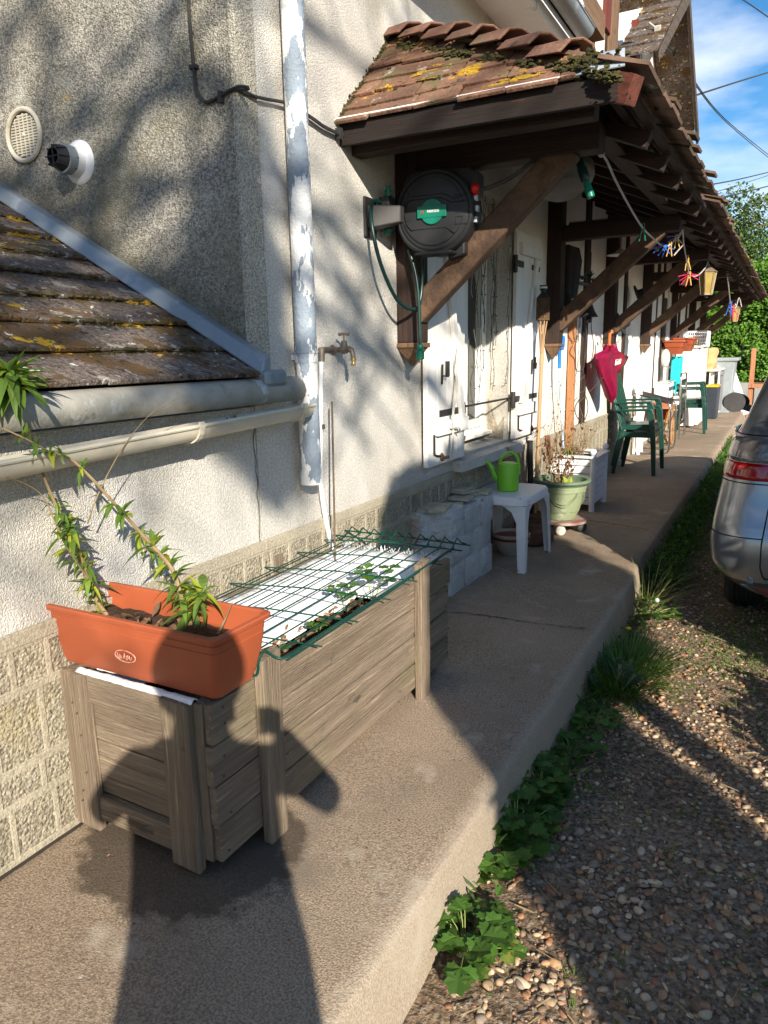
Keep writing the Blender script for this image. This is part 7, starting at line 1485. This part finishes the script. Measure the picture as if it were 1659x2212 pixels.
wire([ins + Vector((0, 0, -.05)), aty(*z4(1120, 455), 11), aty(*z4(1385, 788), 16), aty(*z4(1750, 1092), 24)], 'lower wire of the pair running from the dormer down to the right', .008)
wire([aty(*z4(985, 684), 9.0), aty(*z4(1230, 605), 14), aty(*z4(1480, 525), 18), aty(*z4(1760, 440), 24)], 'thick twisted wire rising to the right across the blue sky', .016)
wire([aty(*z4(1240, 1205), 20), aty(*z4(1480, 1160), 26), aty(*z4(1760, 1092), 34)], 'upper thin wire low above the tree', .018)
wire([aty(*z4(1250, 1265), 20), aty(*z4(1480, 1195), 26), aty(*z4(1760, 1105), 34)], 'thinnest wire just above the tree', .010)
wire([aty(*z4(1270, 1303), 20), aty(*z4(1530, 1240), 26), aty(*z4(1760, 1180), 34)], 'lowest wire touching the tree top', .020)
wire([aty(*z4(1460, -25), 14), aty(*z4(1560, 40), 15), aty(*z4(1760, 180), 17)], 'wire crossing the top right corner of the sky', .010)
t = thing('insulator', 'wire anchor with porcelain insulators on the tip of the far dormer', 'insulator', ins); g = MB(); g.cbox(ins, (.05, .08, .07), Matrix.Rotation(.5, 3, 'X')); g.tube([aty(*z4(890, 150), 8.3), ins], .012, 6); g.tube(smoothpath([ins, ins + Vector((-.02, 0, -.12)), ins + Vector((-.05, 0, -.2)), ins + Vector((-.08, 0, -.1)), aty(*z4(860, 190), 8.3)], 4), .006, 5); g.tube(smoothpath([aty(*z4(845, 240), 8.3), aty(*z4(838, 330), 8.3), aty(*z4(850, 480), 8.3)], 4), .006, 5); g.build('anchor', M['wire_w'], t, smooth=True)

# ================================================================== BEHIND THE CAMERA: what throws the shadows
def sunpt(p, t, z=0): return Vector((.673 * t, (p - .74 * .673 * t) / .673, z + t * math.tan(rad(SUN_EL))))    # p: position across the sun's rays, t: metres from the facade
# the photographer, standing just behind the camera with the phone raised
pe = thing('person', 'person in dark jacket and jeans holding a phone up with both hands', 'person', (1.98, -.42, -.2))
fw = Vector((-.485, .875, 0)); rt = Vector((.875, .485, 0)); up_ = Vector((0, 0, 1)); o_ = Vector((1.965, -.40, -.2))
def bp3(r, f, z): return o_ + rt * r + fw * f + up_ * z
J = {'pel': (0, 0, .97, .20), 'wai': (0, 0, 1.12, .165), 'che': (0, .01, 1.33, .17), 'nek': (0, .02, 1.52, .065), 'hd0': (0, .04, 1.60, .075), 'hd': (0, .05, 1.68, .10), 'hd1': (0, .04, 1.76, .075)}
E_ = [('pel', 'wai'), ('wai', 'che'), ('che', 'nek'), ('nek', 'hd0'), ('hd0', 'hd'), ('hd', 'hd1')]
for s, n_ in ((-1, 'L'), (1, 'R')):
    J.update({'sh' + n_: (s * .18, .01, 1.44, .072), 'el' + n_: (s * .34, .16, 1.22, .05), 'wr' + n_: (s * .13, .31, 1.40, .032), 'hp' + n_: (s * .10, 0, .90, .14), 'kn' + n_: (s * .12, .03, .50, .105), 'an' + n_: (s * .13, 0, .09, .07), 'to' + n_: (s * .14, .17, .04, .04)})
    E_ += [('che', 'sh' + n_), ('sh' + n_, 'el' + n_), ('el' + n_, 'wr' + n_), ('pel', 'hp' + n_), ('hp' + n_, 'kn' + n_), ('kn' + n_, 'an' + n_), ('an' + n_, 'to' + n_)]
ks = list(J); me = bpy.data.meshes.new('body'); off = LOC[pe]; me.from_pydata([bp3(*J[k_][:3]) - off for k_ in ks], [(ks.index(a), ks.index(b)) for a, b in E_], [])
bo = bpy.data.objects.new('body', me); C.objects.link(bo); bo.parent = pe; LOC[bo] = off
sk = bo.modifiers.new('skin', 'SKIN'); sk.use_smooth_shade = True
for i, k_ in enumerate(ks): me.skin_vertices[0].data[i].radius = (J[k_][3],) * 2
me.skin_vertices[0].data[0].use_root = True; bo.modifiers.new('sub', 'SUBSURF').levels = 2; me.materials.append(mat('dark_jacket', (.05, .06, .09), (.04, .045, .07), 8, .9))
g = MB(); g.ball(bp3(0, .05, 1.68), .112, 18, (.92, 1, 1.1)); g.ball(bp3(0, .155, 1.665), .018, 8); g.build('head', mat('skin', (.55, .33, .24), None, 6, .55), pe, smooth=True)
g = MB(); g.ball(bp3(0, .03, 1.70), .120, 18, (.95, 1, 1.05)); g.build('hair', mat('brown_hair', (.05, .03, .02), None, 20, .7), pe, smooth=True)
for s in (-1, 1):
    w0 = bp3(s * .13, .31, 1.40)
    for k_ in range(5):
        g = MB(); a = w0 + Vector((0, 0, .015 * k_ - .02)) + fw * .03; b = a + rt * (-s * .035) + fw * .03; c = b + rt * (-s * .03) + fw * (.0 if k_ else -.01); g.tube([w0, a, b, c], [.014, .010, .009, .007], 7); g.build('finger', bpy.data.materials['skin'], pe, smooth=True)
ph = Vector(CAM) - fw * .035 + Vector((0, 0, -.045)); g = MB(); g.cbox(ph, (.075, .008, .155), Matrix((rt, fw, up_)).transposed()); tag(g.build('phone', M['black'], None, bevel=.003, loc=ph), 'black smartphone held up in both hands', 'phone')
# added unseen evergreen shapes that cast shadows, and a tall bare-branched tree
def dense(label, name, blobs, trunk, n, ls, seed, m='hedge', core=.95):
    R = random.Random(seed); t = thing(name, label, 'tree', trunk[0]); g = MB(); g.tube(trunk, [.09, .06], 8); g.build('trunk', M['bark'], t, smooth=True)
    g = MB(); leaf_cloud(g, blobs, n, ls, R, .9, amp=.04)
    for c, r in blobs:
        q = MB(); q.ball((0, 0, 0), 1, 20); g.add([(c[0] + x * r[0] * core, c[1] + y * r[1] * core, c[2] + z * r[2] * core) for x, y, z in q.v], q.f)
    g.build('crown', M[m], t, fix=False)
def sb(p, t, z, w, h): c = sunpt(p, t, z); return (tuple(c), (w, w, h))
B1 = [sb(2.45, 6.5, z, .41, .5) for z in (-2.6, -2.2, -1.8, -1.4, -1.0, -.6, -.2, .15)]
c = sunpt(2.44, 6.5, 0); dense('evergreen column added behind the photographer to cast the straight terrace shadow', 'added_conifer', B1, [(c.x, c.y, -.2), (c.x, c.y, 2)], 5200, .06, 3, core=1.06)  # unseen added column; its edge shapes the shadow across terrace and gravel
B2 = [sb(p, 7.2, z, .36, .36) for p in (2.8, 3.12, 3.28) for z in (.35, .05, -.25, -.5)] + [sb(3.0, 7.2, .35, .3, .3)]
c = sunpt(3.0, 7.2, 0); dense('round-headed leafy crown added out of view to widen the evergreen column shadow', 'added_small_tree', B2, [(c.x, c.y, -.2), (c.x, c.y, 2.6)], 4200, .08, 4)  # added out of view so the column's shadow widens higher up
def lb_(x, p, z, w, h): return ((x, (p - .74 * x) / .673, z), (w, w, h))
dense('bush added out of view right of the photographer to shade the drive and car', 'added_bush', [lb_(2.75, p, .1, .26, .42) for p in (3.4, 3.6)] + [lb_(2.75, p, .55, .22, 1.15) for p in (4.0, 4.15)] + [lb_(3.0, p, .6, .42, 1.2) for p in (4.35, 4.75, 5.2)], [(2.9, 3.2, -.2), (2.9, 3.2, .8)], 6000, .07, 14)  # unseen bush added to shade the drive's right side and the car's rear
def bigtree(t_, p0, seed):
    R = random.Random(seed); base = sunpt(p0, t_, 0); t = thing('tall_tree', 'tall bare-branched tree with ivy clumps behind the photographer', 'tree', (base.x, base.y, -.2)); g = MB(); lf = MB()
    tr = [(base.x, base.y, -.2), (base.x, base.y, 5), tuple(sunpt(p0 + .15, t_, 2.2)), tuple(sunpt(p0 + .25, t_, 5))]; g.tube(tr, [.30, .24, .16, .08], 10)
    for i in range(21):
        z0 = R.uniform(.2, 3.6); p1 = R.uniform(.3, 3.1); z1 = R.uniform(.9, 3.8)
        if i >= 14: p1 = 1.85 + .15 * (i - 14); z0 = R.uniform(2.2, 3.2); z1 = R.uniform(.85, 1.35)
        a = sunpt(p0 + .15, t_, z0); b = sunpt(p1, t_ + R.uniform(-1, 1), z1); mid = a.lerp(b, .5) + Vector((R.gauss(0, .2), R.gauss(0, .2), R.uniform(-.1, .5))); P = smoothpath([a, mid, b], 8); m = len(P)
        g.tube(P, [.035 * (1 - .8 * k_ / m) + .008 for k_ in range(m)], 6)
        for j in range(6):
            q = P[R.randint(4, m - 1)]; e = q + Vector((R.gauss(0, .45), R.gauss(0, .45), R.gauss(-.05, .45))); g.tube([q, q.lerp(e, .5) + Vector((0, 0, R.gauss(0, .06))), e], [.016, .012, .007], 5)
            if R.random() < .22:
                for k_ in range(12): lf.leaf(e + Vector((R.gauss(0, .09), R.gauss(0, .09), R.gauss(0, .12))), (R.gauss(0, 1), R.gauss(0, 1), R.gauss(0, 1)), (0, 0, 1), .09, .05, .3, .3)
    g.build('trunk', M['bark'], t, smooth=True); lf.build('crown', M['leaf'], t, fix=False)
bigtree(10, -.3, 6)
bl_ = [sb(1.385 + dx, 9, z, w, .22) for dx, z, w in ((.01, 1.82, .10), (0, 1.65, .16), (-.01, 1.5, .19), (-.01, 1.3, .21), (.05, 1.1, .19), (.12, .94, .12))]
c = sunpt(1.385, 9, 0); R = random.Random(2); t = thing('added_conifer', 'slim leafy bell shape on a bent pole, added unseen to cast the gable shadow', 'tree', (c.x - 1.0, c.y + .3, -.2)); g = MB(); a_ = sunpt(.62, 9, 0); g.tube(smoothpath([(a_.x, a_.y, -.2), tuple(sunpt(.62, 9, .8)), tuple(sunpt(.9, 9, 2.35)), tuple(sunpt(1.36, 9, 2.3)), tuple(sunpt(1.38, 9, 1.8))], 5), .035, 8); g.build('trunk', M['bark'], t, smooth=True)  # unseen added shape for the bell-shaped gable shadow; its real caster is unknown
g = MB(); leaf_cloud(g, bl_, 3600, .07, R, .7)
for c, r in bl_:
    q = MB(); q.ball((0, 0, 0), 1, 16); g.add([(c[0] + x * r[0] * .85, c[1] + y * r[1] * .85, c[2] + z * r[2] * .9) for x, y, z in q.v], q.f)
g.build('crown', M['hedge'], t, fix=False)
